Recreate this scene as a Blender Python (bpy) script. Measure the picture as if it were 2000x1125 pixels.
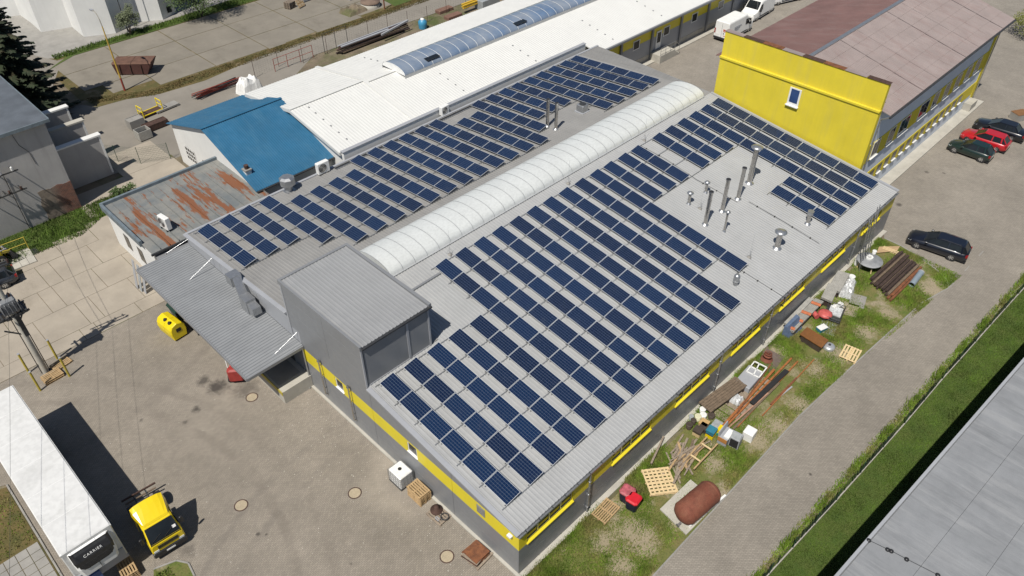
import bpy, math, random
from math import sin, cos, tan, pi, radians, sqrt, atan2, hypot
from mathutils import Vector, Matrix
random.seed(7)
for o in list(bpy.data.objects): bpy.data.objects.remove(o)
sc = bpy.context.scene
COL = sc.collection
# ------------------------------------------------------------------ camera
CAM = (-15.49, -35.13, 38.95); FPX = 1511.12
RR = ((0.70496668, -0.70923864, -0.00159155), (-0.46354963, -0.45905681, -0.75788429), (0.53679021, 0.53502093, -0.65238706))  # right, down, forward
cd = bpy.data.cameras.new('camera'); cam = bpy.data.objects.new('camera', cd); COL.objects.link(cam); sc.camera = cam
cd.sensor_width = 36.0; cd.lens = FPX / 2000 * 36; cd.clip_end = 2000; cd.clip_start = 0.5
r_, d_, f_ = [Vector(v) for v in RR]
m = Matrix((r_, -d_, -f_)).transposed().to_4x4(); m.translation = Vector(CAM); cam.matrix_world = m
# ------------------------------------------------------------------ light
SUN_AZ = radians(198.0)      # direction TO the sun in the xy plane (from +x towards +y)
SUN_EL = radians(59.0)
w = bpy.data.worlds.new('World'); sc.world = w; w.use_nodes = True
nt = w.node_tree; bg = nt.nodes['Background']
sky = nt.nodes.new('ShaderNodeTexSky'); sky.sky_type = 'NISHITA'; sky.sun_disc = False
sky.sun_elevation = SUN_EL; sky.sun_rotation = pi / 2 - SUN_AZ
sky.altitude = 400; sky.air_density = 1.0; sky.dust_density = 0.8
nt.links.new(sky.outputs[0], bg.inputs[0]); bg.inputs[1].default_value = 0.06
sl = bpy.data.lights.new('sun', 'SUN'); sl.energy = 4.6; sl.angle = radians(0.53); sl.color = (1.0, 0.95, 0.87)
so = bpy.data.objects.new('sun', sl); COL.objects.link(so)
sdir = Vector((cos(SUN_AZ) * cos(SUN_EL), sin(SUN_AZ) * cos(SUN_EL), sin(SUN_EL)))
so.rotation_euler = sdir.to_track_quat('Z', 'Y').to_euler(); so.location = (0, 0, 80)
sc.view_settings.view_transform = 'Standard'; sc.view_settings.look = 'None'; sc.view_settings.gamma = 1; sc.view_settings.exposure = 0.1
sc.render.engine = 'CYCLES'
sc.render.resolution_x = 1024; sc.render.resolution_y = 576

# ------------------------------------------------------------------ photo pixel -> place (ray cut with a plane)
def ray(u, v):
    return ((u - 1000) / FPX) * r_ + ((v - 562.5) / FPX) * d_ + f_
C_ = Vector(CAM)
def G(u, v, z=0.0):
    r = ray(u, v); return C_ + r * ((z - C_.z) / r.z)
def PX(u, v, x):
    r = ray(u, v); return C_ + r * ((x - C_.x) / r.x)
def PY(u, v, y):
    r = ray(u, v); return C_ + r * ((y - C_.y) / r.y)
HR = 6.351; TE = 0.12102; TW = 0.08487; DW = -0.3727; YP = DW / (TE + TW)    # hall roof: ridge line at YP
def zroof(y):
    return HR + TE * y if y < YP else HR + DW - TW * y
def RE(u, v, dz=0):
    r = ray(u, v); return C_ + r * ((HR + dz + TE * C_.y - C_.z) / (r.z - TE * r.y))
def RW(u, v, dz=0):
    r = ray(u, v); return C_ + r * ((HR + DW + dz - TW * C_.y - C_.z) / (r.z + TW * r.y))

# ------------------------------------------------------------------ materials
MATS = {}
def mat(name, col, rough=0.6, metal=0.0, var=0.12, scale=1.5, bump=0.0, bscale=40.0, col2=None, thr=0.55, soft=0.1, pscale=0.7, fine=0.0, fscale=30.0, spec=0.5, coat=0.0, stretch=None, alpha=None, trans=0.0):
    """Principled material: base colour with soft world-space variation, optional second colour in patches, fine grain, bump."""
    if name in MATS: return MATS[name]
    M = bpy.data.materials.new(name); M.use_nodes = True; MATS[name] = M
    n = M.node_tree.nodes; L = M.node_tree.links; b = n['Principled BSDF']
    b.inputs['Roughness'].default_value = rough; b.inputs['Metallic'].default_value = metal
    b.inputs['Specular IOR Level'].default_value = spec; b.inputs['Coat Weight'].default_value = coat
    b.inputs['Transmission Weight'].default_value = trans
    if alpha is not None: b.inputs['Alpha'].default_value = alpha
    geo = n.new('ShaderNodeNewGeometry'); vec = geo.outputs['Position']
    if stretch:
        mp = n.new('ShaderNodeMapping'); mp.inputs['Scale'].default_value = stretch; L.new(vec, mp.inputs[0]); vec = mp.outputs[0]
    def noise(s, det=3, rgh=0.55):
        t = n.new('ShaderNodeTexNoise'); t.inputs['Scale'].default_value = s; t.inputs['Detail'].default_value = det; t.inputs['Roughness'].default_value = rgh
        L.new(vec, t.inputs['Vector']); return t.outputs['Fac']
    def mixc(a, bb, fac, typ='MIX'):
        x = n.new('ShaderNodeMix'); x.data_type = 'RGBA'; x.blend_type = typ
        for k, val in ((6, a), (7, bb)):
            if isinstance(val, tuple): x.inputs[k].default_value = (*val[:3], 1)
            else: L.new(val, x.inputs[k])
        if isinstance(fac, float): x.inputs[0].default_value = fac
        else: L.new(fac, x.inputs[0])
        return x.outputs[2]
    def ramp(fac, a, bb):
        x = n.new('ShaderNodeMapRange'); x.inputs[1].default_value = a; x.inputs[2].default_value = bb; L.new(fac, x.inputs[0]); x.clamp = True
        return x.outputs[0]
    c = tuple(col)
    cur = mixc(tuple(v * (1 - var) for v in c), tuple(min(1, v * (1 + var)) for v in c), ramp(noise(scale, 4), 0.3, 0.7))
    if col2 is not None:
        cur = mixc(cur, tuple(col2), ramp(noise(pscale, 5, 0.65), thr - soft, thr + soft))
    if fine > 0:
        g = noise(fscale, 2)
        cur = mixc(cur, mixc(cur, (1 - fine,) * 3, 1.0, 'MULTIPLY'), ramp(g, 0.42, 0.62))
    L.new(cur, b.inputs['Base Color'])
    if bump > 0:
        bp = n.new('ShaderNodeBump'); bp.inputs['Strength'].default_value = bump; bp.inputs['Distance'].default_value = 0.02
        L.new(noise(bscale, 3), bp.inputs['Height']); L.new(bp.outputs[0], b.inputs['Normal'])
    M['tools'] = ''
    return M

class NT:
    """small node helper for the special materials"""
    def __init__(s, name, rough=0.6, metal=0.0):
        s.M = bpy.data.materials.new(name); s.M.use_nodes = True; MATS[name] = s.M
        s.n = s.M.node_tree.nodes; s.L = s.M.node_tree.links; s.b = s.n['Principled BSDF']
        s.b.inputs['Roughness'].default_value = rough; s.b.inputs['Metallic'].default_value = metal
        s.pos = s.n.new('ShaderNodeNewGeometry').outputs['Position']
    def map(s, vec, scale=(1, 1, 1), rot=0.0, loc=(0, 0, 0)):
        x = s.n.new('ShaderNodeMapping'); x.inputs['Scale'].default_value = scale; x.inputs['Rotation'].default_value = (0, 0, rot); x.inputs['Location'].default_value = loc
        s.L.new(vec, x.inputs[0]); return x.outputs[0]
    def noise(s, scale, det=3, rough=0.55, vec=None):
        t = s.n.new('ShaderNodeTexNoise'); t.inputs['Scale'].default_value = scale; t.inputs['Detail'].default_value = det; t.inputs['Roughness'].default_value = rough
        s.L.new(vec or s.pos, t.inputs['Vector']); return t.outputs['Fac']
    def ramp(s, f, a, b, c=0.0, d=1.0):
        x = s.n.new('ShaderNodeMapRange'); x.inputs[1].default_value = a; x.inputs[2].default_value = b; x.inputs[3].default_value = c; x.inputs[4].default_value = d
        s.L.new(f, x.inputs[0]); return x.outputs[0]
    def mix(s, a, b, f, typ='MIX'):
        x = s.n.new('ShaderNodeMix'); x.data_type = 'RGBA'; x.blend_type = typ
        for k, val in ((6, a), (7, b)):
            if isinstance(val, tuple): x.inputs[k].default_value = (*val[:3], 1)
            else: s.L.new(val, x.inputs[k])
        if isinstance(f, (int, float)): x.inputs[0].default_value = f
        else: s.L.new(f, x.inputs[0])
        return x.outputs[2]
    def math(s, op, a, b=None):
        x = s.n.new('ShaderNodeMath'); x.operation = op
        for k, val in ((0, a), (1, b)):
            if val is None: continue
            if isinstance(val, (int, float)): x.inputs[k].default_value = val
            else: s.L.new(val, x.inputs[k])
        return x.outputs[0]
    def col(s, c): s.L.new(c, s.b.inputs['Base Color'])
    def bump(s, h, st=0.4, dist=0.02):
        x = s.n.new('ShaderNodeBump'); x.inputs['Strength'].default_value = st; x.inputs['Distance'].default_value = dist
        s.L.new(h, x.inputs['Height']); s.L.new(x.outputs[0], s.b.inputs['Normal'])
    def brick(s, vec, w, h, mortar, c1, c2, cm, off=0.5):
        t = s.n.new('ShaderNodeTexBrick'); s.L.new(vec, t.inputs['Vector']); t.offset = off
        t.inputs['Scale'].default_value = 1; t.inputs['Brick Width'].default_value = w; t.inputs['Row Height'].default_value = h
        t.inputs['Mortar Size'].default_value = mortar; t.inputs['Mortar Smooth'].default_value = 0.2
        t.inputs['Color1'].default_value = (*c1, 1); t.inputs['Color2'].default_value = (*c2, 1); t.inputs['Mortar'].default_value = (*cm, 1)
        return t.outputs['Color'], t.outputs['Fac']

def paver_mat(name, c, w, h, rot, dark=0.68, stains=(), arcs=()):
    k = NT(name, 0.9); v = k.map(k.pos, (1, 1, 1), rot)
    bc, bf = k.brick(v, w, h, 0.012, tuple(x * 0.9 for x in c), tuple(x * 1.1 for x in c), tuple(x * dark for x in c))
    big = k.ramp(k.noise(0.16, 5, 0.6), 0.32, 0.68, 0.84, 1.10)
    mid = k.ramp(k.noise(0.9, 5, 0.65), 0.3, 0.75, 0.9, 1.08)
    f = k.math('MULTIPLY', big, mid)
    gc = k.n.new('ShaderNodeCombineColor')
    for i in range(3): k.L.new(f, gc.inputs[i])
    cc = k.mix(bc, gc.outputs[0], 1.0, 'MULTIPLY')
    # oily / worn streaks and pale dust
    cc = k.mix(cc, tuple(x * 0.45 for x in c), k.ramp(k.noise(0.55, 6, 0.7, k.map(k.pos, (1, 0.35, 1), 0.5)), 0.62, 0.8, 0.0, 0.55))
    cc = k.mix(cc, (0.42, 0.39, 0.34), k.ramp(k.noise(0.8, 6, 0.75, k.map(k.pos, (1, 1, 1), 0, (31, 7, 0))), 0.62, 0.8, 0.0, 0.35))
    cc = k.mix(cc, tuple(x * 0.5 for x in c), k.ramp(k.noise(14, 3, 0.7), 0.6, 0.75, 0.0, 0.35))
    wob = k.noise(0.9, 4, 0.7)
    for (x, y, r, st) in stains:      # oil spots
        d = k.n.new('ShaderNodeVectorMath'); d.operation = 'DISTANCE'; k.L.new(k.pos, d.inputs[0]); d.inputs[1].default_value = (x, y, 0)
        e = k.math('ADD', d.outputs['Value'], k.math('MULTIPLY', k.math('SUBTRACT', k.noise(2.6, 5, 0.75), 0.5), r * 2.2))
        cc = k.mix(cc, (0.035, 0.03, 0.027), k.ramp(e, r * 1.15, r * 0.35, 0, st))
    for (x, y, r, wd, st, dk) in arcs:    # tyre tracks
        d = k.n.new('ShaderNodeVectorMath'); d.operation = 'DISTANCE'; k.L.new(k.pos, d.inputs[0]); d.inputs[1].default_value = (x, y, 0)
        e = k.math('ABSOLUTE', k.math('SUBTRACT', k.math('ADD', d.outputs['Value'], k.math('MULTIPLY', wob, 0.5)), r))
        m_ = k.math('MULTIPLY', k.ramp(e, wd, wd * 0.3, 0, st), k.ramp(k.noise(0.35, 3), 0.35, 0.65))
        cc = k.mix(cc, dk, m_)
    k.col(cc); k.bump(bf, 0.5, -0.01); return k.M
PAVE = paver_mat('paving_blocks', (0.272, 0.24, 0.198), 0.2, 0.1, 0.0, stains=((-4.6, 3.7, 0.75, 0.85), (-5.0, 4.9, 0.5, 0.7), (-6.6, 2.9, 0.33, 0.8), (-3.3, 2.2, 0.9, 0.5), (-7.6, 2.4, 0.2, 0.6), (-8.6, -8.0, 0.14, 0.8), (-8.3, -8.35, 0.1, 0.8), (-9.5, 4.6, 0.16, 0.6), (-11.9, -6.1, 0.5, 0.45), (-6.0, -13.2, 0.12, 0.6)),
    arcs=((-2, -22, 15.5, 0.35, 0.4, (0.13, 0.115, 0.1)), (-2, -22, 17.4, 0.35, 0.4, (0.13, 0.115, 0.1)), (-26, -4, 19.5, 0.4, 0.35, (0.14, 0.12, 0.1)), (-26, -4, 21.4, 0.4, 0.35, (0.14, 0.12, 0.1)), (-12, 22, 17, 0.5, 0.4, (0.15, 0.13, 0.11)), (0.0, -11, 2.2, 1.6, 0.45, (0.42, 0.37, 0.30))))
PAVER_ROAD = paver_mat('paving_road', (0.275, 0.248, 0.21), 0.2, 0.1, 0.78, stains=((48.5, -19.5, 0.3, 0.7), (55.5, -19.0, 0.25, 0.6), (56.5, -20.2, 0.2, 0.6), (61, -22, 0.5, 0.4), (17.0, -28.1, 0.12, 0.8), (50, 5, 0.5, 0.4)))
def concrete_mat(name, c, stain, sc_=0.35, green=0.0):
    k = NT(name, 0.92)
    cc = k.mix(tuple(x * 0.86 for x in c), tuple(x * 1.12 for x in c), k.ramp(k.noise(sc_, 6, 0.65), 0.32, 0.68))
    cc = k.mix(cc, stain, k.ramp(k.noise(sc_ * 1.9, 6, 0.7, k.map(k.pos, (1, 0.45, 1), 0.35)), 0.56, 0.8, 0.0, 0.7))
    cc = k.mix(cc, tuple(x * 0.55 for x in c), k.ramp(k.noise(9, 4, 0.75), 0.58, 0.78, 0.0, 0.4))
    cc = k.mix(cc, tuple(min(1, x * 1.25) for x in c), k.ramp(k.noise(1.7, 6, 0.75, k.map(k.pos, (1, 1, 1), 0, (5, 9, 3))), 0.6, 0.8, 0.0, 0.5))
    if green: cc = k.mix(cc, (0.09, 0.11, 0.03), k.ramp(k.noise(1.2, 6, 0.75, k.map(k.pos, (1, 1, 1), 0, (15, 2, 3))), 0.6, 0.75, 0.0, green))
    k.col(cc); k.bump(k.noise(60, 4, 0.7), 0.25, 0.01); return k.M
CONC_YARD = concrete_mat('yard_concrete', (0.335, 0.295, 0.24), (0.22, 0.19, 0.15))
CONC_LOT = concrete_mat('lot_concrete', (0.205, 0.185, 0.152), (0.12, 0.105, 0.08), 0.3, 0.25)
CONC_ROAD = concrete_mat('old_road', (0.225, 0.205, 0.175), (0.15, 0.135, 0.115), 0.2)
CONC = concrete_mat('pale_concrete', (0.42, 0.40, 0.35), (0.27, 0.25, 0.22), 0.8)
CONC_D = concrete_mat('grey_concrete', (0.27, 0.26, 0.24), (0.17, 0.16, 0.15), 0.8)
DIRT = mat('dirt', (0.20, 0.16, 0.11), 0.95, var=0.3, scale=0.6, col2=(0.09, 0.11, 0.03), thr=0.55, pscale=0.25, fine=0.4)
SOIL = [(*tuple(G(u, v)[:2]), r) for u, v, r in ((1228, 1042, 1.15), (1262, 1058, 0.8), (1215, 1105, 0.7), (1188, 992, 0.9), (1520, 832, 1.2), (1478, 858, 1.0), (1398, 905, 0.8), (1560, 790, 0.9), (1640, 692, 0.9), (1592, 722, 0.9), (1815, 562, 0.9), (1330, 1020, 0.6), (1180, 1060, 0.7), (1690, 650, 0.8), (1735, 610, 0.7))]
def grass_mat(name, c, c2, c3, bare=0.62, soil=()):
    k = NT(name, 0.95)
    cc = k.mix(tuple(c), tuple(c2), k.ramp(k.noise(0.9, 6, 0.7), 0.35, 0.65))
    cc = k.mix(cc, tuple(c3), k.ramp(k.noise(0.42, 5, 0.6, k.map(k.pos, (1, 1, 1), 0, (3, 11, 0))), bare, bare + 0.1, 0, 0.95))
    nz_ = k.noise(1.3, 8, 0.8)
    for (x, y, r) in soil:
        d = k.n.new('ShaderNodeVectorMath'); d.operation = 'DISTANCE'; k.L.new(k.pos, d.inputs[0]); d.inputs[1].default_value = (x, y, 0)
        e = k.math('ADD', d.outputs['Value'], k.math('MULTIPLY', k.math('SUBTRACT', nz_, 0.5), r * 5.5))
        cc = k.mix(cc, tuple(c3), k.ramp(e, r * 1.35, r * 0.45, 0, 0.85))
    cc = k.mix(cc, tuple(x * 0.35 for x in c), k.ramp(k.noise(9, 4, 0.75), 0.5, 0.7, 0, 0.7))
    k.col(cc); k.bump(k.noise(25, 5, 0.8), 0.7, 0.05); return k.M
GRASS = grass_mat('grass_ground', (0.10, 0.14, 0.024), (0.19, 0.16, 0.06), (0.33, 0.275, 0.19), 0.54, soil=SOIL)
LAWN = grass_mat('lawn_ground', (0.055, 0.098, 0.014), (0.085, 0.11, 0.022), (0.12, 0.09, 0.04), 0.74)
DRY = grass_mat('dry_grass', (0.075, 0.075, 0.02), (0.15, 0.105, 0.04), (0.22, 0.17, 0.10), 0.58)

def wear_metal(name, c, rough=0.45, metal=0.0, var=0.08, streak=(0, 0, 0), sa=0.0, axis='y', grime=0.25, dust=0.0):
    """painted/galvanised sheet: fine variation, grime streaks along an axis"""
    k = NT(name, rough, metal)
    cc = k.mix(tuple(x * (1 - var) for x in c), tuple(x * (1 + var) for x in c), k.ramp(k.noise(0.5, 5, 0.6), 0.3, 0.7))
    st = (2.5, 0.25, 2.5) if axis == 'y' else (0.25, 2.5, 2.5) if axis == 'x' else (2.5, 2.5, 0.2)
    cc = k.mix(cc, tuple(x * 0.6 for x in c), k.ramp(k.noise(1.0, 6, 0.7, k.map(k.pos, st)), 0.5, 0.78, 0, grime))
    if sa: cc = k.mix(cc, streak, k.ramp(k.noise(0.7, 7, 0.75, k.map(k.pos, tuple(q * 0.6 for q in st), 0, (4, 2, 8))), 0.5, 0.62, 0, sa))
    cc = k.mix(cc, tuple(x * 0.7 for x in c), k.ramp(k.noise(22, 3, 0.7), 0.58, 0.75, 0, grime * 0.8))
    k.col(cc); k.L.new(k.ramp(k.noise(2.0, 4), 0.3, 0.7, rough - 0.08, rough + 0.12), k.b.inputs['Roughness'])
    return k.M
ROOF_E = wear_metal('roof_galvanised', (0.345, 0.35, 0.35), 0.5, 0.0, 0.06, grime=0.22)
ROOF_W = wear_metal('roof_weathered', (0.245, 0.242, 0.235), 0.62, 0.0, 0.08, grime=0.35)
ROOF_CN = wear_metal('roof_canopy', (0.235, 0.245, 0.255), 0.5, 0.0, 0.08, grime=0.3, axis='x')
ROOF_TW = wear_metal('roof_tower', (0.27, 0.275, 0.28), 0.5, 0.0, 0.05, grime=0.2)
ROOF_WH = wear_metal('roof_white', (0.63, 0.63, 0.605), 0.5, 0, 0.03, grime=0.10)
ROOF_BL = wear_metal('roof_blue', (0.026, 0.12, 0.22), 0.45, 0, 0.12, streak=(0.06, 0.16, 0.25), sa=0.35, grime=0.35)
ROOF_RD = wear_metal('roof_red', (0.165, 0.095, 0.088), 0.7, 0, 0.14, streak=(0.21, 0.155, 0.145), sa=0.35, grime=0.3, axis='y')
ROOF_RDE = wear_metal('roof_red_faded', (0.275, 0.228, 0.218), 0.7, 0, 0.10, streak=(0.20, 0.12, 0.11), sa=0.28, grime=0.3, axis='y')
def rust_roof():
    k = NT('roof_rusty', 0.65)
    cc = k.mix((0.14, 0.155, 0.16), (0.23, 0.225, 0.205), k.ramp(k.noise(0.7, 6, 0.7), 0.35, 0.65))
    cc = k.mix(cc, (0.20, 0.075, 0.03), k.ramp(k.noise(0.36, 8, 0.72, k.map(k.pos, (2.6, 0.36, 1), 0.0, (2.2, 3.4, 0))), 0.545, 0.575, 0, 0.95))
    cc = k.mix(cc, (0.12, 0.12, 0.11), k.ramp(k.noise(5, 6, 0.75), 0.58, 0.7, 0, 0.6))
    k.col(cc); return k.M
ROOF_RU = rust_roof()
CLAD = wear_metal('cladding_grey', (0.205, 0.212, 0.222), 0.38, 0, 0.04, grime=0.12, axis='z')
CLAD_L = wear_metal('cladding_pale_grey', (0.33, 0.34, 0.36), 0.45, 0, 0.05, grime=0.18, axis='z')
CLAD_Y = wear_metal('cladding_yellow', (0.70, 0.58, 0.025), 0.42, 0, 0.05, grime=0.12, axis='z')
RENDER_Y = wear_metal('render_yellow', (0.67, 0.545, 0.035), 0.9, 0, 0.07, streak=(0.56, 0.47, 0.09), sa=0.35, grime=0.18, axis='z')
RENDER_B = wear_metal('render_greyblue', (0.60, 0.65, 0.72), 0.85, 0, 0.05, grime=0.2, axis='z')
RENDER_W = wear_metal('render_white', (0.68, 0.68, 0.66), 0.9, 0, 0.05, grime=0.2, axis='z')
RENDER_G = wear_metal('render_old_grey', (0.36, 0.35, 0.34), 0.95, 0, 0.10, grime=0.4, axis='z')
MEMBR = wear_metal('roof_membrane', (0.222, 0.23, 0.24), 0.7, 0, 0.12, streak=(0.31, 0.315, 0.32), sa=0.5, grime=0.65, axis='y')
POLYC = mat('polycarbonate_white', (0.585, 0.605, 0.595), 0.32, var=0.04, scale=0.8, fine=0.08, fscale=6)
GALV = mat('galvanised_steel', (0.42, 0.43, 0.44), 0.38, 0.75, var=0.12, scale=5)
ALU = mat('aluminium', (0.62, 0.63, 0.64), 0.35, 0.6, var=0.05, scale=5)
STAIN = mat('stainless_flue', (0.55, 0.53, 0.50), 0.22, 0.95, var=0.12, scale=6)
DSTEEL = mat('dark_steel', (0.06, 0.062, 0.065), 0.5, 0.4, var=0.2, scale=5)
BLACK = mat('black_rubber', (0.018, 0.018, 0.019), 0.75, var=0.2, scale=6)
BLACKP = mat('black_plastic', (0.022, 0.022, 0.024), 0.4, var=0.2, scale=6)
GLASS = mat('window_glass', (0.014, 0.017, 0.02), 0.06, var=0.3, scale=0.8, spec=0.35)
GLASSB = mat('window_glass_blue', (0.03, 0.06, 0.16), 0.08, var=0.3, scale=0.8, spec=0.6)
WHITE = mat('white_paint', (0.78, 0.78, 0.76), 0.45, var=0.05, scale=2, fine=0.06)
WHITEG = mat('white_grp', (0.645, 0.645, 0.63), 0.35, var=0.05, scale=0.7, fine=0.08, fscale=3, col2=(0.52, 0.52, 0.50), thr=0.66, soft=0.12, pscale=0.5)
PLAST_W = mat('white_plastic', (0.72, 0.72, 0.70), 0.4, var=0.08, scale=6)
FRAME_W = mat('upvc_white', (0.75, 0.75, 0.73), 0.4, var=0.05, scale=4)
RUST = mat('rust', (0.17, 0.066, 0.03), 0.85, var=0.3, scale=4, col2=(0.26, 0.10, 0.04), pscale=3, fine=0.3, bump=0.3)
RUSTD = mat('rust_dark', (0.075, 0.04, 0.03), 0.85, var=0.3, scale=4, fine=0.3)
REDOX = mat('red_oxide_paint', (0.19, 0.06, 0.035), 0.85, var=0.2, scale=2.5, col2=(0.225, 0.088, 0.052), thr=0.55, pscale=1.4, soft=0.12, fine=0.22, fscale=22, bump=0.15, bscale=20)
WOOD = mat('pallet_wood', (0.42, 0.29, 0.15), 0.85, var=0.2, scale=6, fine=0.2)
WOODP = mat('fresh_wood', (0.68, 0.52, 0.29), 0.85, var=0.12, scale=6, fine=0.15)
WOODG = mat('grey_wood', (0.29, 0.235, 0.18), 0.9, var=0.25, scale=5, fine=0.3)
WOODB = mat('brown_boards', (0.17, 0.125, 0.085), 0.85, var=0.25, scale=5, fine=0.3)
WOODD = mat('dark_timber', (0.055, 0.035, 0.028), 0.9, var=0.35, scale=4, fine=0.4)
ORANGE = mat('orange_timber', (0.33, 0.12, 0.035), 0.75, var=0.3, scale=6, fine=0.25)
YEL = mat('yellow_plastic', (0.72, 0.56, 0.008), 0.38, var=0.06, scale=3)
YELP = mat('yellow_steel_paint', (0.45, 0.36, 0.05), 0.6, var=0.15, scale=4, fine=0.2)
YTRUCK = mat('yellow_cab_paint', (0.74, 0.55, 0.010), 0.25, var=0.04, scale=1.5, coat=0.4)
REDP = mat('red_plastic', (0.55, 0.018, 0.03), 0.35, var=0.12, scale=4)
TARP = mat('grey_tarp', (0.30, 0.32, 0.33), 0.6, var=0.15, scale=4)
FOIL = mat('crumpled_foil', (0.55, 0.56, 0.56), 0.25, 0.1, var=0.3, scale=8, bump=0.6, bscale=12)
FIBRE = mat('fibre_cement', (0.36, 0.35, 0.32), 0.9, var=0.15, scale=3, fine=0.25)
TERRA = mat('terracotta', (0.42, 0.13, 0.055), 0.8, var=0.2, scale=6)
LEAF = mat('leaf_green', (0.05, 0.085, 0.018), 0.7, var=0.4, scale=1.2)
BLADE = mat('grass_blades', (0.14, 0.225, 0.022), 0.7, var=0.45, scale=0.9, col2=(0.23, 0.20, 0.07), thr=0.56, pscale=0.5)
BLADE2 = mat('lawn_blades', (0.085, 0.145, 0.018), 0.7, var=0.5, scale=0.7, col2=(0.07, 0.09, 0.02), thr=0.6, pscale=0.5)
NEEDLE = mat('spruce_needles', (0.022, 0.034, 0.014), 0.75, var=0.5, scale=1.1, col2=(0.06, 0.045, 0.025), thr=0.62, pscale=0.8)
REDPOST = mat('red_post_paint', (0.26, 0.05, 0.035), 0.6, var=0.15, scale=4)
BARK = mat('bark', (0.09, 0.065, 0.045), 0.95, var=0.3, scale=6)
BRICK_K = NT('old_brick', 0.95)
_b, _f = BRICK_K.brick(BRICK_K.map(BRICK_K.pos, (1, 1, 1)), 0.25, 0.075, 0.01, (0.2, 0.06, 0.035), (0.14, 0.045, 0.03), (0.2, 0.18, 0.15))
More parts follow.
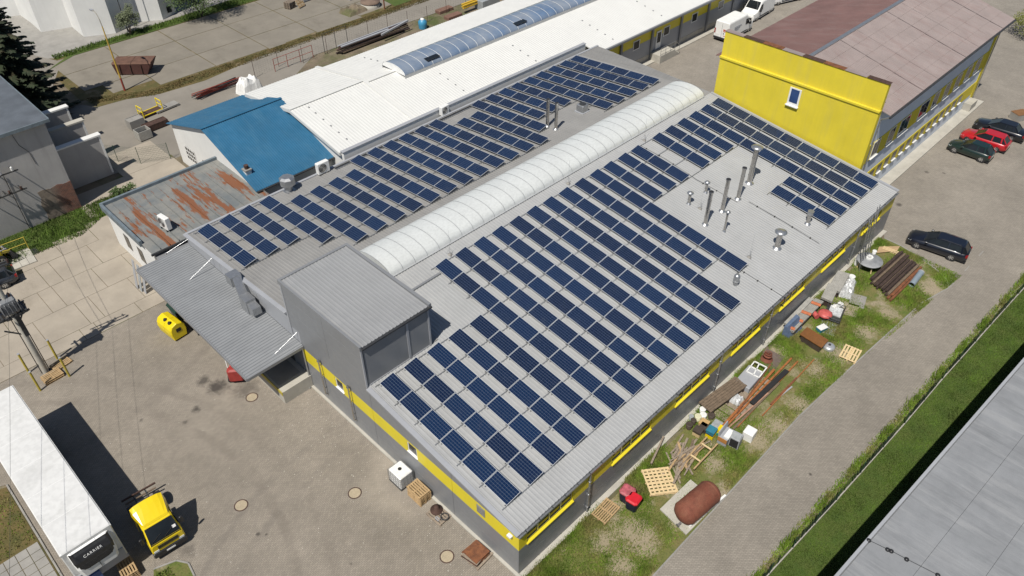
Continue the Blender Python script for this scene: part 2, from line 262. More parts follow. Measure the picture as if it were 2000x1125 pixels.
# ------------------------------------------------------------------ mesh builder
class MB:
    def __init__(s): s.v = []; s.f = []; s.mi = []; s.sm = []
    def add(s, vs, fs, m=0, smooth=False):
        o = len(s.v); s.v.extend(tuple(p) for p in vs)
        for f in fs: s.f.append(tuple(i + o for i in f)); s.mi.append(m); s.sm.append(smooth)
        return s
    def hexa(s, p, m=0):   # 8 points: bottom ring 0-3 (ccw from above), top ring 4-7
        return s.add(p, [(3, 2, 1, 0), (4, 5, 6, 7), (0, 1, 5, 4), (1, 2, 6, 5), (2, 3, 7, 6), (3, 0, 4, 7)], m)
    def bb(s, x0, x1, y0, y1, z0, z1, m=0):
        return s.hexa([(x0, y0, z0), (x1, y0, z0), (x1, y1, z0), (x0, y1, z0), (x0, y0, z1), (x1, y0, z1), (x1, y1, z1), (x0, y1, z1)], m)
    def box(s, c, d, rz=0.0, m=0, taper=1.0):
        hx, hy, hz = d[0] / 2, d[1] / 2, d[2] / 2; ca, sa = cos(rz), sin(rz); p = []
        for z, k in ((-hz, 1.0), (hz, taper)):
            for x, y in ((-hx, -hy), (hx, -hy), (hx, hy), (-hx, hy)):
                p.append((c[0] + (x * ca - y * sa) * k, c[1] + (x * sa + y * ca) * k, c[2] + z))
        return s.hexa(p, m)
    def bev(s, x0, x1, y0, y1, z0, z1, r, m=0):   # box with chamfered vertical edges and top rim
        def ring(i, z): return [(x0 + i + r, y0 + i, z), (x1 - i - r, y0 + i, z), (x1 - i, y0 + i + r, z), (x1 - i, y1 - i - r, z), (x1 - i - r, y1 - i, z), (x0 + i + r, y1 - i, z), (x0 + i, y1 - i - r, z), (x0 + i, y0 + i + r, z)]
        rs = [ring(0, z0), ring(0, z1 - r), ring(r, z1)]
        return s.loft(rs, m, True, True)
    def loft(s, rings, m=0, cap0=False, cap1=False, smooth=False, close=True):
        n = len(rings[0]); vs = [p for r in rings for p in r]; fs = []
        for k in range(len(rings) - 1):
            for i in range(n if close else n - 1):
                j = (i + 1) % n; fs.append((k * n + i, k * n + j, (k + 1) * n + j, (k + 1) * n + i))
        s.add(vs, fs, m, smooth)
        if cap0: s.add(rings[0], [tuple(reversed(range(n)))], m)
        if cap1: s.add(rings[-1], [tuple(range(n))], m)
        return s
    def cyl(s, p0, p1, r0, r1=None, n=10, m=0, caps=True, smooth=True):
        if r1 is None: r1 = r0
        p0 = Vector(p0); p1 = Vector(p1); a = (p1 - p0)
        if a.length < 1e-6: return s
        a.normalize(); u = a.orthogonal().normalized(); v = a.cross(u)
        R0 = [tuple(p0 + (u * cos(2 * pi * i / n) + v * sin(2 * pi * i / n)) * r0) for i in range(n)]
        R1 = [tuple(p1 + (u * cos(2 * pi * i / n) + v * sin(2 * pi * i / n)) * r1) for i in range(n)]
        return s.loft([R0, R1], m, caps, caps, smooth)
    def tube(s, pts, r, n=6, m=0, smooth=True):
        for a, b in zip(pts, pts[1:]): s.cyl(a, b, r, r, n, m, True, smooth)
        return s
    def lathe(s, prof, c=(0, 0, 0), n=20, m=0, smooth=True, cap=True):
        rings = [[(c[0] + r * cos(2 * pi * i / n), c[1] + r * sin(2 * pi * i / n), c[2] + z) for i in range(n)] for r, z in prof]
        return s.loft(rings, m, cap, cap, smooth)
    def prism(s, poly, z0, z1, m=0):
        a = sum(p[0] * q[1] - q[0] * p[1] for p, q in zip(poly, poly[1:] + poly[:1]))
        if a < 0: poly = poly[::-1]
        return s.loft([[(p[0], p[1], z0) for p in poly], [(p[0], p[1], z1) for p in poly]], m, True, True)
    def bar(s, p0, p1, w, h, m=0):   # rectangular bar between two points (w sideways, h up)
        p0 = Vector(p0); p1 = Vector(p1); a = (p1 - p0).normalized()
        side = a.cross(Vector((0, 0, 1)))
        if side.length < 1e-3: side = Vector((1, 0, 0))
        side.normalize(); up = side.cross(a)
        q = []
        for e in (p0, p1):
            for sx, sz in ((-1, -1), (1, -1), (1, 1), (-1, 1)): q.append(tuple(e + side * (sx * w / 2) + up * (sz * h / 2)))
        return s.loft([q[:4], q[4:]], m, True, True)
    def build(s, name, mats, parent=None, loc=None, rz=0.0):
        me = bpy.data.meshes.new(name); me.from_pydata(s.v, [], s.f)
        if not isinstance(mats, (list, tuple)): mats = [mats]
        for x in mats: me.materials.append(x)
        if len(mats) > 1: me.polygons.foreach_set('material_index', s.mi)
        if any(s.sm): me.polygons.foreach_set('use_smooth', s.sm)
        me.update()
        o = bpy.data.objects.new(name, me); COL.objects.link(o)
        if parent: o.parent = parent
        if loc is not None: o.location = loc
        if rz: o.rotation_euler = (0, 0, rz)
        return o
def tag(o, label=None, cat=None, group=None, kind=None):
    if label: o['label'] = label
    if cat: o['category'] = cat
    if group: o['group'] = group
    if kind: o['kind'] = kind
    return o
def T(name, label, cat, loc=(0, 0, 0), rz=0.0, group=None):
    o = bpy.data.objects.new(name, None); COL.objects.link(o); o.location = loc; o.rotation_euler = (0, 0, rz); o.empty_display_size = 0.3
    return tag(o, label, cat, group)
def inst(name, me, parent=None, loc=(0, 0, 0), rot=(0, 0, 0), scale=None):
    o = bpy.data.objects.new(name, me); COL.objects.link(o); o.location = loc; o.rotation_euler = rot
    if parent: o.parent = parent
    if scale: o.scale = scale
    return o
def copy_tree(o, parent=None):
    c = o.copy(); COL.objects.link(c); c.parent = parent
    for ch in list(o.children): copy_tree(ch, c)
    return c
def struct(o): o['kind'] = 'structure'; return o
def sheet(name, poly, z, m, kind='structure', thick=None):
    """flat polygon given as world xy points"""
    b = MB(); a = sum(p[0] * q[1] - q[0] * p[1] for p, q in zip(poly, poly[1:] + poly[:1]))
    if a < 0: poly = poly[::-1]
    b.add([(p[0], p[1], z) for p in poly], [tuple(range(len(poly)))])
    o = b.build(name, m); o['kind'] = kind; return o
def gxy(*px): return [tuple(G(u, v)[:2]) for u, v in px]
def text_mesh(name, s, size, m, parent, matrix):
    cu = bpy.data.curves.new(name, 'FONT'); cu.body = s; cu.size = size; cu.align_x = 'CENTER'; cu.align_y = 'CENTER'; cu.extrude = 0.004; cu.space_character = 1.25
    t = bpy.data.objects.new('tmp_text', cu); COL.objects.link(t); bpy.context.view_layer.update()
    me = bpy.data.meshes.new_from_object(t.evaluated_get(bpy.context.evaluated_depsgraph_get()))
    bpy.data.objects.remove(t); me.materials.clear(); me.materials.append(m)
    o = bpy.data.objects.new(name, me); COL.objects.link(o); o.parent = parent; o.matrix_local = matrix; return o
ORD = ['first', 'second', 'third', 'fourth', 'fifth', 'sixth', 'seventh', 'eighth', 'ninth', 'tenth', 'eleventh', 'twelfth', 'thirteenth', 'fourteenth', 'fifteenth', 'sixteenth', 'seventeenth', 'eighteenth', 'nineteenth', 'twentieth', 'twenty-first', 'twenty-second', 'twenty-third', 'twenty-fourth', 'twenty-fifth', 'twenty-sixth', 'twenty-seventh', 'twenty-eighth', 'twenty-ninth', 'thirtieth']
def corrugated(name, m, parent, x0, x1, y0, y1, zf, pitch=0.25, h=0.035, along='y', skip=None, thick=0.05):
    """profiled sheet: trapezoid ribs running along y (or x); zf(x, y) is the plane"""
    b = MB(); a0, a1 = (x0, x1) if along == 'y' else (y0, y1); n = int(round((a1 - a0) / pitch)); st = (a1 - a0) / n
    pr = []
    for i in range(n):
        a = a0 + i * st
        pr += [(a, 0), (a + st * 0.55, 0), (a + st * 0.66, h), (a + st * 0.89, h)]
    pr.append((a1, 0))
    E0 = []; E1 = []
    for a, dz in pr:
        if along == 'y': E0.append((a, y0, zf(a, y0) + dz)); E1.append((a, y1, zf(a, y1) + dz))
        else: E0.append((x0, a, zf(x0, a) + dz)); E1.append((x1, a, zf(x1, a) + dz))
    k = len(pr); vs = E0 + E1
    fs = [(i, i + 1, k + i + 1, k + i) if along == 'y' else (i + 1, i, k + i, k + i + 1) for i in range(k - 1)]
    b.add(vs, fs)
    # solid underside
    c = [(x0, y0), (x1, y0), (x1, y1), (x0, y1)]
    b.add([(x, y, zf(x, y) - thick) for x, y in c], [(3, 2, 1, 0)])
    for i in range(4):
        p, q = c[i], c[(i + 1) % 4]
        b.add([(p[0], p[1], zf(*p) - thick), (q[0], q[1], zf(*q) - thick), (q[0], q[1], zf(*q)), (p[0], p[1], zf(*p))], [(0, 1, 2, 3)])
    return b.build(name, m, parent)
# ================================================================== THE SETTING
sheet('ground', [(-400, -400), (500, -400), (500, 500), (-400, 500)], -0.04, DIRT)
# block-paved yard in front of the hall, and the paved land round the far end
kx = -17.35
sheet('paved_yard', [(kx, -14.5), (-60, -14.5), (-60, -60), (-2, -60), (-2, -20.7), (0.3, -20.7), (0.3, 14.42), (-30, 14.42), (-30, 12.5), (kx, 5.5)], 0.0, PAVE)
road_w = [(-40, -29.6 + 2.05), (5, -29.05), (10.5, -29.3), (24.6, -30.0), (45.4, -31.05), (130, -34.5)]
road_e = [(-40, -25.35), (5, -25.35), (20.7, -25.35), (29, -25.8), (37.1, -26.35), (40.3, -27.1)]
kerb_curve = [(40.3, -27.1), (41.1, -26.6), (41.75, -25.6), (42.4, -24.1), (42.85, -22.2), (42.9, -20.7)]
sheet('paved_road', road_w + [(130, -29.9), (46.9, -27.25), (40.3, -27.1)] + road_e[::-1][1:], 0.006, PAVER_ROAD)
sheet('paved_parking', [(40.3, -27.1), (46.9, -27.25), (130, -29.9), (130, 14.6), (44.0, 14.6), (44.0, -20.2), (42.9, -20.7)] + kerb_curve[::-1][1:], 0.003, PAVER_ROAD)
# lawns
sheet('grass_verge', [(-2, -20.7), (-2, -60), (-0.5, -60), (-0.5, -25.3)] + [(x, y + 0.04) for x, y in road_e[1:]] + [(x - 0.04, y) for x, y in kerb_curve[1:]] + [(42.9, -20.7)], -0.004, GRASS)
sheet('lawn', [(-40, -28.0), (5, -29.35), (24.6, -30.2), (45, -31.2), (130, -35.0), (130, -60), (-40, -60)], -0.008, LAWN)
sheet('grass_bank', [(-60, -14.4), (kx - 0.15, -14.4), (kx - 0.15, 5.4), (-60, 20)], -0.01, DRY)
# kerb stones round the verge: separate stones
kerbpath = [(x, y) for x, y in road_e[1:]] + kerb_curve[1:]
kb = MB(); kb.bev(-0.49, 0.49, -0.05, 0.05, -0.15, 0.035, 0.012); kerb_o = kb.build('kerb_stone', CONC_D); kmesh = kerb_o.data
kroot = kerb_o; bpy.data.objects.remove(kerb_o)
def stones(path, parent, name='kerb_stone', me=kmesh, ln=1.0, z=0.0):
    for (ax, ay), (bx, by) in zip(path, path[1:]):
        L = hypot(bx - ax, by - ay); n = max(1, round(L / ln)); a = atan2(by - ay, bx - ax)
        for i in range(n):
            t = (i + 0.5) / n
            inst(name, me, parent, (ax + (bx - ax) * t, ay + (by - ay) * t, z + random.uniform(-0.006, 0.006)), (0, 0, a + random.uniform(-0.006, 0.006)), (L / n / ln, 1, 1))
def skern(name): 
    o = bpy.data.objects.new(name, None); COL.objects.link(o); o['kind'] = 'structure'; return o
kv = skern('verge_kerb'); stones([(-0.5, -25.35)] + kerbpath, kv)
stones([(46.9, -27.25), (40.4, -27.12)], kv, z=-0.03)
ky = skern('yard_kerb'); stones([(kx - 0.05, -14.5), (kx - 0.05, 5.5)], ky, z=0.05)
# small grass island by the truck front
isl = gxy((300, 1112), (345, 1095), (368, 1100), (380, 1125)) + [(-13.6, -12.0), (-16.5, -12.0)]
sheet('grass_island', isl, 0.012, GRASS)
stones(gxy((300, 1112), (345, 1095), (368, 1100), (380, 1125), (392, 1150)), ky, z=0.03)
# grey slab path on the bank, left of the trailer
pth = skern('slab_path'); pm = MB(); pm.bev(-0.29, 0.29, -0.29, 0.29, -0.04, 0.02, 0.008); po = pm.build('path_slab', CONC_D); pme = po.data; bpy.data.objects.remove(po)
p0 = G(62, 985); 
for i in range(9):
    for j in range(7):
        inst('path_slab', pme, pth, (kx - 0.5 - i * 0.61, -1.15 - j * 0.61 + 1.2, random.uniform(-0.008, 0.004)))
# concrete slabs of the western yard
sheet('concrete_yard_bed', [(-30, 14.42), (-0.2, 14.42), (-0.2, 24), (8.5, 24), (8.5, 34.5), (5.5, 36.5), (-1.5, 28.6), (-6.8, 27.6), (-30, 27.2)], -0.012, DIRT)
cy = skern('concrete_yard')
xs = [-30, -26.9, -23.9, -20.9, -17.9, -14.95, -11.9, -8.9, -7.85, -4.75, -2.3, -0.25]
ys = [14.45, 15.9, 19.1, 22.3, 25.6]
def slab(x0, x1, y0, y1, parent, m, name='slab', g=0.02, t=0.06):
    b = MB(); dz = random.uniform(-0.006, 0.006); q = random.uniform(-0.004, 0.004)
    b.hexa([(x0 + g, y0 + g, -t), (x1 - g, y0 + g, -t), (x1 - g, y1 - g, -t), (x0 + g, y1 - g, -t), (x0 + g, y0 + g, 0.008 + dz), (x1 - g, y0 + g, 0.008 + dz + q), (x1 - g, y1 - g, 0.008 + dz), (x0 + g, y1 - g, 0.008 + dz - q)])
    return b.build(name, m, parent)
for j in range(len(ys) - 1):
    sh = [0, 0.9, -0.6, 0.4][j]
    for i in range(len(xs) - 1):
        x0 = xs[i] + (sh if 0 < i else 0); x1 = xs[i + 1] + (sh if i + 1 < len(xs) - 1 else 0)
        if x1 <= -2.5 or ys[j] < 14.6 or True:
            if x0 > -2.6 and ys[j] > 15: continue
            slab(x0, x1, ys[j], ys[j + 1], cy, CONC_YARD)
for x0, x1, y0, y1 in ((-30, -18, 25.6, 26.9), (-18, -12.4, 25.6, 27.2), (-9.3, -6.2, 25.6, 27.4), (-6.2, -3.3, 25.6, 28.0), (-3.3, -0.4, 24.15, 28.6), (-0.4, 3.0, 24.15, 30.6), (3.0, 7.3, 24.15, 29.0), (-2.5, 7.3, 29.0, 33.6), (2.4, 7.2, 33.6, 38.2)):
    slab(x0, x1, y0, y1, cy, CONC_YARD)
# access road behind, lot and its verges
sheet('back_road', [(0.6, 34.8), (7.4, 34.2), (7.4, 33.2), (16, 34), (30, 43.4), (130, 41.6), (130, 50.3), (66, 48.6), (50, 47.7), (25, 47.7), (17.5, 46.5), (12.5, 47.0), (9.3, 48.4), (6.4, 48.8), (3.6, 54.5), (8.2, 63), (2, 80), (-14, 80), (-14, 44), (2.5, 42.5)], -0.002, CONC_ROAD)
sheet('gravel_strip', [(14, 31), (130, 29), (130, 41.8), (30, 43.2), (16, 36)], -0.006, DIRT)
sheet('dry_verge', [(6.6, 48.8), (9.4, 48.35), (12.6, 46.95), (17.6, 46.45), (25, 47.6), (40, 47.4), (50, 47.7), (66, 48.6), (130, 50.3), (130, 52), (66, 50.2), (52, 51.5), (48, 49.6), (26, 48.8), (15, 48.4), (10, 50.6), (6.2, 51.6)], 0.004, DRY)
lot = skern('lot_slabs')
sheet('lot_bed', [(5.8, 51.5), (10, 50.5), (15, 48.3), (46, 49), (60, 52), (130, 60), (130, 100), (8, 100), (6.2, 62)], -0.008, DRY)
for j, (y0, y1) in enumerate(((48.7, 53.5), (53.5, 59.0), (59.0, 63.6))):
    for i, (x0, x1) in enumerate(((7.0, 13.6), (13.6, 20.4), (20.4, 27.3), (27.3, 34.2), (34.2, 41.2), (41.2, 48.0), (48.0, 55), (55, 62), (62, 70))):
        if j == 0 and x0 > 45: continue
        if j == 0 and x0 < 13: slab(9.0, x1, 50.7, y1, lot, CONC_LOT, g=0.05); continue
        if j == 2 and x1 > 62: continue
        slab(x0, x1, y0 + (0.25 if j == 0 and x0 < 21 else 0), y1, lot, CONC_LOT, g=0.05)
sheet('verge_far', [(6.0, 61.5), (10, 63.6), (20, 63.7), (34, 63.8), (60, 64), (60, 67), (34, 66.6), (24, 65.6), (15.5, 65.4), (10.5, 64.8)], 0.034, LAWN)
sheet('grass_patch_far', [(46.5, 48.6), (50, 48.8), (64, 50.5), (72, 56), (60, 58.5), (52, 54.5), (46.8, 51.6)], 0.034, LAWN)
sheet('gravel_apron', [(8.2, 64.3), (20, 65.5), (34, 66.7), (60, 67.2), (60, 90), (0, 90), (0, 72)], -0.003, CONC_D)
# grass along the transformer house
sheet('grass_strip_house', [(-30, 27.0), (-18, 26.95), (-12.2, 27.3), (-6.2, 27.5), (-3.3, 28.1), (-0.3, 28.8), (1.2, 30.6), (1.6, 33.5), (-2.4, 33.5), (-2.4, 31.4), (-30, 31.4)], 0.004, LAWN)
# grass blades: one mesh per lawn, nobody could count them
def blades(name, m, n, area, h0, h1, seed, dens=None, wd=0.02):
    rnd = random.Random(seed); b = MB(); vs = []; fs = []
    from mathutils import noise as nz
    i = 0; tries = 0
    while i < n and tries < n * 6:
        tries += 1
        x, y = area(rnd)
        d = nz.noise(Vector((x * 0.45, y * 0.45, seed)))
        if dens and any(hypot(x - sx_, y - sy_) < sr_ * rnd.uniform(0.1, 1.5) * (1 + 1.2 * d) for sx_, sy_, sr_ in SOIL): continue
        if dens and d < dens + rnd.uniform(-0.25, 0.25): continue
        hh = rnd.uniform(h0, h1) * (1.25 if d > 0.15 else 0.8); a = rnd.uniform(0, 2 * pi); l = rnd.uniform(0, 0.6) * hh; la = rnd.uniform(0, 2 * pi)
        k = len(vs); ww = wd * rnd.uniform(0.6, 1.5)
        vs += [(x - cos(a) * ww, y - sin(a) * ww, -0.01), (x + cos(a) * ww, y + sin(a) * ww, -0.01), (x + cos(la) * l, y + sin(la) * l, hh)]
        fs.append((k, k + 1, k + 2)); i += 1
    b.v = vs; b.f = fs; b.mi = [0] * len(fs); b.sm = [False]
    o = b.build(name, m); o['kind'] = 'stuff'; o['label'] = {'verge_grass': 'uneven green grass growing on the verge beside the hall', 'lawn_grass': 'short mown grass between the fence and the flat grey roof'}.get(name, 'rough grass growing along the yard edge'); o['category'] = 'grass'; return o
def verge_area(r):
    x = r.uniform(-0.4, 42.5); y0 = -25.2 - max(0, (x - 21) * 0.095); y = r.uniform(y0, -20.42) if r.random() < 0.9 else r.gauss(-20.55, 0.12)
    return x, y
blades('verge_grass', BLADE, 150000, verge_area, 0.05, 0.22, 3, dens=-0.06, wd=0.022)
def lawn_area(r):
    x = r.uniform(4, 50); return x, r.uniform(-29.6 - x * 0.035 - 3.2, -29.6 - x * 0.035 + 0.2)
blades('lawn_grass', BLADE2, 90000, lawn_area, 0.04, 0.12, 4, wd=0.02)
def house_area(r):
    x = r.uniform(-14, 1.4); return x, r.uniform(27.2 + max(0, (x + 4) * 0.6), 31.3)
blades('house_grass', BLADE2, 14000, house_area, 0.08, 0.3, 5, wd=0.03)
def far_area(r):
    x = r.uniform(8, 58); return x, r.uniform(63.9, 65.4 + max(0, (x - 15) * 0.03))
blades('far_grass', BLADE2, 9000, far_area, 0.1, 0.4, 6, wd=0.05)
def bank_area(r): return r.uniform(-24, kx - 0.2), r.uniform(-14, 5)
blades('bank_grass', BLADE, 9000, lambda r: (lambda p: p if not (-3.6 < p[1] < 0.5) else (p[0], p[1] - 5))(bank_area(r)), 0.06, 0.2, 8, wd=0.03)
blades('island_grass', BLADE, 3000, lambda r: (r.uniform(-15.9, -13.1), r.uniform(-8.5, -6.35)), 0.08, 0.25, 9, wd=0.03)

blades('dry_verge_grass', DRY, 16000, lambda r: (lambda x: (x, r.uniform(47.0, 48.6) + (0 if x > 12 else (12 - x) * 0.55)))(r.uniform(6.5, 64)), 0.03, 0.14, 12, wd=0.05)
blades('far_patch_grass', BLADE2, 6000, lambda r: (r.uniform(48, 62), r.uniform(50.5, 55.5)), 0.1, 0.4, 13, wd=0.06)

def grit():
    rnd = random.Random(41); vs = []; fs = []
    for i in range(520):
        if rnd.random() < 0.6: x, y = -abs(rnd.gauss(0, 2.5)) - 0.2, rnd.uniform(-19, 4)
        else: x, y = rnd.uniform(-16, -0.3), rnd.uniform(-13, 14)
        r = rnd.uniform(0.012, 0.045); a = rnd.uniform(0, 6); k = len(vs)
        for q in range(4): vs.append((x + r * cos(a + q * 1.57) * rnd.uniform(0.6, 1.3), y + r * sin(a + q * 1.57) * rnd.uniform(0.6, 1.3), 0.001))
        vs.append((x, y, r * 0.8)); fs += [(k, k + 1, k + 4), (k + 1, k + 2, k + 4), (k + 2, k + 3, k + 4), (k + 3, k, k + 4)]
    b = MB(); b.v = vs; b.f = fs; b.mi = [0] * len(fs); b.sm = [False]; o = b.build('loose_grit', CONC); o['kind'] = 'stuff'; tag(o, 'pale loose grit scattered on the paved yard by the hall wall', 'grit')
grit()
# ================================================================== MAIN HALL
XL = 43.9; YE = -20.15; YW = 14.3
hall = T('industrial_hall', 'long low grey hall with yellow band, solar panels and white ridge skylight', 'building', (0, 0, 0))
# ---- near wall (faces the yard): courses of cladding panels, each its own piece
def clad(y0, y1, z0, z1, m, parent=hall, x=0.0, d=0.08, name='cladding_panel', ztop=None):
    b = MB(); g = 0.012
    za = z1(y0) if callable(z1) else z1; zb = z1(y1) if callable(z1) else z1
    b.hexa([(x, y0 + g, z0), (x + d, y0 + g, z0), (x + d, y1 - g, z0), (x, y1 - g, z0), (x, y0 + g, za - g), (x + d, y0 + g, za - g), (x + d, y1 - g, zb - g), (x, y1 - g, zb - g)])
    return b.build(name, m, parent)
core = MB(); core.prism([(0.09, YE + 0.3), (XL - 0.1, YE + 0.3), (XL - 0.1, YW - 0.1), (0.09, YW - 0.1)], 0.0, 3.72)
core.build('wall_core', CLAD, hall)
gb = MB()   # gable infill above
gb.loft([[(0.09, YE + 0.3, 3.7), (0.09, -1.81, 3.7), (0.09, YW - 0.1, 3.7), (0.09, YW - 0.1, zroof(YW) - 0.09), (0.09, -1.81, zroof(-1.81) - 0.09), (0.09, YE + 0.3, zroof(YE) - 0.09)],
         [(XL - 0.1, YE + 0.3, 3.7), (XL - 0.1, -1.81, 3.7), (XL - 0.1, YW - 0.1, 3.7), (XL - 0.1, YW - 0.1, zroof(YW) - 0.09), (XL - 0.1, -1.81, zroof(-1.81) - 0.09), (XL - 0.1, YE + 0.3, zroof(YE) - 0.09)]], 0, True, True)
gb.build('gable_core', CLAD_L, hall)
b = MB(); b.bb(0.09, 0.6, YE + 0.1, YE + 0.3, 0.0, 3.8); b.bb(XL - 0.6, XL - 0.1, YE + 0.1, YE + 0.3, 0.0, 3.8); b.build('corner_core', CLAD, hall)
ygrid = [YE, -15.0, -7.95, -0.6]
win_near = [(-4.9, -4.1), (-12.0, -11.15)]
for a, b_ in zip(ygrid, ygrid[1:]):
    clad(a, b_, 0.12, 1.06, CLAD); clad(a, b_, 1.06, 2.36, CLAD)
    cuts = sorted([w for w in win_near if a < w[0] < b_]); pts = [a] + [q for w in cuts for q in w] + [b_]
    for i in range(0, len(pts), 2): clad(pts[i], pts[i + 1], 2.36, 3.5, CLAD_Y)
    for w in cuts: clad(w[0] + 0.0, w[1], 2.36, 2.52, CLAD_Y); clad(w[0], w[1], 3.38, 3.5, CLAD_Y)
    clad(a, b_, 3.5, lambda y: min(zroof(y) - 0.02, 6.1), CLAD)
for w in win_near:
    f = MB(); y0, y1 = w
    for q in ((y0, y0 + 0.07, 2.52, 3.38), (y1 - 0.07, y1, 2.52, 3.38), (y0 + 0.07, y1 - 0.07, 2.52, 2.6), (y0 + 0.07, y1 - 0.07, 3.31, 3.38)): f.bb(0.03, 0.07, *q)
    wo = f.build('window', FRAME_W, hall)
    f = MB(); f.bb(0.06, 0.085, y0 + 0.07, y1 - 0.07, 2.6, 3.31); f.build('pane', GLASS, wo)
    f = MB(); f.bb(-0.06, 0.03, y0 - 0.04, y1 + 0.04, 2.485, 2.515); f.build('sill', FRAME_W, wo)
# wall under/behind the canopy
for a, b_ in ((-0.6, 4.4), (4.4, 9.4), (9.4, YW)):
    clad(a, b_, 0.12, 3.9, CLAD); clad(a, b_, 3.9, lambda y: zroof(y) - 0.02, CLAD_L)
# vent grille and outside light on the yellow band
b = MB()
for i in range(6): b.bb(-0.05, 0.0, -17.6, -17.05, 2.72 + i * 0.1, 2.79 + i * 0.1)
b.bb(-0.03, -0.002, -17.64, -17.01, 2.68, 3.36); b.build('vent_grille', GALV, hall)
b = MB(); b.box((-0.12, -19.6, 3.3), (0.2, 0.28, 0.12)); b.bar((-0.02, -19.6, 3.36), (-0.1, -19.6, 3.36), 0.05, 0.05); b.build('floodlight', FRAME_W, hall)
# plinth apron
b = MB(); b.bb(-0.18, 0.0, YE - 0.2, -0.65, -0.05, 0.11); b.bb(0.0, XL, YE - 0.34, YE, -0.05, 0.06); b.build('plinth', CONC, hall)
# ---- east wall (window side): bays with recessed windows
bays = [(0.62, 4.2), (7.6, 11.2), (13.7, 17.3), (19.9, 23.4), (26.0, 29.4), (32.0, 35.6), (38.4, 41.5)]
def eclad(x0, x1, z0, z1, m, y=YE, d=0.1, name='cladding_panel'):
    b = MB(); b.bb(x0 + 0.012, x1 - 0.012, y, y + d, z0, z1 - 0.012); return b.build(name, m, hall)
xg = [0.0, 5.9, 12.45, 18.6, 24.65, 30.7, 37.0, XL]
for x0, x1 in zip(xg, xg[1:]):
    eclad(x0, x1, 0.1, 1.2, CLAD); eclad(x0, x1, 1.2, 2.36, CLAD)
prev = 0.0
for i, (x0, x1) in enumerate(bays + [(XL, XL)]):
    eclad(prev, x0, 2.36, 3.72, CLAD_Y); prev = x1
for x0, x1 in bays:
    wo_b = MB(); n = 4; st = (x1 - x0) / n; yr = YE + 0.13
    for k in range(n + 1):
        xx = x0 + k * st; wo_b.bb(max(x0, xx - 0.04), min(x1, xx + 0.04), yr - 0.05, yr + 0.03, 2.5, 3.68)
    for k in range(n):
        wo_b.bb(x0 + k * st + 0.04, x0 + (k + 1) * st - 0.04, yr - 0.05, yr + 0.03, 2.5, 2.57); wo_b.bb(x0 + k * st + 0.04, x0 + (k + 1) * st - 0.04, yr - 0.05, yr + 0.03, 3.61, 3.68)
    wo = wo_b.build('window', ALU, hall)
    for k in range(n):
        p = MB(); p.bb(x0 + k * st + 0.04, x0 + (k + 1) * st - 0.04, yr - 0.01, yr + 0.015, 2.57, 3.61); p.build('pane', GLASS, wo)
    s = MB(); s.hexa([(x0 - 0.05, YE - 0.08, 2.36), (x1 + 0.05, YE - 0.08, 2.36), (x1 + 0.05, YE + 0.12, 2.36), (x0 - 0.05, YE + 0.12, 2.36), (x0 - 0.05, YE - 0.08, 2.43), (x1 + 0.05, YE - 0.08, 2.43), (x1 + 0.05, YE + 0.12, 2.5), (x0 - 0.05, YE + 0.12, 2.5)]); s.build('sill', CLAD_Y, wo)
for xd in (5.5, 18.4, 24.6, 37.4):
    b = MB(); b.cyl((xd, YE - 0.1, 0.15), (xd, YE - 0.1, 3.55), 0.06, n=8); b.cyl((xd, YE - 0.1, 3.55), (xd, YE - 0.11, 3.77), 0.06, n=8)
    for z in (0.6, 1.8, 3.0): b.bb(xd - 0.08, xd + 0.08, YE - 0.17, YE - 0.001, z, z + 0.04)
    b.build('downpipe', GALV, hall)
# ---- roof
zE = lambda x, y: HR + TE * y; zW = lambda x, y: HR + DW - TW * y
corrugated('roof_slope', ROOF_E, hall, -0.015, XL + 0.05, YE - 0.03, YP, zE, 0.25, 0.035)
corrugated('roof_slope', ROOF_W, hall, -0.015, XL + 0.05, YP + 0.002, YW, zW, 0.25, 0.035)
b = MB(); zz = lambda x, y: zW(x, y) + 0.02      # skew wedge at the far end
w3 = [(XL + 0.06, -1.7), (47.0, YW), (XL + 0.06, YW)]
b.loft([[(x, y, zz(x, y) - 0.12) for x, y in w3], [(x, y, zz(x, y)) for x, y in w3]], 0, True, True)
for i in range(11):
    x0 = XL + 0.2 + i * 0.26; y0 = -1.7 + (x0 - XL) * (YW + 1.7) / 3.1 + 0.15
    if y0 < YW - 0.1: b.bar((x0, y0, zz(0, y0) + 0.02), (x0, YW, zz(0, YW) + 0.02), 0.09, 0.04)
b.build('roof_wedge', ROOF_W, hall)
b = MB(); b.bb(XL + 0.05, XL + 2.9, 13.4, YW - 0.02, 0, 4.5); b.build('wedge_wall', CLAD, hall)
b = MB()   # eave gutter with brackets
b.loft([[(x, YE - 0.04, 3.86), (x, YE - 0.04, 3.76), (x, YE - 0.17, 3.76), (x, YE - 0.17, 3.87), (x, YE - 0.155, 3.87), (x, YE - 0.155, 3.775), (x, YE - 0.055, 3.775), (x, YE - 0.055, 3.86)] for x in (-0.1, XL + 0.02)], 0, True, True)
b.build('gutter', GALV, hall)
gbr = MB(); gbr.bb(-0.02, 0.02, YE - 0.18, YE - 0.01, 3.875, 3.895); gme = gbr.build('gutter_bracket', DSTEEL, hall, (0.4, 0, 0)).data
for i in range(1, 44): inst('gutter_bracket', gme, hall, (0.4 + i, 0, 0))
b = MB()   # flashings along the near gable and ridge
b.bar((-0.06, YE - 0.05, zroof(YE) + 0.03), (-0.06, -8.0, zroof(-8.0) + 0.03), 0.3, 0.09); b.bar((-0.06, 0.35, zroof(0.35) + 0.03), (-0.06, YW, zroof(YW) + 0.03), 0.3, 0.09)
b.bar((XL + 0.02, YE - 0.05, zroof(YE) + 0.04), (XL + 0.02, YP, zroof(YP) + 0.04), 0.25, 0.07)
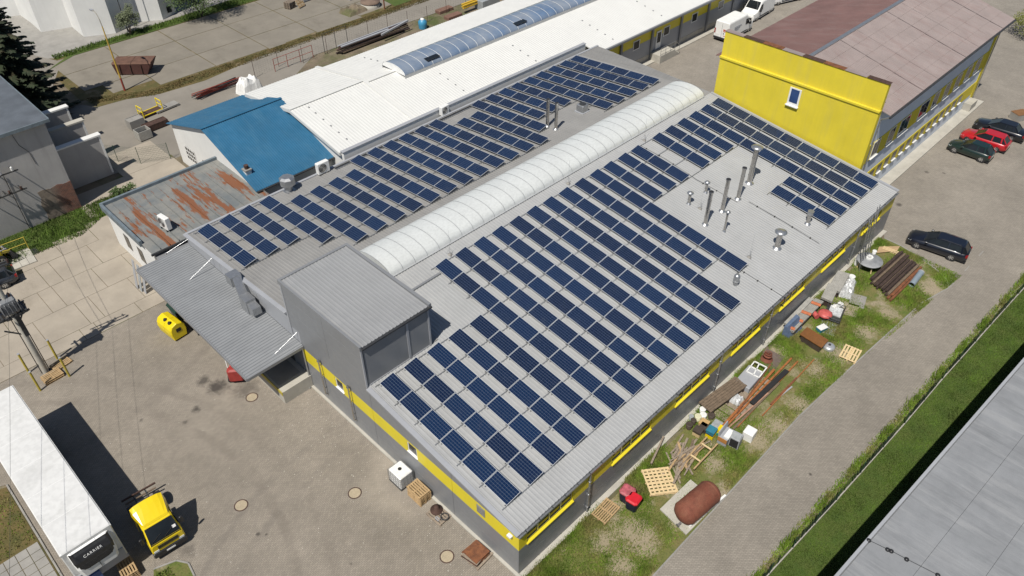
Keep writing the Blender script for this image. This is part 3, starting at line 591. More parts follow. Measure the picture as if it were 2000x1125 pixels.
b.bar((-0.1, YW - 0.1, zroof(YW) + 0.05), (47, YW - 0.1, zroof(YW) + 0.05), 0.22, 0.12)
b.build('flashing', CLAD_L, hall)
# ---- barrel skylight on the ridge
sky_ = T('barrel_skylight', None, None); sky_.parent = hall
SX0, SX1, SY0, SY1 = 6.6, 42.7, -1.83, 1.95
yc = (SY0 + SY1) / 2; hw = (SY1 - SY0) / 2
def arc(x, dz=0.0, n=14, e=0.0):
    return [(x, yc + (hw + e) * cos(pi * i / n), 6.16 + (zW(0, SY1) + 0.12 - 6.16) * (0.5 + 0.5 * cos(pi * i / n)) + (0.84 + dz) * sin(pi * i / n) ** 0.85) for i in range(n + 1)]
nseg = 34; st = (SX1 - SX0) / nseg
for i in range(nseg):
    x0, x1 = SX0 + i * st + 0.012, SX0 + (i + 1) * st - 0.012
    b = MB(); b.loft([arc(x0), arc(x1)], 0, False, False, True, close=False)
    b.build('skylight_sheet', POLYC, sky_)
b = MB()
for i in range(nseg + 1):
    x = SX0 + i * st; A = arc(x - 0.013, 0.010, e=0.01); B = arc(x + 0.013, 0.010, e=0.01); b.loft([A, B], 0, close=False)
b.build('skylight_arches', GALV, sky_)
b = MB()
for x in (SX0, SX1):
    A = arc(x); b.add(A + [(x, SY0, 5.9), (x, SY1, 5.6)], [tuple(range(len(A) + 0)) + (len(A), len(A) + 1)])
b.build('skylight_end', POLYC, sky_)
b = MB(); b.bb(SX0 - 0.02, SX1 + 0.02, SY0 - 0.05, SY0 + 0.03, 5.9, 6.19); b.bb(SX0 - 0.02, SX1 + 0.02, SY1 - 0.03, SY1 + 0.05, 5.6, zW(0, SY1) + 0.15); b.build('skylight_kerb', DSTEEL, sky_)
b = MB(); b.bb(SX0 - 0.02, SX1 + 0.02, SY0 - 0.09, SY0 + 0.02, 6.192, 6.225); b.build('skylight_rail', ALU, sky_)
# ---- tower
tw = T('tower', None, None); tw.parent = hall
TX, TY0, TY1, TZ = 4.85, -7.85, 0.25, 8.62
zt = lambda x, y: TZ + 0.01 * (y + 4)
b = MB(); b.bb(0.002, TX, TY0, TY1, 3.9, TZ - 0.06); b.build('tower_core', CLAD, tw)
for z0, z1 in ((3.5, 4.9), (4.9, 6.3), (6.3, 7.5), (7.5, TZ - 0.02)):
    for a, c in ((TY0, -4.0), (-4.0, TY1)): 
        b = MB(); b.bb(-0.03, 0.0, a + 0.01, c - 0.01, max(z0, 6.12 if False else z0) + 0.008, z1 - 0.008)
        if z0 > 3.6: b.build('cladding_panel', CLAD, tw)
for x0, x1 in ((0.1, 3.1), (3.3, TX - 0.1)):
    b = MB(); b.bb(x0, x1, TY0 - 0.03, TY0, 5.5, TZ - 0.25); b.build('cladding_panel', CLAD, tw)
for q_ in ((-0.09, 0.0, TY0 - 0.09, TY0, 5.35, TZ), (3.12, 3.28, TY0 - 0.07, TY0, 5.35, TZ - 0.1), (TX - 0.1, TX + 0.02, TY0 - 0.07, TY0, 5.35, TZ - 0.1), (0, TX, TY0 - 0.06, TY0, 5.36, 5.5), (-0.07, 0.0, TY1 - 0.08, TY1 + 0.06, 3.9, TZ)):
    b = MB(); b.bb(*q_); b.build('corner_trim', CLAD_L, tw)
corrugated('tower_roof', ROOF_TW, tw, 0.02, TX + 0.02, TY0 - 0.05, TY1 - 0.1, zt, 0.25, 0.035)
b = MB()
b.bb(-0.12, 0.02, TY0 - 0.1, TY1 + 0.1, TZ - 0.2, TZ + 0.1); b.bb(TX + 0.02, TX + 0.22, TY0 - 0.1, TY1 + 0.1, TZ - 0.2, TZ + 0.12); b.bb(0.02, TX + 0.02, TY1 - 0.1, TY1 + 0.1, TZ - 0.2, TZ + 0.12)
b.build('roof_edge', CLAD, tw)
b = MB(); b.bb(0.0, TX + 0.2, TY0 - 0.2, TY0 - 0.06, TZ - 0.17, TZ - 0.06); b.build('tower_gutter', DSTEEL, tw)
# roof flashing skirt left of the tower
b = MB(); b.bar((5.2, TY0, zE(0, TY0) + 0.06), (5.2, -2.0, zE(0, -2) + 0.06), 0.5, 0.03); b.build('tower_skirt', ROOF_W, tw)
# ---- loading canopy
cn = T('canopy', None, None); cn.parent = hall
zc = lambda x, y: 3.72 - 0.05 * (x + 4.0) if False else 3.75 + 0.03 * (x + 4.0)
corrugated('canopy_roof', ROOF_CN, cn, -4.05, -0.02, -0.75, 14.2, zc, 0.25, 0.055, along='x', thick=0.06)
b = MB(); b.bb(-4.14, -4.05, -0.8, 14.25, 3.58, 3.80); b.bb(-4.05, -0.03, -0.85, -0.75, 3.60, 3.82); b.bb(-4.05, -2.6, 14.2, 14.3, 3.6, 3.82); b.build('canopy_fascia', CLAD, cn)
for y in (1.0, 4.6, 8.2, 11.8):
    b = MB(); b.bb(-4.0, -0.05, y - 0.05, y + 0.05, 3.5, 3.69); b.build('canopy_beam', DSTEEL, cn)
for (a, c) in (((367, 467), (324, 495)), ((415, 503), (370, 547)), ((481, 587), (449, 619)), ((580, 649), (535, 693))):
    q = G(*c, 3.86); p = PX(*a, -0.02)
    b = MB(); b.cyl(p, q, 0.022, n=6); b.cyl((q.x, q.y, 3.76), (q.x, q.y, 3.9), 0.05, n=6); b.build('tie_rod', ALU, cn)
# dock platform under the canopy
b = MB(); b.bb(-2.2, -0.02, -0.85, 6.0, 0.0, 1.08); b.build('loading_dock', CONC, hall)
b = MB(); b.bb(-2.05, -0.35, -0.15, 5.9, 1.08, 1.10); b.build('dock_mat', CONC_D, hall)
b = MB(); b.bb(-2.24, -2.2, -0.85, 6.0, 0.78, 1.1); b.build('dock_edge', YELP, hall)
b = MB(); b.bb(-0.04, -0.004, 1.0, 4.6, 1.1, 3.4); b.build('dock_door', DSTEEL, hall)
# facade vent pipes
for y in (-2.75, -5.85):
    b = MB(); b.cyl((-0.18, y, 0.9), (-0.18, y, 3.95), 0.055, n=8); b.cyl((-0.18, y, 0.9), (-0.0, y, 0.75), 0.06, n=8)
    b.cyl((-0.18, y, 3.95), (-0.18, y, 4.15), 0.11, 0.02, n=8); b.cyl((-0.18, y, 3.82), (-0.18, y, 3.95), 0.06, 0.11, n=8)
    for z in (1.4, 2.6, 3.5): b.bb(-0.13, -0.001, y - 0.03, y + 0.03, z, z + 0.04)
    b.build('flue_pipe', STAIN, hall)
b = MB(); b.cyl((-0.1, -0.75, 0.15), (-0.1, -0.75, 3.6), 0.06, n=8); b.cyl((-0.1, -0.75, 0.15), (-0.35, -0.85, 0.06), 0.06, n=8); b.build('downpipe', GALV, hall)
# ================================================================== SOLAR PANELS
def pv_mat(name, c, c2):
    k = NT(name, 0.12)
    tc = k.n.new('ShaderNodeTexCoord').outputs['Object']
    v = k.map(tc, (1, 1, 1))
    sx = k.n.new('ShaderNodeSeparateXYZ'); k.L.new(v, sx.inputs[0])
    def line(s, period, wdt):   # bright line at each cell border
        f = k.math('FRACT', k.math('DIVIDE', s, period)); d = k.math('MINIMUM', f, k.math('SUBTRACT', 1.0, f)); return k.math('LESS_THAN', d, wdt / period)
    a = line(sx.outputs['X'], 0.98 / 6, 0.0055); b = line(sx.outputs['Y'], 1.683 / 10, 0.0045)
    bus = line(k.math('ADD', sx.outputs['X'], 0.98 / 24), 0.98 / 12, 0.0012)
    oi = k.n.new('ShaderNodeObjectInfo').outputs['Random']
    cc = k.mix(c, c2, oi)
    cc = k.mix(cc, tuple(x * 1.5 for x in c), k.ramp(k.noise(6.3, 3, 0.6), 0.4, 0.65, 0, 0.5))
    cc = k.mix(cc, (0.05, 0.08, 0.13), k.math('MULTIPLY', bus, 0.4))
    cc = k.mix(cc, (0.26, 0.32, 0.40), k.math('MULTIPLY', k.math('MAXIMUM', a, k.math('MULTIPLY', b, 0.4)), 0.48))
    cc = k.mix(cc, (0.10, 0.11, 0.12), k.ramp(k.noise(1.1, 5, 0.7), 0.55, 0.8, 0, 0.15))
    k.col(cc); k.b.inputs['Coat Weight'].default_value = 0.0
    k.b.inputs['Specular IOR Level'].default_value = 0.22
    return k.M
PV = pv_mat('solar_cells', (0.006, 0.0125, 0.036), (0.006, 0.02, 0.06))
PF = mat('panel_frame', (0.58, 0.60, 0.62), 0.4, 0.3, var=0.06, scale=4)
PITCH = 1.67 * 1.05; PW = PITCH - 0.03; PD = 1.02; TILT = radians(11)
xEr = [0.65, 2.4, 4.18, 5.91, 7.68, 9.43, 11.2, 12.92, 14.68, 16.44, 18.2, 19.94, 21.7, 23.5, 25.3, 26.95, 28.76, 30.44, 33.33, 35.08, 36.87, 38.64, 40.39, 42.14]
xWr = [0.71, 2.46, 4.14, 5.87, 7.57, 9.34, 11.07, 12.73, 14.45, 16.19, 17.88, 19.57, 21.34, 22.99, 24.79, 26.47, 28.16, 29.92, 31.67, 33.33, 35.07, 36.77, 38.54, 40.31, 41.93]
sE = 3.0145; sW = 3.2507
Ecols = {}
for r in range(24):
    if r < 5: Ecols[r] = list(range(3, 9))
    elif r < 13: Ecols[r] = list(range(9))
    elif r == 13: Ecols[r] = list(range(7))
    elif r == 14: Ecols[r] = list(range(8))
    elif r < 19: Ecols[r] = [0, 1, 2]
    elif r < 21: Ecols[r] = [0, 1, 2, 6, 7, 8]
    else: Ecols[r] = list(range(9))
Wcols = {}
for r in range(25):
    if r < 3: Wcols[r] = [0, 1, 2, 3]
    elif r == 3: Wcols[r] = [0, 1, 2, 3, 4]
    elif r < 8: Wcols[r] = [1, 2, 3, 4, 5]
    elif r < 14: Wcols[r] = list(range(6))
    elif r < 16: Wcols[r] = [1, 2, 3, 4, 5]
    elif r == 16: Wcols[r] = [0, 1, 2, 3, 4]
    elif r < 20: Wcols[r] = [0, 1, 2, 3]
    else: Wcols[r] = list(range(6))
# prototype meshes in a frame whose y runs along the row, x up the tilt
def frame_mesh():
    b = MB(); w = 0.02; t = 0.035
    b.bb(0, PD, 0, w, 0, t); b.bb(0, PD, PW - w, PW, 0, t); b.bb(0, w, w, PW - w, 0, t); b.bb(PD - w, PD, w, PW - w, 0, t)
    o = b.build('frame', PF); me = o.data; bpy.data.objects.remove(o); return me
def glass_mesh():
    b = MB(); b.bb(0.0, PD - 0.04, 0.0, PW - 0.04, 0.006, 0.030); o = b.build('glass', PV); me = o.data; bpy.data.objects.remove(o); return me
def brk_mesh():
    b = MB(); rise = PD * sin(TILT)
    b.bar((0.0, 0, -0.055), (PD, 0, -rise - 0.055 + 0.0) , 0.03, 0.03)   # set in the panel's own tilted frame (rotated back below)
    o = b.build('bracket', GALV); me = o.data; bpy.data.objects.remove(o); return me
def brk_mesh2():
    c, s_ = cos(TILT), sin(TILT); b = MB()
    # in tilted local frame, the roof direction is rotated by -TILT
    def loc(hx, hz): return (hx * c + hz * s_, 0, -hx * s_ + hz * c)
    p = [loc(-0.05, -0.085), loc(1.12, -0.085), loc(0.96, -0.06), loc(0.96, 0.96 / c * s_ - 0.005)]
    b.bar(p[0], p[1], 0.035, 0.03); b.bar(p[2], p[3], 0.035, 0.025)
    for hx in (0.06, 1.02): b.bar(loc(hx, -0.20), loc(hx, -0.09), 0.05, 0.04)
    o = b.build('bracket', GALV); me = o.data; bpy.data.objects.remove(o); return me
FM, GM, BM = frame_mesh(), glass_mesh(), brk_mesh2()
def panel(x, y0, y1, slope, label, group):
    """row runs from y0 (start, near the ridge or wall) towards y1; slope in rad about x"""
    z = zroof(y0) + 0.125
    o = T('solar_panel', label, 'solar panel', (x, y0, z), 0, group)
    d = -1 if y1 < y0 else 1
    ax = Vector((0, d * cos(slope), sin(-slope) if True else 0))
    ydir = Vector((0, y1 - y0, zroof(y1) - zroof(y0))).normalized()
    nrm = Vector((1, 0, 0)).cross(ydir) if d > 0 else ydir.cross(Vector((1, 0, 0)))
    if nrm.z < 0: nrm = -nrm
    tl = TILT + radians(random.gauss(0, 0.35)); xd = (Vector((1, 0, 0)) * cos(tl) + nrm * sin(tl)).normalized()
    if d < 0: ydir = -ydir; o.location = (x, y1, zroof(y1) + 0.125)
    zd = xd.cross(ydir)
    o.location = Vector(o.location) + Vector((-0.066, -0.066, 0.08))     # clear of the roof sheet on its feet
    M3 = Matrix((xd, ydir, zd)).transposed(); o.rotation_euler = M3.to_euler()
    inst('frame', FM, o); g = inst('glass', GM, o, (0.02, 0.02, 0))
    inst('bracket', BM, o, (0, 0.12, 0)); inst('bracket', BM, o, (0, PW - 0.12, 0))
    return o
cE = 1 / sqrt(1 + TE * TE); cW = 1 / sqrt(1 + TW * TW)
for r, cols in Ecols.items():
    for j, c in enumerate(cols):
        y0 = -(sE + c * PITCH) * cE; y1 = y0 - PW * cE
        blk = 'from the skylight' 
        nm = ORD[c] + ' place' 
        panel(xEr[r], y0, y1, 0, f'solar panel on the window-side slope, {ORD[r]} row from the tower, {ORD[c]} place from skylight', 'solar panels on the window-side roof slope')
for r, cols in Wcols.items():
    for c in cols:
        ya = (sW + (6 - c) * PITCH) * cW; yb = ya - PW * cW
        panel(xWr[r], ya, yb, 0, f'solar panel on the white-hall slope, {ORD[r]} row from the canopy, {ORD[c]} place from parapet', 'solar panels on the roof slope beside the white hall')
# mounting rails along the building under the panel joints
def rails(colsmap, xs, ypos, side, nj):
    k = 0
    for j in range(nj + 1):
        rows = [r for r in colsmap if (j in colsmap[r] or j - 1 in colsmap[r])]
        runs = []; 
        for r in rows:
            if runs and r == runs[-1][-1] + 1: runs[-1].append(r)
            else: runs.append([r])
        for q, run in enumerate(runs):
            x0 = xs[run[0]] - 0.35; x1 = xs[run[-1]] + 1.25; y = ypos(j); z = zroof(y) + 0.065
            b = MB(); b.bb(0, x1 - x0, -0.022, 0.022, -0.022, 0.022)
            o = b.build('mounting_rail', GALV, None, (x0, y, z))
            ref = 'skylight' if side == 'window-side' else 'parapet'
            tag(o, f'mounting rail under {side} panels, {ORD[j]} line from the {ref}, {ORD[q]} length from yard', 'rail', 'mounting rails under the solar panels')
rails(Ecols, xEr, lambda j: -(sE + j * PITCH - 0.015) * cE, 'window-side', 9)
rails(Wcols, xWr, lambda j: (sW + (6 - j) * PITCH + 0.015) * cW, 'hall-side', 6)

# ================================================================== THINGS ON THE ROOF
def flue(u, v, h, r, label, cap='open', west=False, lean=None):
    p = RW(u, v) if west else RE(u, v)
    t = T('roof_flue', label, 'chimney', p)
    b = MB(); b.cyl((0, 0, -0.05), (0, 0, h), r, n=14); b.build('pipe', STAIN, t)
    for z in [h * k / 4 for k in (1, 2, 3)]:
        b = MB(); b.cyl((0, 0, z - 0.02), (0, 0, z + 0.02), r * 1.09, n=14); b.build('joint_band', STAIN, t)
    b = MB(); b.cyl((0, 0, 0.0), (0, 0, 0.14), r * 1.9, r * 1.05, n=14); b.build('base_flashing', GALV, t)
    b = MB()
    if cap == 'open':
        b.cyl((0, 0, h - 0.06), (0, 0, h + 0.06), r * 1.25, n=14); b.build('rim', STAIN, t)
        b = MB(); b.cyl((0, 0, h + 0.06), (0, 0, h + 0.065), r * 1.0, n=14); b.build('mouth', BLACK, t)
    elif cap == 'disc':
        b.lathe([(r * 2.3, h + 0.16), (r * 2.35, h + 0.2), (r * 1.2, h + 0.30), (0.02, h + 0.33)], n=18); b.build('rain_cap', GALV, t)
        b = MB()
        for a in range(3): b.cyl((r * cos(a * 2.1), r * sin(a * 2.1), h - 0.1), (r * 1.3 * cos(a * 2.1), r * 1.3 * sin(a * 2.1), h + 0.2), 0.012, n=4)
        b.build('cap_strut', GALV, t)
    elif cap == 'drum':
        b.cyl((0, 0, h - 0.12), (0, 0, h + 0.12), r * 1.6, n=14); b.cyl((0, 0, h + 0.12), (0, 0, h + 0.17), r * 1.75, n=14); b.build('cowl', GALV, t)
    return t
flue(1463, 357, 3.05, 0.20, 'tallest stainless flue with a wide disc cap, nearest the yellow wall', 'disc')
flue(1441, 388, 2.75, 0.15, 'stainless flue standing beside the disc-capped tall flue', 'open')
flue(1410, 412, 2.8, 0.15, 'stainless flue in the middle of the three open-topped tall flues', 'open')
flue(1377, 438, 2.85, 0.15, 'stainless flue nearest the panel rows of the three open-topped tall flues', 'open')
flue(1414, 452, 1.55, 0.08, 'thin short flue with flat cap below the three tall flues', 'disc')
flue(1517, 484, 1.25, 0.19, 'short fat flue with a grey disc cap on bare roof near the eave', 'disc')
flue(1577, 437, 1.0, 0.14, 'short flue with drum cowl in front of the corner solar panels', 'drum')
flue(1378, 376, 0.75, 0.10, 'small roof vent with disc cap behind the tall flues', 'disc')
flue(1345, 398, 0.8, 0.11, 'small roof vent with disc cap beside the panel row end', 'disc')
flue(1069, 247, 2.55, 0.14, 'stainless flue closer to the panels of the pair by the skylight', 'open', True)
flue(1085.5, 252.5, 2.45, 0.14, 'stainless flue closer to the skylight of the pair behind panels', 'open', True)
p = RE(1436, 556); t = T('turbine_vent', 'small rounded galvanised vent at the end of a panel row', 'vent', p)
b = MB(); b.lathe([(0.17, -0.05), (0.17, 0.35), (0.22, 0.4), (0.22, 0.75), (0.16, 0.88), (0.02, 0.92)], n=14); b.build('vent_body', GALV, t)
b = MB(); b.cyl((0, 0, 0.36), (0, 0, 0.39), 0.235, n=14); b.build('vent_band', ALU, t)
def ac_unit(p, label, rz=0.0, w=0.95, d=0.4, h=0.8, lift=0.12, m=None):
    t = T('air_conditioner', label, 'air conditioner', p, rz)
    b = MB(); b.bev(-w / 2, w / 2, -d / 2, d / 2, lift, lift + h, 0.03); b.build('casing', m or PLAST_W, t)
    b = MB(); b.cyl((-0.1 * w, -d / 2 - 0.012, lift + h / 2), (-0.1 * w, -d / 2 + 0.02, lift + h / 2), h * 0.4, n=20); b.build('fan_opening', BLACKP, t)
    b = MB()
    for k in range(5):
        rr = h * 0.4 * (k + 1) / 5.2
        for q in range(16):
            a, c = 2 * pi * q / 16, 2 * pi * (q + 1) / 16
            b.cyl((-0.1 * w + rr * cos(a), -d / 2 - 0.02, lift + h / 2 + rr * sin(a)), (-0.1 * w + rr * cos(c), -d / 2 - 0.02, lift + h / 2 + rr * sin(c)), 0.006, n=3)
    b.build('fan_grille', PLAST_W, t)
    b = MB()
    for s_ in (-1, 1): b.bb(s_ * w * 0.35 - 0.04, s_ * w * 0.35 + 0.04, -d / 2 - 0.05, d / 2 + 0.05, -0.02, lift)
    b.build('feet', DSTEEL, t); return t
ac_unit(RW(632, 338), 'white air conditioner with fan grille by the blue roof eave', -pi / 2 * 0, h=0.95, w=1.1)
ac_unit(RW(868, 224), 'white air conditioner beside the pipe tray under the white parapet', 0.1)
ac_unit(G(326, 446, 3.75), 'white air conditioner standing on the rusty annex roof', -1.45, h=1.0, w=1.05)
p = RW(1137, 218); t = T('roof_fan_box', 'square galvanised fan box on the roof near the two flues', 'vent', p)
b = MB(); b.bev(-0.4, 0.4, -0.4, 0.4, 0.1, 0.75, 0.05); b.build('fan_casing', GALV, t)
b = MB(); b.bb(-0.5, 0.5, -0.5, 0.5, -0.05, 0.1); b.build('fan_base', CLAD_L, t)
b = MB(); b.cyl((0.0, 0, 0.75), (0, 0, 0.82), 0.3, n=16); b.build('fan_mouth', DSTEEL, t)
p = RW(565, 372); t = T('exhaust_cowl', 'large galvanised octagonal exhaust cowl by the blue roof corner', 'vent', p)
b = MB(); b.lathe([(0.32, -0.1), (0.32, 0.5), (0.62, 0.62), (0.62, 1.15), (0.42, 1.3), (0.4, 1.3)], n=8, smooth=False); b.build('cowl_body', GALV, t)
b = MB(); b.bb(-0.45, 0.45, -0.45, 0.45, -0.1, 0.06); b.build('cowl_base', GALV, t)
# ventilation duct over the canopy
t = T('ventilation_duct', 'boxy galvanised ventilation duct on the grey wall above the canopy', 'duct', (-0.6, 4.6, 0))
b = MB(); b.bb(-0.35, 0.35, -0.45, 0.45, 3.9, 5.0); b.build('duct_box', GALV, t)
b = MB(); b.hexa([(-0.3, 0.45, 4.2), (0.3, 0.45, 4.2), (0.5, 1.25, 5.1), (-0.1, 1.25, 5.1), (-0.3, 0.45, 5.0), (0.3, 0.45, 5.0), (0.5, 1.25, 5.9), (-0.1, 1.25, 5.9)]); b.build('duct_elbow', GALV, t)
b = MB(); b.bb(-0.25, 0.55, 1.25, 2.0, 5.2, 5.95); b.build('duct_head', GALV, t)
b = MB(); b.bb(-0.2, 0.5, 2.0, 2.02, 5.28, 5.88); b.build('duct_mouth', BLACK, t)
b = MB(); b.hexa([(-0.3, -1.1, 4.1), (0.3, -1.1, 4.1), (0.3, -0.45, 3.95), (-0.3, -0.45, 3.95), (-0.3, -1.1, 4.7), (0.3, -1.1, 4.7), (0.3, -0.45, 4.8), (-0.3, -0.45, 4.8)]); b.build('duct_outlet', GALV, t)
# lightning rods
for (u, v, wst, lb) in ((879, 498, 0, 'thin lightning rod on a small base at the tower end of skylight'), (1110, 359, 0, 'thin lightning rod beside the middle of the skylight'), (1258, 275, 0, 'thin lightning rod in the gap between panel blocks by skylight'), (1367, 408, 0, 'thin lightning rod among the tall flues'), (1463, 503, 0, 'thin lightning rod at the longest panel row end')):
    p = RE(u, v); t = T('lightning_rod', lb, 'lightning rod', p, 0, 'lightning rods on the hall roof')
    b = MB(); b.lathe([(0.16, 0), (0.16, 0.06), (0.1, 0.1), (0.03, 0.12)], n=12); b.build('rod_base', CONC_D, t)
    b = MB(); b.cyl((0, 0, 0.1), (0, 0, 2.1), 0.009, 0.005, n=5); b.build('rod', GALV, t)
    b = MB()
    for a in range(3): b.cyl((0.3 * cos(a * 2.09), 0.3 * sin(a * 2.09), 0.02), (0, 0, 0.6), 0.008, n=4)
    b.build('rod_stay', GALV, t)
# conductor wires with clamps across the roof
def conductor(pts, label):
    q = [RE(*p_) for p_ in pts]; o0 = q[0]; t = T('lightning_conductor', label, 'wire', o0, 0, 'lightning conductors on the hall roof')
    b = MB(); b.tube([tuple(p_ - o0 + Vector((0, 0, 0.07))) for p_ in q], 0.012, 4); b.build('wire', DSTEEL, t)
    for a, c in zip(q, q[1:]):
        n = max(1, int((c - a).length / 1.1))
        for i in range(n):
            p_ = a + (c - a) * ((i + 0.5) / n) - o0; k = MB(); k.box((p_.x, p_.y, p_.z + 0.05), (0.12, 0.07, 0.09)); k.build('clamp', BLACKP, t)
conductor([(1462, 395), (1530, 434), (1600, 477)], 'dark conductor wire with clamps crossing roof in front of the corner panels')
conductor([(1440, 525), (1520, 575), (1545, 590)], 'dark conductor wire with clamps running from the longest panel row to the eave')
conductor([(1250, 285), (1300, 312), (1360, 352), (1440, 396)], 'dark conductor wire with clamps in the gap between panel blocks')
conductor([(893, 532), (910, 550), (950, 580)], 'dark conductor wire with clamps between the two longest panel rows by skylight')
# pipe tray along the white parapet
a = RW(640, 330); c = RW(855, 232)
t = T('pipe_tray', 'dark pipe bundle lying along the hall roof below the white parapet', 'pipe', (13.0, YW - 0.45, zroof(YW)))
for k in range(3):
    b = MB(); b.tube([(0, -0.12 * k, 0.12), (12, -0.12 * k, 0.12), (29.5, -0.12 * k, 0.12)], 0.04, 6); b.build('pipe', DSTEEL if k < 2 else GALV, t)
t = T('roof_channel', 'grey cable channel lying on the bare roof behind the tower', 'cable channel', RE(795, 575))
q = RE(860, 535) - RE(795, 575); b = MB(); b.bar((0, 0, 0.07), (q.x, q.y, q.z + 0.07), 0.16, 0.1); b.build('channel', CLAD, t)
# ================================================================== OTHER BUILDINGS
def wall_box(name, m, parent, x0, x1, y0, y1, z0, z1):
    b = MB(); b.bb(x0, x1, y0, y1, z0, z1); return b.build(name, m, parent)
# ---- annex with the rusty roof
ax = T('annex_building', 'low white annex with a rust-streaked sheet roof beside the hall', 'building')
wall_box('wall', RENDER_W, ax, -2.3, 7.7, 15.6, 23.9, 0, 3.62)
zr = lambda x, y: 3.66 + 0.012 * (y - 15.5)
b = MB(); n = 14; st = 10.3 / n      # flat sheets with standing seams
for i in range(n):
    x0 = -2.42 + i * st; c = [(x0, 15.4), (x0 + st - 0.02, 15.4), (x0 + st - 0.02, 23.9), (x0, 23.9)]
    q = MB(); q.loft([[(x, y, zr(x, y) - 0.04) for x, y in c], [(x, y, zr(x, y)) for x, y in c]], 0, True, True); q.bb(x0 + st - 0.05, x0 + st - 0.02, 15.42, 23.85, 3.7, 3.80)
    q.build('roof_sheet', ROOF_RU, ax)
BLUG = mat('weathered_blue_trim', (0.15, 0.185, 0.21), 0.6, var=0.2, scale=2, fine=0.2)
b = MB(); b.bb(-2.55, 7.9, 23.85, 24.08, 3.5, 4.02); b.bb(-2.58, -2.36, 17.0, 23.85, 3.5, 4.0); b.build('parapet', BLUG, ax)
b = MB(); b.bb(-2.5, 7.8, 15.28, 15.42, 3.5, 3.64); b.build('gutter', DSTEEL, ax)
b = MB(); b.bb(-2.25, 7.6, 14.35, 15.55, 0, 3.3); b.build('link_wall', CLAD, ax)
for y in (18.2, 20.6):
    b = MB(); b.bb(-2.33, -2.3, y, y + 0.9, 1.0, 2.3); b.build('window', GLASS, ax)
# leaning boards by its wall
for i, (u, v) in enumerate(((268, 562), (276, 568), (284, 572))):
    p = G(u, v); t = T('leaning_board', ['pale board leaning on the annex wall, furthest from the canopy', 'grey board between two pale ones leaning on the annex wall', 'pale board leaning on the annex wall, nearest the canopy'][i], 'board', p, 0, 'boards leaning on the annex wall')
    b = MB(); b.hexa([(-0.03, -0.22, 0), (0.0, -0.22, 0), (0.0, 0.18, 0), (-0.03, 0.18, 0), (0.42, -0.22, 2.5 - i * 0.2), (0.45, -0.22, 2.5 - i * 0.2), (0.45, 0.18, 2.5 - i * 0.2), (0.42, 0.18, 2.5 - i * 0.2)]); b.build('board', CLAD_L if i != 1 else TARP, t)
# ---- blue roof building
bl = T('blue_roof_building', 'white gabled building with a bright blue ribbed metal roof', 'building')
bx0, bx1, byE, byR, byW, bzE, bzR, bzW = 7.6, 15.0, 16.9, 24.6, 32.4, 3.85, 6.55, 4.1
b = MB(); prof = [(byE + 0.35, 0), (byW - 0.3, 0), (byW - 0.3, bzW - 0.0), (byR, bzR - 0.12), (byE + 0.35, bzE - 0.0)]
b.loft([[(bx0, y, z) for y, z in prof], [(bx1, y, z) for y, z in prof]], 0, True, True); b.build('wall', RENDER_W, bl)
zb1 = lambda x, y: bzE + (bzR - bzE) * (y - byE) / (byR - byE); zb2 = lambda x, y: bzW + (bzR - bzW) * (byW - y) / (byW - byR)
corrugated('roof_slope', ROOF_BL, bl, bx0 - 0.35, bx1 + 0.1, byE, byR, zb1, 0.2, 0.03)
corrugated('roof_slope', ROOF_BL, bl, bx0 - 0.35, bx1 + 0.1, byR + 0.002, byW, zb2, 0.2, 0.03)
b = MB(); b.bar((bx0 - 0.38, byR, bzR + 0.05), (bx1 + 0.12, byR, bzR + 0.05), 0.3, 0.05); b.build('ridge_cap', ROOF_BL, bl)
b = MB(); b.cyl((bx0 - 0.3, byE - 0.08, bzE - 0.06), (bx1 + 0.1, byE - 0.08, bzE - 0.06), 0.08, n=8); b.build('gutter', DSTEEL, bl)
wy = 29.5
b = MB(); b.bb(bx0 - 0.02, bx0 + 0.02, wy - 0.9, wy + 0.9, 1.1, 2.5); wo = b.build('window', GLASS, bl)
b = MB()
for i in range(5): b.bb(bx0 - 0.05, bx0 - 0.02, wy - 0.9 + i * 0.45 - 0.03, wy - 0.9 + i * 0.45 + 0.03, 1.1, 2.5)
for z in (1.1, 1.55, 2.0, 2.46): b.bb(bx0 - 0.048, bx0 - 0.021, wy - 0.9, wy + 0.9, z - 0.02, z + 0.03)
b.build('glazing_bars', FRAME_W, wo)
b = MB(); b.bb(bx0 - 0.02, bx0 + 0.02, 26.6, 27.2, 1.5, 2.3); wo = b.build('window', GLASS, bl)
b = MB(); b.bb(bx0 - 0.06, bx0 - 0.02, 26.55, 27.25, 1.43, 1.5); b.build('sill', FRAME_W, wo)
p = G(487, 350, 3.9)
ch = T('brick_chimney', 'old rendered chimney with dark cowl between the rusty and blue roofs', 'chimney', (p.x, p.y, 3.3))
b = MB(); b.box((0, 0, 0.7), (0.5, 0.5, 1.6)); b.build('stack', RENDER_W, ch)
b = MB(); b.box((0, 0, 1.56), (0.62, 0.62, 0.12)); b.build('chimney_cap', CONC_D, ch)
b = MB(); b.cyl((0, 0, 1.62), (0, 0, 1.95), 0.16, 0.2, n=10); b.build('chimney_pot', RUSTD, ch)
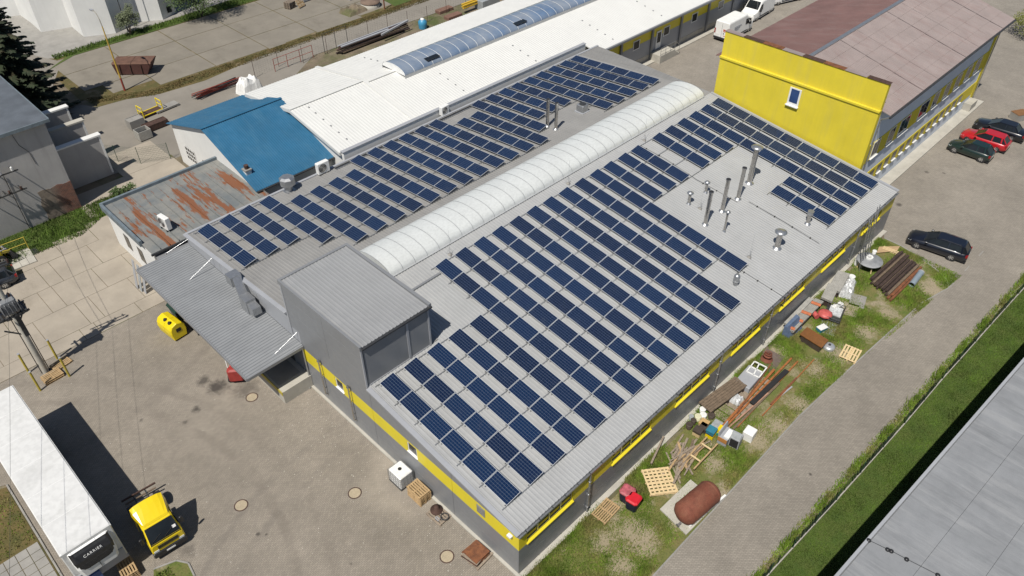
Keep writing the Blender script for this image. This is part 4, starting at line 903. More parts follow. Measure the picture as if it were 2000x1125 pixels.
# ---- white hall
wh = T('white_roof_hall', 'long hall with a bright white ribbed roof and blue-tinted barrel skylight', 'building')
WX1 = 92.0; wyR, wzR = 22.3, 6.25; wyE, wzE = 15.1, 4.92; wyW, wzW = 30.3, 4.95
zwe = lambda x, y: wzR - (wzR - wzE) * (wyR - y) / (wyR - wyE); zww = lambda x, y: wzR - (wzR - wzW) * (y - wyR) / (wyW - wyR)
b = MB(); prof = [(wyE + 0.05, 0), (wyW - 0.2, 0), (wyW - 0.2, wzW - 0.1), (wyR, wzR - 0.1), (wyE + 0.05, wzE - 0.1)]
b.loft([[(x, y, z) for y, z in prof] for x in (14.9, WX1)], 0, True, True); b.build('wall', RENDER_W, wh)
up = 0.28
corrugated('roof_slope', ROOF_WH, wh, 14.4, 22.6, wyE, wyR, lambda x, y: zwe(x, y) + up, 0.3, 0.018, thick=0.3)
corrugated('roof_slope', ROOF_WH, wh, 14.4, 22.6, wyR + 0.002, wyW, lambda x, y: zww(x, y) + up, 0.3, 0.018, thick=0.3)
corrugated('roof_slope', ROOF_WH, wh, 22.61, 46.0, wyE, wyR, zwe, 0.3, 0.018, thick=0.25)
corrugated('roof_slope', ROOF_WH, wh, 46.01, WX1, 13.4, wyR, zwe, 0.3, 0.018, thick=0.12)
corrugated('roof_slope', ROOF_WH, wh, 22.61, WX1, wyR + 0.002, wyW, zww, 0.3, 0.018, thick=0.25)
b = MB()
for (x0, x1, dz) in ((14.4, 22.55, up), (22.7, 26.9, 0)): b.bar((x0, wyR, wzR + dz + 0.05), (x1, wyR, wzR + dz + 0.05), 0.4, 0.04)
for s_ in (0, 1):
    ya, yb = ((wyE, wyR), (wyR, wyW))[s_]; f = (zwe, zww)[s_]
    b.bar((22.5, ya, f(0, ya) + up + 0.05), (22.5, yb, f(0, yb) + up + 0.05), 0.35, 0.08)
b.build('ridge_flashing', ROOF_WH, wh)
b = MB(); b.bb(14.6, 45.6, 14.75, 15.08, 4.3, 5.28); b.build('parapet_wall', WHITE, wh)
b = MB(); b.bb(14.5, 45.65, 14.7, 15.1, 5.28, 5.33); b.build('parapet_cap', CLAD_L, wh)
# blue-tinted skylight
POLYB = mat('polycarbonate_blue', (0.11, 0.17, 0.27), 0.16, var=0.2, scale=0.5, col2=(0.28, 0.31, 0.35), thr=0.55, pscale=0.3, soft=0.2, spec=0.7)
sk = T('barrel_skylight', None, None); sk.parent = wh
s0, s1, ya, yb = 26.2, 88.0, 20.75, 24.2; yc2 = (ya + yb) / 2; hw2 = (yb - ya) / 2
def arc2(x, dz=0, n=12): return [(x, yc2 + (hw2 + dz) * cos(pi * i / n), 6.22 + (0.66 + dz) * sin(pi * i / n) ** 0.9) for i in range(n + 1)]
nn = 52; st = (s1 - s0) / nn
for i in range(nn):
    b = MB(); b.loft([arc2(s0 + i * st + 0.015), arc2(s0 + (i + 1) * st - 0.015)], 0, smooth=True, close=False); b.build('skylight_sheet', POLYB, sk)
b = MB()
for i in range(nn + 1):
    x = s0 + i * st; b.loft([arc2(x - 0.022, 0.014), arc2(x + 0.022, 0.014)], 0, close=False)
b.build('skylight_arches', WHITE, sk)
b = MB(); A = arc2(s0); b.add(A, [tuple(range(len(A)))]); b.build('skylight_end', WHITE, sk)
b = MB(); b.bb(s0, s1, ya - 0.06, ya + 0.02, 5.8, 6.26); b.bb(s0, s1, yb - 0.02, yb + 0.06, 5.8, 6.26); b.build('skylight_kerb', GALV, sk)
for x in (29.2, 41.5):      # vent flaps
    b = MB(); b.bar((x, ya + 0.5, 6.74), (x + 1.6, ya + 0.5, 6.74), 0.7, 0.06); b.build('vent_flap', GLASS, sk)
gm = MB(); gm.box((0, 0, 0.04), (0.09, 0.16, 0.07)); go = gm.build('snow_guard', CLAD, wh, (16.0, 16.2, zwe(0, 16.2) + up)); 
for (x, f, dz, yr) in ((16.0, zwe, up, (17.3, 18.4, 19.5, 20.6, 21.6)), (27.2, zww, 0, (25.3, 26.4, 27.5, 28.6)), (29.5, zwe, 0, (16.2, 17.3, 18.4, 19.5)), (39.2, zwe, 0, (15.9, 17.0, 18.1, 19.2)), (49.5, zwe, 0, (14.2, 15.3, 16.4, 17.5, 18.6)), (58.5, zwe, 0, (14.4, 15.6, 16.8, 18))):
    for y in yr: inst('snow_guard', go.data, wh, (x, y, f(x, y) + dz))
# yellow-grey side of the white hall beyond the solar roof
yF = 14.35
xs_ = [46.2, 51.3, 57.0, 62.7, 68.4, 74.1, 79.8, 85.5, 91.5]
for x0, x1 in zip(xs_, xs_[1:]):
    b = MB(); b.bb(x0 + 0.02, x1 - 0.02, yF, yF + 0.6, 0.75, 2.55); b.build('wall_panel', CLAD_L, wh)
    b = MB(); b.bb(x0 + 0.02, x1 - 0.02, yF + 0.005, yF + 0.6, 2.56, 4.3); b.build('wall_panel', CLAD_Y, wh)
    b = MB(); b.bb(x0 - 0.16, x0 + 0.16, yF - 0.18, yF + 0.1, 0.0, 4.45); b.build('pillar', CLAD, wh)
    xm = (x0 + x1) / 2 - 0.6
    b = MB()
    for q in ((xm, xm + 0.09, 2.1, 3.2), (xm + 1.1, xm + 1.2, 2.1, 3.2), (xm + 0.09, xm + 1.1, 2.1, 2.19), (xm + 0.09, xm + 1.1, 3.11, 3.2)): b.bb(q[0], q[1], yF - 0.05, yF + 0.02, q[2], q[3])
    wo = b.build('window', FRAME_W, wh); b = MB(); b.bb(xm + 0.09, xm + 1.1, yF - 0.02, yF + 0.003, 2.19, 3.11); b.build('pane', GLASS, wo)
b = MB(); b.bb(46.0, 91.5, yF - 0.02, yF + 0.6, 0, 0.74); b.bb(46.0, 91.5, yF - 0.9, yF - 0.021, -0.02, 0.12); b.build('plinth', CONC, wh)
b = MB(); b.bb(46.0, WX1, 13.22, 13.4, 4.36, 4.58); b.build('gutter', CLAD, wh)
b = MB(); b.bb(57.9, 58.9, yF - 0.07, yF - 0.01, 0.95, 3.1); do = b.build('door', FRAME_W, wh); b = MB(); b.bb(58.08, 58.72, yF - 0.09, yF - 0.07, 1.7, 2.9); b.build('door_pane', GLASS, do)
st_ = T('entrance_landing', 'pale concrete landing with steel railing at the white hall door', 'steps', (58.6, 13.5, 0))
b = MB(); b.bb(-1.7, 1.2, -0.75, 0.7, 0, 0.92); b.build('platform', CONC, st_)
for i in range(3):
    b = MB(); b.bb(1.2 + i * 0.3, 1.5 + i * 0.3, -0.75, 0.7, 0, 0.7 - i * 0.23); b.build('step', CONC, st_)
b = MB()
for x in (-1.65, -0.7, 0.25, 1.15): b.cyl((x, -0.7, 0.9), (x, -0.7, 1.9), 0.025, n=6)
b.cyl((-1.65, -0.7, 1.9), (1.15, -0.7, 1.9), 0.025, n=6); b.cyl((-1.65, -0.7, 1.45), (1.15, -0.7, 1.45), 0.018, n=6); b.cyl((1.15, -0.7, 1.9), (2.1, -0.7, 1.1), 0.025, n=6); b.cyl((2.1, -0.7, 0), (2.1, -0.7, 1.1), 0.025, n=6); b.build('railing', GALV, st_)
# lean-to on its far side
lt = T('lean_to', 'flat white lean-to roof along the far side of the white hall', 'shed')
b = MB(); b.hexa([(14.9, 30.25, 3.6), (27.9, 30.25, 3.6), (27.9, 33.6, 3.15), (14.9, 33.9, 3.15), (14.9, 30.25, 3.72), (27.9, 30.25, 3.72), (27.9, 33.6, 3.27), (14.9, 33.9, 3.27)]); b.build('shed_roof', ROOF_WH, lt)
b = MB(); b.bb(15.2, 27.6, 30.3, 33.3, 0, 3.1); b.build('shed_wall', RENDER_W, lt)
# ---- yellow office block
yb_ = T('yellow_block', 'tall yellow-fronted block with faded red corrugated roof at the hall end', 'building')
fx = 44.35; y0, y1 = -16.6, -1.85; XE = 72.3
wall_box('front_wall', RENDER_Y, yb_, fx, fx + 0.5, y0, y1, 0, 9.55)
b = MB(); b.bb(fx + 0.12, fx + 0.55, y0, y1, 9.55, 11.8); b.build('front_parapet', RENDER_Y, yb_)
b = MB(); b.bb(fx - 0.1, fx + 0.3, y0 - 0.04, y1 + 0.04, 9.42, 9.58); b.build('ledge', RENDER_Y, yb_)
for i in range(8):      # rusty capping sheets
    a = y0 - 0.05 + i * (y1 - y0 + 0.1) / 8; c = a + (y1 - y0 + 0.1) / 8 - 0.03
    b = MB(); b.bb(fx + 0.06, fx + 0.62, a, c, 11.8, 11.83 + 0.015 * (i % 2)); b.build('capping_sheet', [RUSTD, RUST, ROOF_RDE][i * 5 % 3], yb_)
yr_, zr_ = -9.2, 11.25; ye_, ze_ = -17.35, 9.2; yw_, zw_ = -1.05, 9.2
b = MB(); prof = [(y0 + 0.1, 0.02), (y1 - 0.1, 0.02), (y1 - 0.1, 9.2), (yr_, zr_ - 0.15), (y0 + 0.1, 9.2)]
b.loft([[(x, y, z) for y, z in prof] for x in (fx + 0.5, XE)], 0, True, True); b.build('wall', RENDER_B, yb_)
zs1 = lambda x, y: ze_ + (zr_ - ze_) * (y - ye_) / (yr_ - ye_); zs2 = lambda x, y: zw_ + (zr_ - zw_) * (yw_ - y) / (yw_ - yr_)
ncol = 12; ln = (XE + 0.3 - fx - 0.58) / ncol
for k in range(6):       # overlapping courses of corrugated sheet down the sunny slope
    ya_ = ye_ + (yr_ - ye_) * k / 6; yb2 = ye_ + (yr_ - ye_) * (k + 1) / 6 + 0.12
    corrugated('roof_course', ROOF_RDE, yb_, fx + 0.58, XE + 0.3, ya_, min(yb2, yr_), lambda x, y, k=k: zs1(x, y) + 0.0 + 0.032 * ((yb2 - y) / (yb2 - ya_)), 0.24, 0.05)
corrugated('roof_slope', ROOF_RD, yb_, fx + 0.58, XE + 0.3, yr_ + 0.01, yw_, zs2, 0.24, 0.05)
for k in range(1, 9):
    x = fx + 0.6 + k * 3.05; b = MB(); b.bar((x, ye_, zs1(x, ye_) + 0.07), (x, yr_, zr_ + 0.055), 0.03, 0.03); b.build('sheet_lap', ROOF_RDE, yb_)
b = MB(); b.bar((fx + 0.6, yr_, zr_ + 0.06), (XE + 0.3, yr_, zr_ + 0.06), 0.35, 0.06); b.build('ridge_cap', GALV, yb_)
b = MB(); b.cyl((fx + 0.3, ye_ - 0.08, ze_ - 0.05), (XE + 0.3, ye_ - 0.08, ze_ - 0.05), 0.09, n=8); b.build('gutter', DSTEEL, yb_)
b = MB(); b.cyl((fx + 0.6, ye_ - 0.05, ze_ - 0.1), (fx + 0.7, y0 - 0.08, ze_ - 0.6), 0.06, n=6); b.cyl((fx + 0.7, y0 - 0.08, 0), (fx + 0.7, y0 - 0.08, ze_ - 0.6), 0.06, n=6); b.cyl((XE - 0.3, y0 - 0.1, 0), (XE - 0.3, y0 - 0.1, ze_ - 0.3), 0.06, n=6); b.build('downpipe', GALV, yb_)
b = MB(); b.bb(fx - 0.05, fx + 0.02, -10.0, -8.95, 7.5, 9.05); wo = b.build('window', FRAME_W, yb_)
b = MB(); b.bb(fx - 0.06, fx - 0.05, -9.85, -9.1, 7.75, 8.95); b.build('pane', GLASSB, wo)
b = MB(); b.bb(fx - 0.22, fx, -10.05, -8.9, 7.42, 7.5); b.build('sill', FRAME_W, wo)
yq = y0 + 0.1
for (z0, z1, m) in ((4.3, 6.1, RENDER_Y), (1.35, 2.75, RENDER_Y)):
    b = MB(); b.bb(fx + 0.6, XE - 0.8, yq - 0.03, yq - 0.001, z0, z1); b.build('colour_band', m, yb_)
b = MB(); b.bb(XE - 0.8, XE + 0.02, yq - 0.05, yq - 0.002, 0, 8.8); b.build('colour_band', RENDER_Y, yb_)
for k, x in enumerate((46.6, 49.6, 52.2, 56.3, 59.0, 61.6, 64.2, 66.8, 69.2)):
    w_ = 2.0 if k in (2, 3) else 1.3
    b = MB(); b.bb(x - w_ / 2, x + w_ / 2, yq - 0.06, yq - 0.031, 4.55, 6.05); wo = b.build('window', FRAME_W, yb_)
    b = MB(); b.bb(x - w_ / 2 + 0.1, x - 0.04, yq - 0.07, yq - 0.061, 4.65, 5.95); b.bb(x + 0.04, x + w_ / 2 - 0.1, yq - 0.07, yq - 0.061, 4.65, 5.95); b.build('pane', GLASS, wo)
    b = MB(); b.bb(x - w_ / 2 - 0.05, x + w_ / 2 + 0.05, yq - 0.2, yq - 0.03, 4.46, 4.5); b.build('sill', FRAME_W, wo)
for k in range(15):
    x = 46.4 + k * 1.52
    b = MB(); b.bb(x - 0.45, x + 0.45, yq - 0.05, yq - 0.031, 1.72, 2.5); wo = b.build('window', GLASS, yb_)
    b = MB(); b.bb(x - 0.4, x + 0.4, yq - 0.19, yq - 0.03, 1.64, 1.68); b.build('sill', FRAME_W, wo)
b = MB(); b.bb(44.6, XE + 1.2, y0 - 0.95, y0 + 0.09, -0.03, 0.14); b.build('plinth', CONC, yb_)
b = MB(); b.bb(XE - 2.3, XE - 0.6, y0 - 0.7, y0 + 0.08, 0.14, 0.9); b.build('entrance_steps', CONC, yb_)
# ---- flat grey roof, bottom right
fl = T('flat_roof_building', 'building with a pale grey membrane flat roof beside the lawn', 'building', (0, -32.25, 0), -0.063)
HF = 6.0
wall_box('wall', CLAD, fl, -30, 80, -40, 0, 0, HF - 0.1)
b = MB(); sw = 2.2
for i in range(18):
    y = -0.15 - i * sw
    q = MB(); q.bb(-30, 80, y - sw + 0.0, y - 0.012, HF - 0.1, HF + 0.004 * (i % 2)); q.build('membrane_strip', MEMBR, fl)
b = MB(); b.bb(-30.1, 80.1, -0.12, 0.03, HF - 0.25, HF + 0.06); b.build('roof_edge', CLAD_L, fl)
def rl(u, v):
    q = G(u, v, HF + 0.05); q = q - Vector((0, -32.25, 0)); ca, sa = cos(0.063), sin(0.063); return (q.x * ca - q.y * sa, q.x * sa + q.y * ca)
pts = [(1697, 1055), (1734, 1073), (1741, 1076), (1771, 1092), (1832, 1123)]
b = MB(); b.tube([(*rl(*q), HF + 0.06) for q in pts] + [(rl(1832, 1123)[0] - 1, rl(1832, 1123)[1] - 2.5, HF + 0.06)], 0.012, 4); b.build('conductor_wire', DSTEEL, fl)
for q in pts: b = MB(); b.lathe([(0.11, HF), (0.11, HF + 0.06), (0.04, HF + 0.1)], (*rl(*q), 0), n=12); b.build('wire_block', BLACKP, fl)
# ---- old grey house, left
oh = T('transformer_house', 'tall old grey rendered house with exposed brick corner, dark flat roof', 'building')
wall_box('wall', RENDER_G, oh, -34, -2.35, 31.4, 47.5, 0, 8.45)
b = MB(); b.hexa([(-34.3, 31.1, 8.45), (-2.05, 31.1, 8.45), (-2.05, 47.8, 8.45), (-34.3, 47.8, 8.45), (-34.3, 31.1, 8.6), (-2.05, 31.1, 8.6), (-2.05, 47.8, 8.6), (-34.3, 47.8, 8.6)])
ROOFD = mat('bitumen_roof', (0.10, 0.115, 0.135), 0.8, var=0.2, scale=0.8, fine=0.2)
b.build('roof', ROOFD, oh)
b = MB(); b.bb(-34.35, -2.0, 31.02, 31.1, 8.38, 8.66); b.bb(-2.05, -1.97, 31.1, 47.8, 8.38, 8.66); b.build('roof_fascia', BLUG, oh)
sxyz = BRICK_K.n.new('ShaderNodeSeparateXYZ'); cxyz = BRICK_K.n.new('ShaderNodeCombineXYZ'); BRICK_K.L.new(BRICK_K.pos, sxyz.inputs[0]); BRICK_K.L.new(sxyz.outputs[0], cxyz.inputs[0]); BRICK_K.L.new(sxyz.outputs[2], cxyz.inputs[1])
_b2, _f2 = BRICK_K.brick(cxyz.outputs[0], 0.25, 0.08, 0.012, (0.24, 0.075, 0.04), (0.15, 0.05, 0.035), (0.2, 0.17, 0.14))
cc = BRICK_K.mix(_b2, (0.23, 0.20, 0.16), BRICK_K.ramp(sxyz.outputs[0], -3.3, -4.1, 0, 0.85)); cc = BRICK_K.mix(cc, (0.06, 0.05, 0.045), BRICK_K.ramp(BRICK_K.noise(2.5, 5, 0.7), 0.5, 0.7, 0, 0.7)); BRICK_K.col(cc); BRICK_K.bump(_f2, 0.6, -0.02)
b = MB(); zz_ = [(-5.15, 0.0), (-2.33, 0.0), (-2.33, 2.75), (-2.9, 2.7), (-3.4, 2.85), (-4.0, 2.72), (-4.6, 2.86), (-5.05, 2.8), (-4.95, 2.2), (-5.2, 1.5), (-5.05, 0.8)]
b.loft([[(x, 31.4, z) for x, z in zz_], [(x, 31.375, z) for x, z in zz_]], 0, True, True); b.build('brick_patch', BRICK_K.M, oh)
b = MB(); b.tube([(-6.75, 31.33, 0.0), (-6.75, 31.33, 5.2)], 0.03, 6); b.build('wall_cable', DSTEEL, oh)
b = MB(); b.tube([(-4.9, 31.37, 8.3), (-4.75, 31.37, 7.2), (-4.3, 31.37, 6.4), (-4.2, 31.37, 5.2)], 0.02, 4); b.build('wall_crack_cable', DSTEEL, oh)
# insulator brackets on that wall
t = T('insulator_bracket', 'steel bracket with pale insulators fixed high on the old grey house', 'bracket', (-7.6, 31.4, 5.4))
b = MB(); b.bar((-1.6, -0.9, 0.35), (1.9, -0.9, 0.35), 0.08, 0.1); b.bar((-1.6, -0.9, -1.4), (1.9, -0.9, -1.4), 0.08, 0.1)
for x in (-1.2, 0.3, 1.5): b.bar((x, 0, 0.35), (x, -0.95, 0.35), 0.07, 0.07); b.bar((x, 0, -1.4), (x, -0.95, -1.4), 0.07, 0.07)
b.build('bracket_frame', DSTEEL, t)
for x in (-1.2, -0.3, 0.6, 1.5):
    b = MB(); b.lathe([(0.05, 0.4), (0.13, 0.45), (0.07, 0.52), (0.13, 0.58), (0.07, 0.65), (0.12, 0.71), (0.03, 0.78)], (x, -0.9, 0), n=10); b.build('insulator', PLAST_W, t)
    b = MB(); b.lathe([(0.05, -1.35), (0.12, -1.3), (0.06, -1.2), (0.11, -1.12), (0.03, -1.05)], (x, -0.9, 0), n=10); b.build('insulator', RUSTD, t)
# concrete bays on its far side
sb_ = T('concrete_bays', 'three grey concrete cross walls with white caps behind the old house', 'building')
for k in range(3):
    ya2 = 34.7 + k * 3.75; zt_ = 4.0; xr = 2.05 + 0.05 * k
    b = MB(); b.bb(-2.33, xr, ya2, ya2 + 0.45, 0, zt_); b.build('cross_wall', RENDER_G, sb_)
    b = MB(); b.bb(-0.9 if k == 1 else -2.33, xr + 0.12, ya2 - 0.1, ya2 + 0.55, zt_, zt_ + 0.14); b.build('wall_cap', RENDER_W if k != 1 else CONC, sb_)
    b = MB(); b.bb(xr - 0.16, xr + 0.02, ya2 - 0.04, ya2 - 0.002, 0.2, zt_); b.build('corner_strip', RENDER_W, sb_)
for k in range(2):
    b = MB(); b.hexa([(-2.33, 35.16 + k * 3.75, 0), (2.0, 35.16 + k * 3.75, 0), (2.0, 38.44 + k * 3.75, 0), (-2.33, 38.44 + k * 3.75, 0), (-2.33, 35.16 + k * 3.75, 2.2), (1.9, 35.16 + k * 3.75, 1.9), (1.9, 38.44 + k * 3.75, 1.9), (-2.33, 38.44 + k * 3.75, 2.2)]); b.build('bay_fill', mat('mossy_concrete', (0.20, 0.20, 0.14), 0.95, var=0.25, scale=1.5), sb_)
# ---- white saw-tooth building, top left
zg = T('sawtooth_white_building', 'tall white rendered building with a zigzag front at the lot edge', 'building')
zpx = [(40, 30), (60, 44), (81, 62.7), (141, 53), (164, 72), (226.7, 65), (262, 47), (272, 42.7), (318.7, 38.7), (345, 24)]
base = [G(*q) for q in zpx]; poly = [(p.x, p.y) for p in base] + [(base[-1].x + 2, 105), (base[0].x - 6, 105), (base[0].x - 6, 84)]
b = MB(); b.prism(poly, 0, 9.5); b.build('wall', RENDER_W, zg)
b = MB(); b.prism([(x + (0.0), y + 0.15) for x, y in poly], 9.5, 9.75); b.build('roof', ROOFD, zg)
for (u, v, w_, h_) in ((238, 50, 0.5, 0.7), (330, 24, 0.5, 0.8)):
    p = G(u, v + 8); b = MB(); b.box((p.x + 0.25, p.y + 0.1, 0.9), (0.6, 0.5, 0.8)); b.build('window', GLASS, zg)
b = MB(); q = G(252, 62); b.cyl((q.x, q.y + 0.4, 0), (q.x, q.y + 0.4, 9), 0.05, n=6); b.build('downpipe', DSTEEL, zg)
# ================================================================== VEHICLES
RIM = mat('alloy_rim', (0.5, 0.5, 0.5), 0.3, 0.7, var=0.1, scale=9)
LAMP = mat('headlamp', (0.65, 0.68, 0.70), 0.1, var=0.1, scale=9)
TAIL = mat('tail_lamp', (0.25, 0.012, 0.012), 0.2, var=0.2, scale=9)
PLATE = mat('number_plate', (0.7, 0.7, 0.68), 0.5, var=0.05, scale=9)
def paint(name, c, coat=0.8): return mat(name, c, 0.28, 0.0, var=0.05, scale=2, coat=coat)
def wheel_meshes(r, w):
    b = MB(); n = 20; prof = [(r * 0.62, -w / 2), (r * 0.95, -w / 2), (r, -w * 0.35), (r, w * 0.35), (r * 0.95, w / 2), (r * 0.62, w / 2)]
    rings = [[(rr * cos(2 * pi * i / n), y, rr * sin(2 * pi * i / n)) for i in range(n)] for rr, y in prof]
    b.loft(rings, 0, True, True, True); o = b.build('tyre', BLACK); ty = o.data; bpy.data.objects.remove(o)
    b = MB(); b.cyl((0, -w / 2 - 0.004, 0), (0, w / 2 + 0.004, 0), r * 0.2, n=10)
    for k in range(5):
        a = 2 * pi * k / 5
        for sgn in (-1, 1):
            y = sgn * (w / 2 + 0.002)
            b.hexa([(r * .1 * cos(a - .9), y - 0.01, r * .1 * sin(a - .9)), (r * .64 * cos(a - .22), y - 0.01, r * .64 * sin(a - .22)), (r * .64 * cos(a + .22), y - 0.01, r * .64 * sin(a + .22)), (r * .1 * cos(a + .9), y - 0.01, r * .1 * sin(a + .9)),
                    (r * .1 * cos(a - .9), y + 0.01, r * .1 * sin(a - .9)), (r * .64 * cos(a - .22), y + 0.01, r * .64 * sin(a - .22)), (r * .64 * cos(a + .22), y + 0.01, r * .64 * sin(a + .22)), (r * .1 * cos(a + .9), y + 0.01, r * .1 * sin(a + .9))])
    nn = 18
    for sgn in (-1, 1):
        ra = [(r * .63 * cos(2 * pi * i / nn), sgn * (w / 2 + 0.006), r * .63 * sin(2 * pi * i / nn)) for i in range(nn)]; rb = [(r * .54 * cos(2 * pi * i / nn), sgn * (w / 2 + 0.008), r * .54 * sin(2 * pi * i / nn)) for i in range(nn)]
        b.loft([ra, rb] if sgn > 0 else [rb, ra])
    o = b.build('rim', RIM); ri = o.data; bpy.data.objects.remove(o)
    return ty, ri
WM = {}
def wheel(parent, x, y, r, w):
    k = (r, w)
    if k not in WM: WM[k] = wheel_meshes(r, w)
    o = bpy.data.objects.new('wheel', WM[k][0]); COL.objects.link(o); o.parent = parent; o.location = (x, y, r)
    inst('rim', WM[k][1], o)
def car(label, loc, rz, L, W, H, pm, kind='hatch', group=None, wb=None, tyre=0.31, rails=False, roofbars=False):
    """x = forward. Body loft, glass greenhouse, roof, wheels, lamps."""
    t = T('car', label, 'car', loc, rz, group); hw = W / 2; h = L / 2; wb = wb or L * 0.58
    fa = h - 0.19 * L - 0.02; ra = fa - wb
    belt = H * 0.62; z0 = 0.2
    # longitudinal stations: (x, half width, bottom, shoulder z, deck z)
    cowl = fa - 0.50; hood = belt * 0.93
    tailz = belt * (0.98 if kind != 'sedan' else 1.0)
    S = [(h, hw * 0.55, 0.32, 0.50, 0.56), (h - 0.06, hw * 0.80, 0.24, 0.60, 0.68), (h - 0.3, hw * 0.93, z0, hood * 0.86, hood * 0.90), (fa, hw * 0.985, z0, hood * 0.93, hood * 0.985), (cowl + 0.15, hw, z0, hood * 0.99, belt), (cowl - 0.6, hw, z0, belt, belt + 0.01),
         (0 - 0.3, hw, z0, belt + 0.01, belt + 0.03), (ra, hw * 0.99, z0, belt + 0.03, belt + 0.05), (-h + 0.35, hw * 0.95, z0 + 0.03, tailz, tailz + 0.04), (-h + 0.07, hw * 0.86, 0.3, tailz * 0.95, tailz), (-h, hw * 0.74, 0.36, tailz * 0.78, tailz * 0.80)]
    rings = []
    for (x, w, zb, zs, zd) in S:
        rings.append([(x, -w * 0.9, zb), (x, -w, zb + 0.14), (x, -w * 1.0, (zb + zs) / 2 + 0.05), (x, -w * 0.965, zs), (x, -w * 0.80, zd), (x, 0, zd + 0.025), (x, w * 0.80, zd), (x, w * 0.965, zs), (x, w, (zb + zs) / 2 + 0.05), (x, w, zb + 0.14), (x, w * 0.9, zb)])
    b = MB(); b.loft(rings, 0, True, True, True)
    b.build('body', pm, t)
    # greenhouse
    rf = H; wr = hw * 0.70
    if kind == 'hatch': gx = [cowl + 0.22, cowl - 0.62, -h + 0.62, -h + 0.14]
    elif kind == 'wagon': gx = [cowl + 0.22, cowl - 0.62, -h + 0.52, -h + 0.12]
    else: gx = [cowl + 0.22, cowl - 0.68, ra + 0.05, -h + 0.62]
    gz = belt - 0.02
    gr = [[(gx[0], -hw * 0.80, gz + 0.01), (gx[0], hw * 0.80, gz + 0.01), (gx[1], wr * 0.95, rf - 0.07), (gx[1], -wr * 0.95, rf - 0.07)]]
    lo = [(gx[0], -hw * 0.80), ((gx[0] + gx[1]) / 2 - 0.25, -hw * 0.92), ((gx[1] + gx[2]) / 2, -hw * 0.93), (gx[2], -hw * 0.90), (gx[3], -hw * 0.72), (gx[3], hw * 0.72), (gx[2], hw * 0.90), ((gx[1] + gx[2]) / 2, hw * 0.93), ((gx[0] + gx[1]) / 2 - 0.25, hw * 0.92), (gx[0], hw * 0.80)]
    hi = [(gx[1], -wr * 0.9), (gx[1] - 0.2, -wr), ((gx[1] + gx[2]) / 2, -wr), (gx[2] + 0.1, -wr * 0.97), (gx[2] - 0.05, -wr * 0.86), (gx[2] - 0.05, wr * 0.86), (gx[2] + 0.1, wr * 0.97), ((gx[1] + gx[2]) / 2, wr), (gx[1] - 0.2, wr), (gx[1], wr * 0.9)]
    zt_ = [rf - 0.07, rf - 0.045, rf - 0.035, rf - 0.05, rf - 0.08, rf - 0.08, rf - 0.05, rf - 0.035, rf - 0.045, rf - 0.07]
    A = [(x, y, gz) for x, y in lo]; B = [(x, y, z) for (x, y), z in zip(hi, zt_)]
    b = MB(); b.loft([A, B], 0, False, True, False); b.build('windows', GLASS, t)
    b = MB(); B2 = [(x * 1.0, y * 1.02, z + 0.004) for x, y, z in B]; C2 = [((x - (gx[1] + gx[2]) / 2) * 0.9 + (gx[1] + gx[2]) / 2, y * 0.82, rf) for x, y, z in B]
    b.loft([B2, C2], 0, False, True, True); b.build('roof', pm, t)
    def lerp(i, j, e=0.0): return None
    for i, w_, t_ in ((0, .06, .05), (9, .06, .05), (2, .09, .03), (7, .09, .03), (3, .12, .04), (6, .12, .04), (4, .10, .05), (5, .10, .05)):
        b = MB(); b.bar(Vector(A[i]), Vector(B[i]), w_, t_); b.build('pillar', pm, t)
    for y in (-1, 1):
        for x in (fa, ra): wheel(t, x, y * (hw - 0.12), tyre, 0.22)
        for x in (fa, ra):
            b = MB(); pts = [(x + (tyre + 0.06) * cos(a), y * (hw + 0.002), tyre + (tyre + 0.06) * sin(a)) for a in [pi * k / 10 for k in range(11)]] + [(x - tyre - 0.06, y * (hw + 0.002), 0.22), (x + tyre + 0.06, y * (hw + 0.002), 0.22)]
            b.add(pts if y < 0 else pts[::-1], [tuple(range(len(pts)))][:1] if y > 0 else [tuple(reversed(range(len(pts))))]); 
            # a shallow dark arch disc set inside the flank
            b2 = MB(); b2.cyl((x, y * (hw - 0.20), tyre), (x, y * (hw * 0.985), tyre + 0.015), tyre + 0.05, n=20); b2.build('wheel_arch', BLACK, t)
        b = MB(); b.hexa([(h - 0.34, y * hw * 0.90 - 0.03, 0.60), (h - 0.10, y * hw * 0.74 - 0.06, 0.58), (h - 0.10, y * hw * 0.74 + 0.06, 0.58), (h - 0.34, y * hw * 0.90 + 0.03, 0.60), (h - 0.36, y * hw * 0.88 - 0.03, 0.70), (h - 0.16, y * hw * 0.70 - 0.06, 0.69), (h - 0.16, y * hw * 0.70 + 0.06, 0.69), (h - 0.36, y * hw * 0.88 + 0.03, 0.70)]); b.build('headlight', LAMP, t)
        b = MB(); b.box((-h + 0.10, y * hw * 0.78, tailz * 0.86), (0.16, 0.2, 0.22)); b.build('tail_light', TAIL, t)
        b = MB(); b.bev(cowl - 0.20, cowl + 0.0, *(sorted((y * (hw + 0.02), y * (hw + 0.20)))), belt + 0.0, belt + 0.15, 0.03); b.build('mirror', pm, t)
        b = MB(); b.bb(-0.35 + 0.0, -0.15, *(sorted((y * hw * 1.0, y * (hw * 1.0 + 0.02)))), belt * 0.8, belt * 0.8 + 0.035); b.build('door_handle', pm, t)
    b = MB(); b.box((h - 0.015, 0, 0.42), (0.04, 0.52, 0.11)); b.build('number_plate', PLATE, t)
    b = MB(); b.box((-h + 0.02, 0, 0.62), (0.05, 0.52, 0.12)); b.build('number_plate', PLATE, t)
    b = MB(); b.box((h - 0.03, 0, 0.56), (0.08, 0.7, 0.09)); b.build('grille', BLACKP, t)
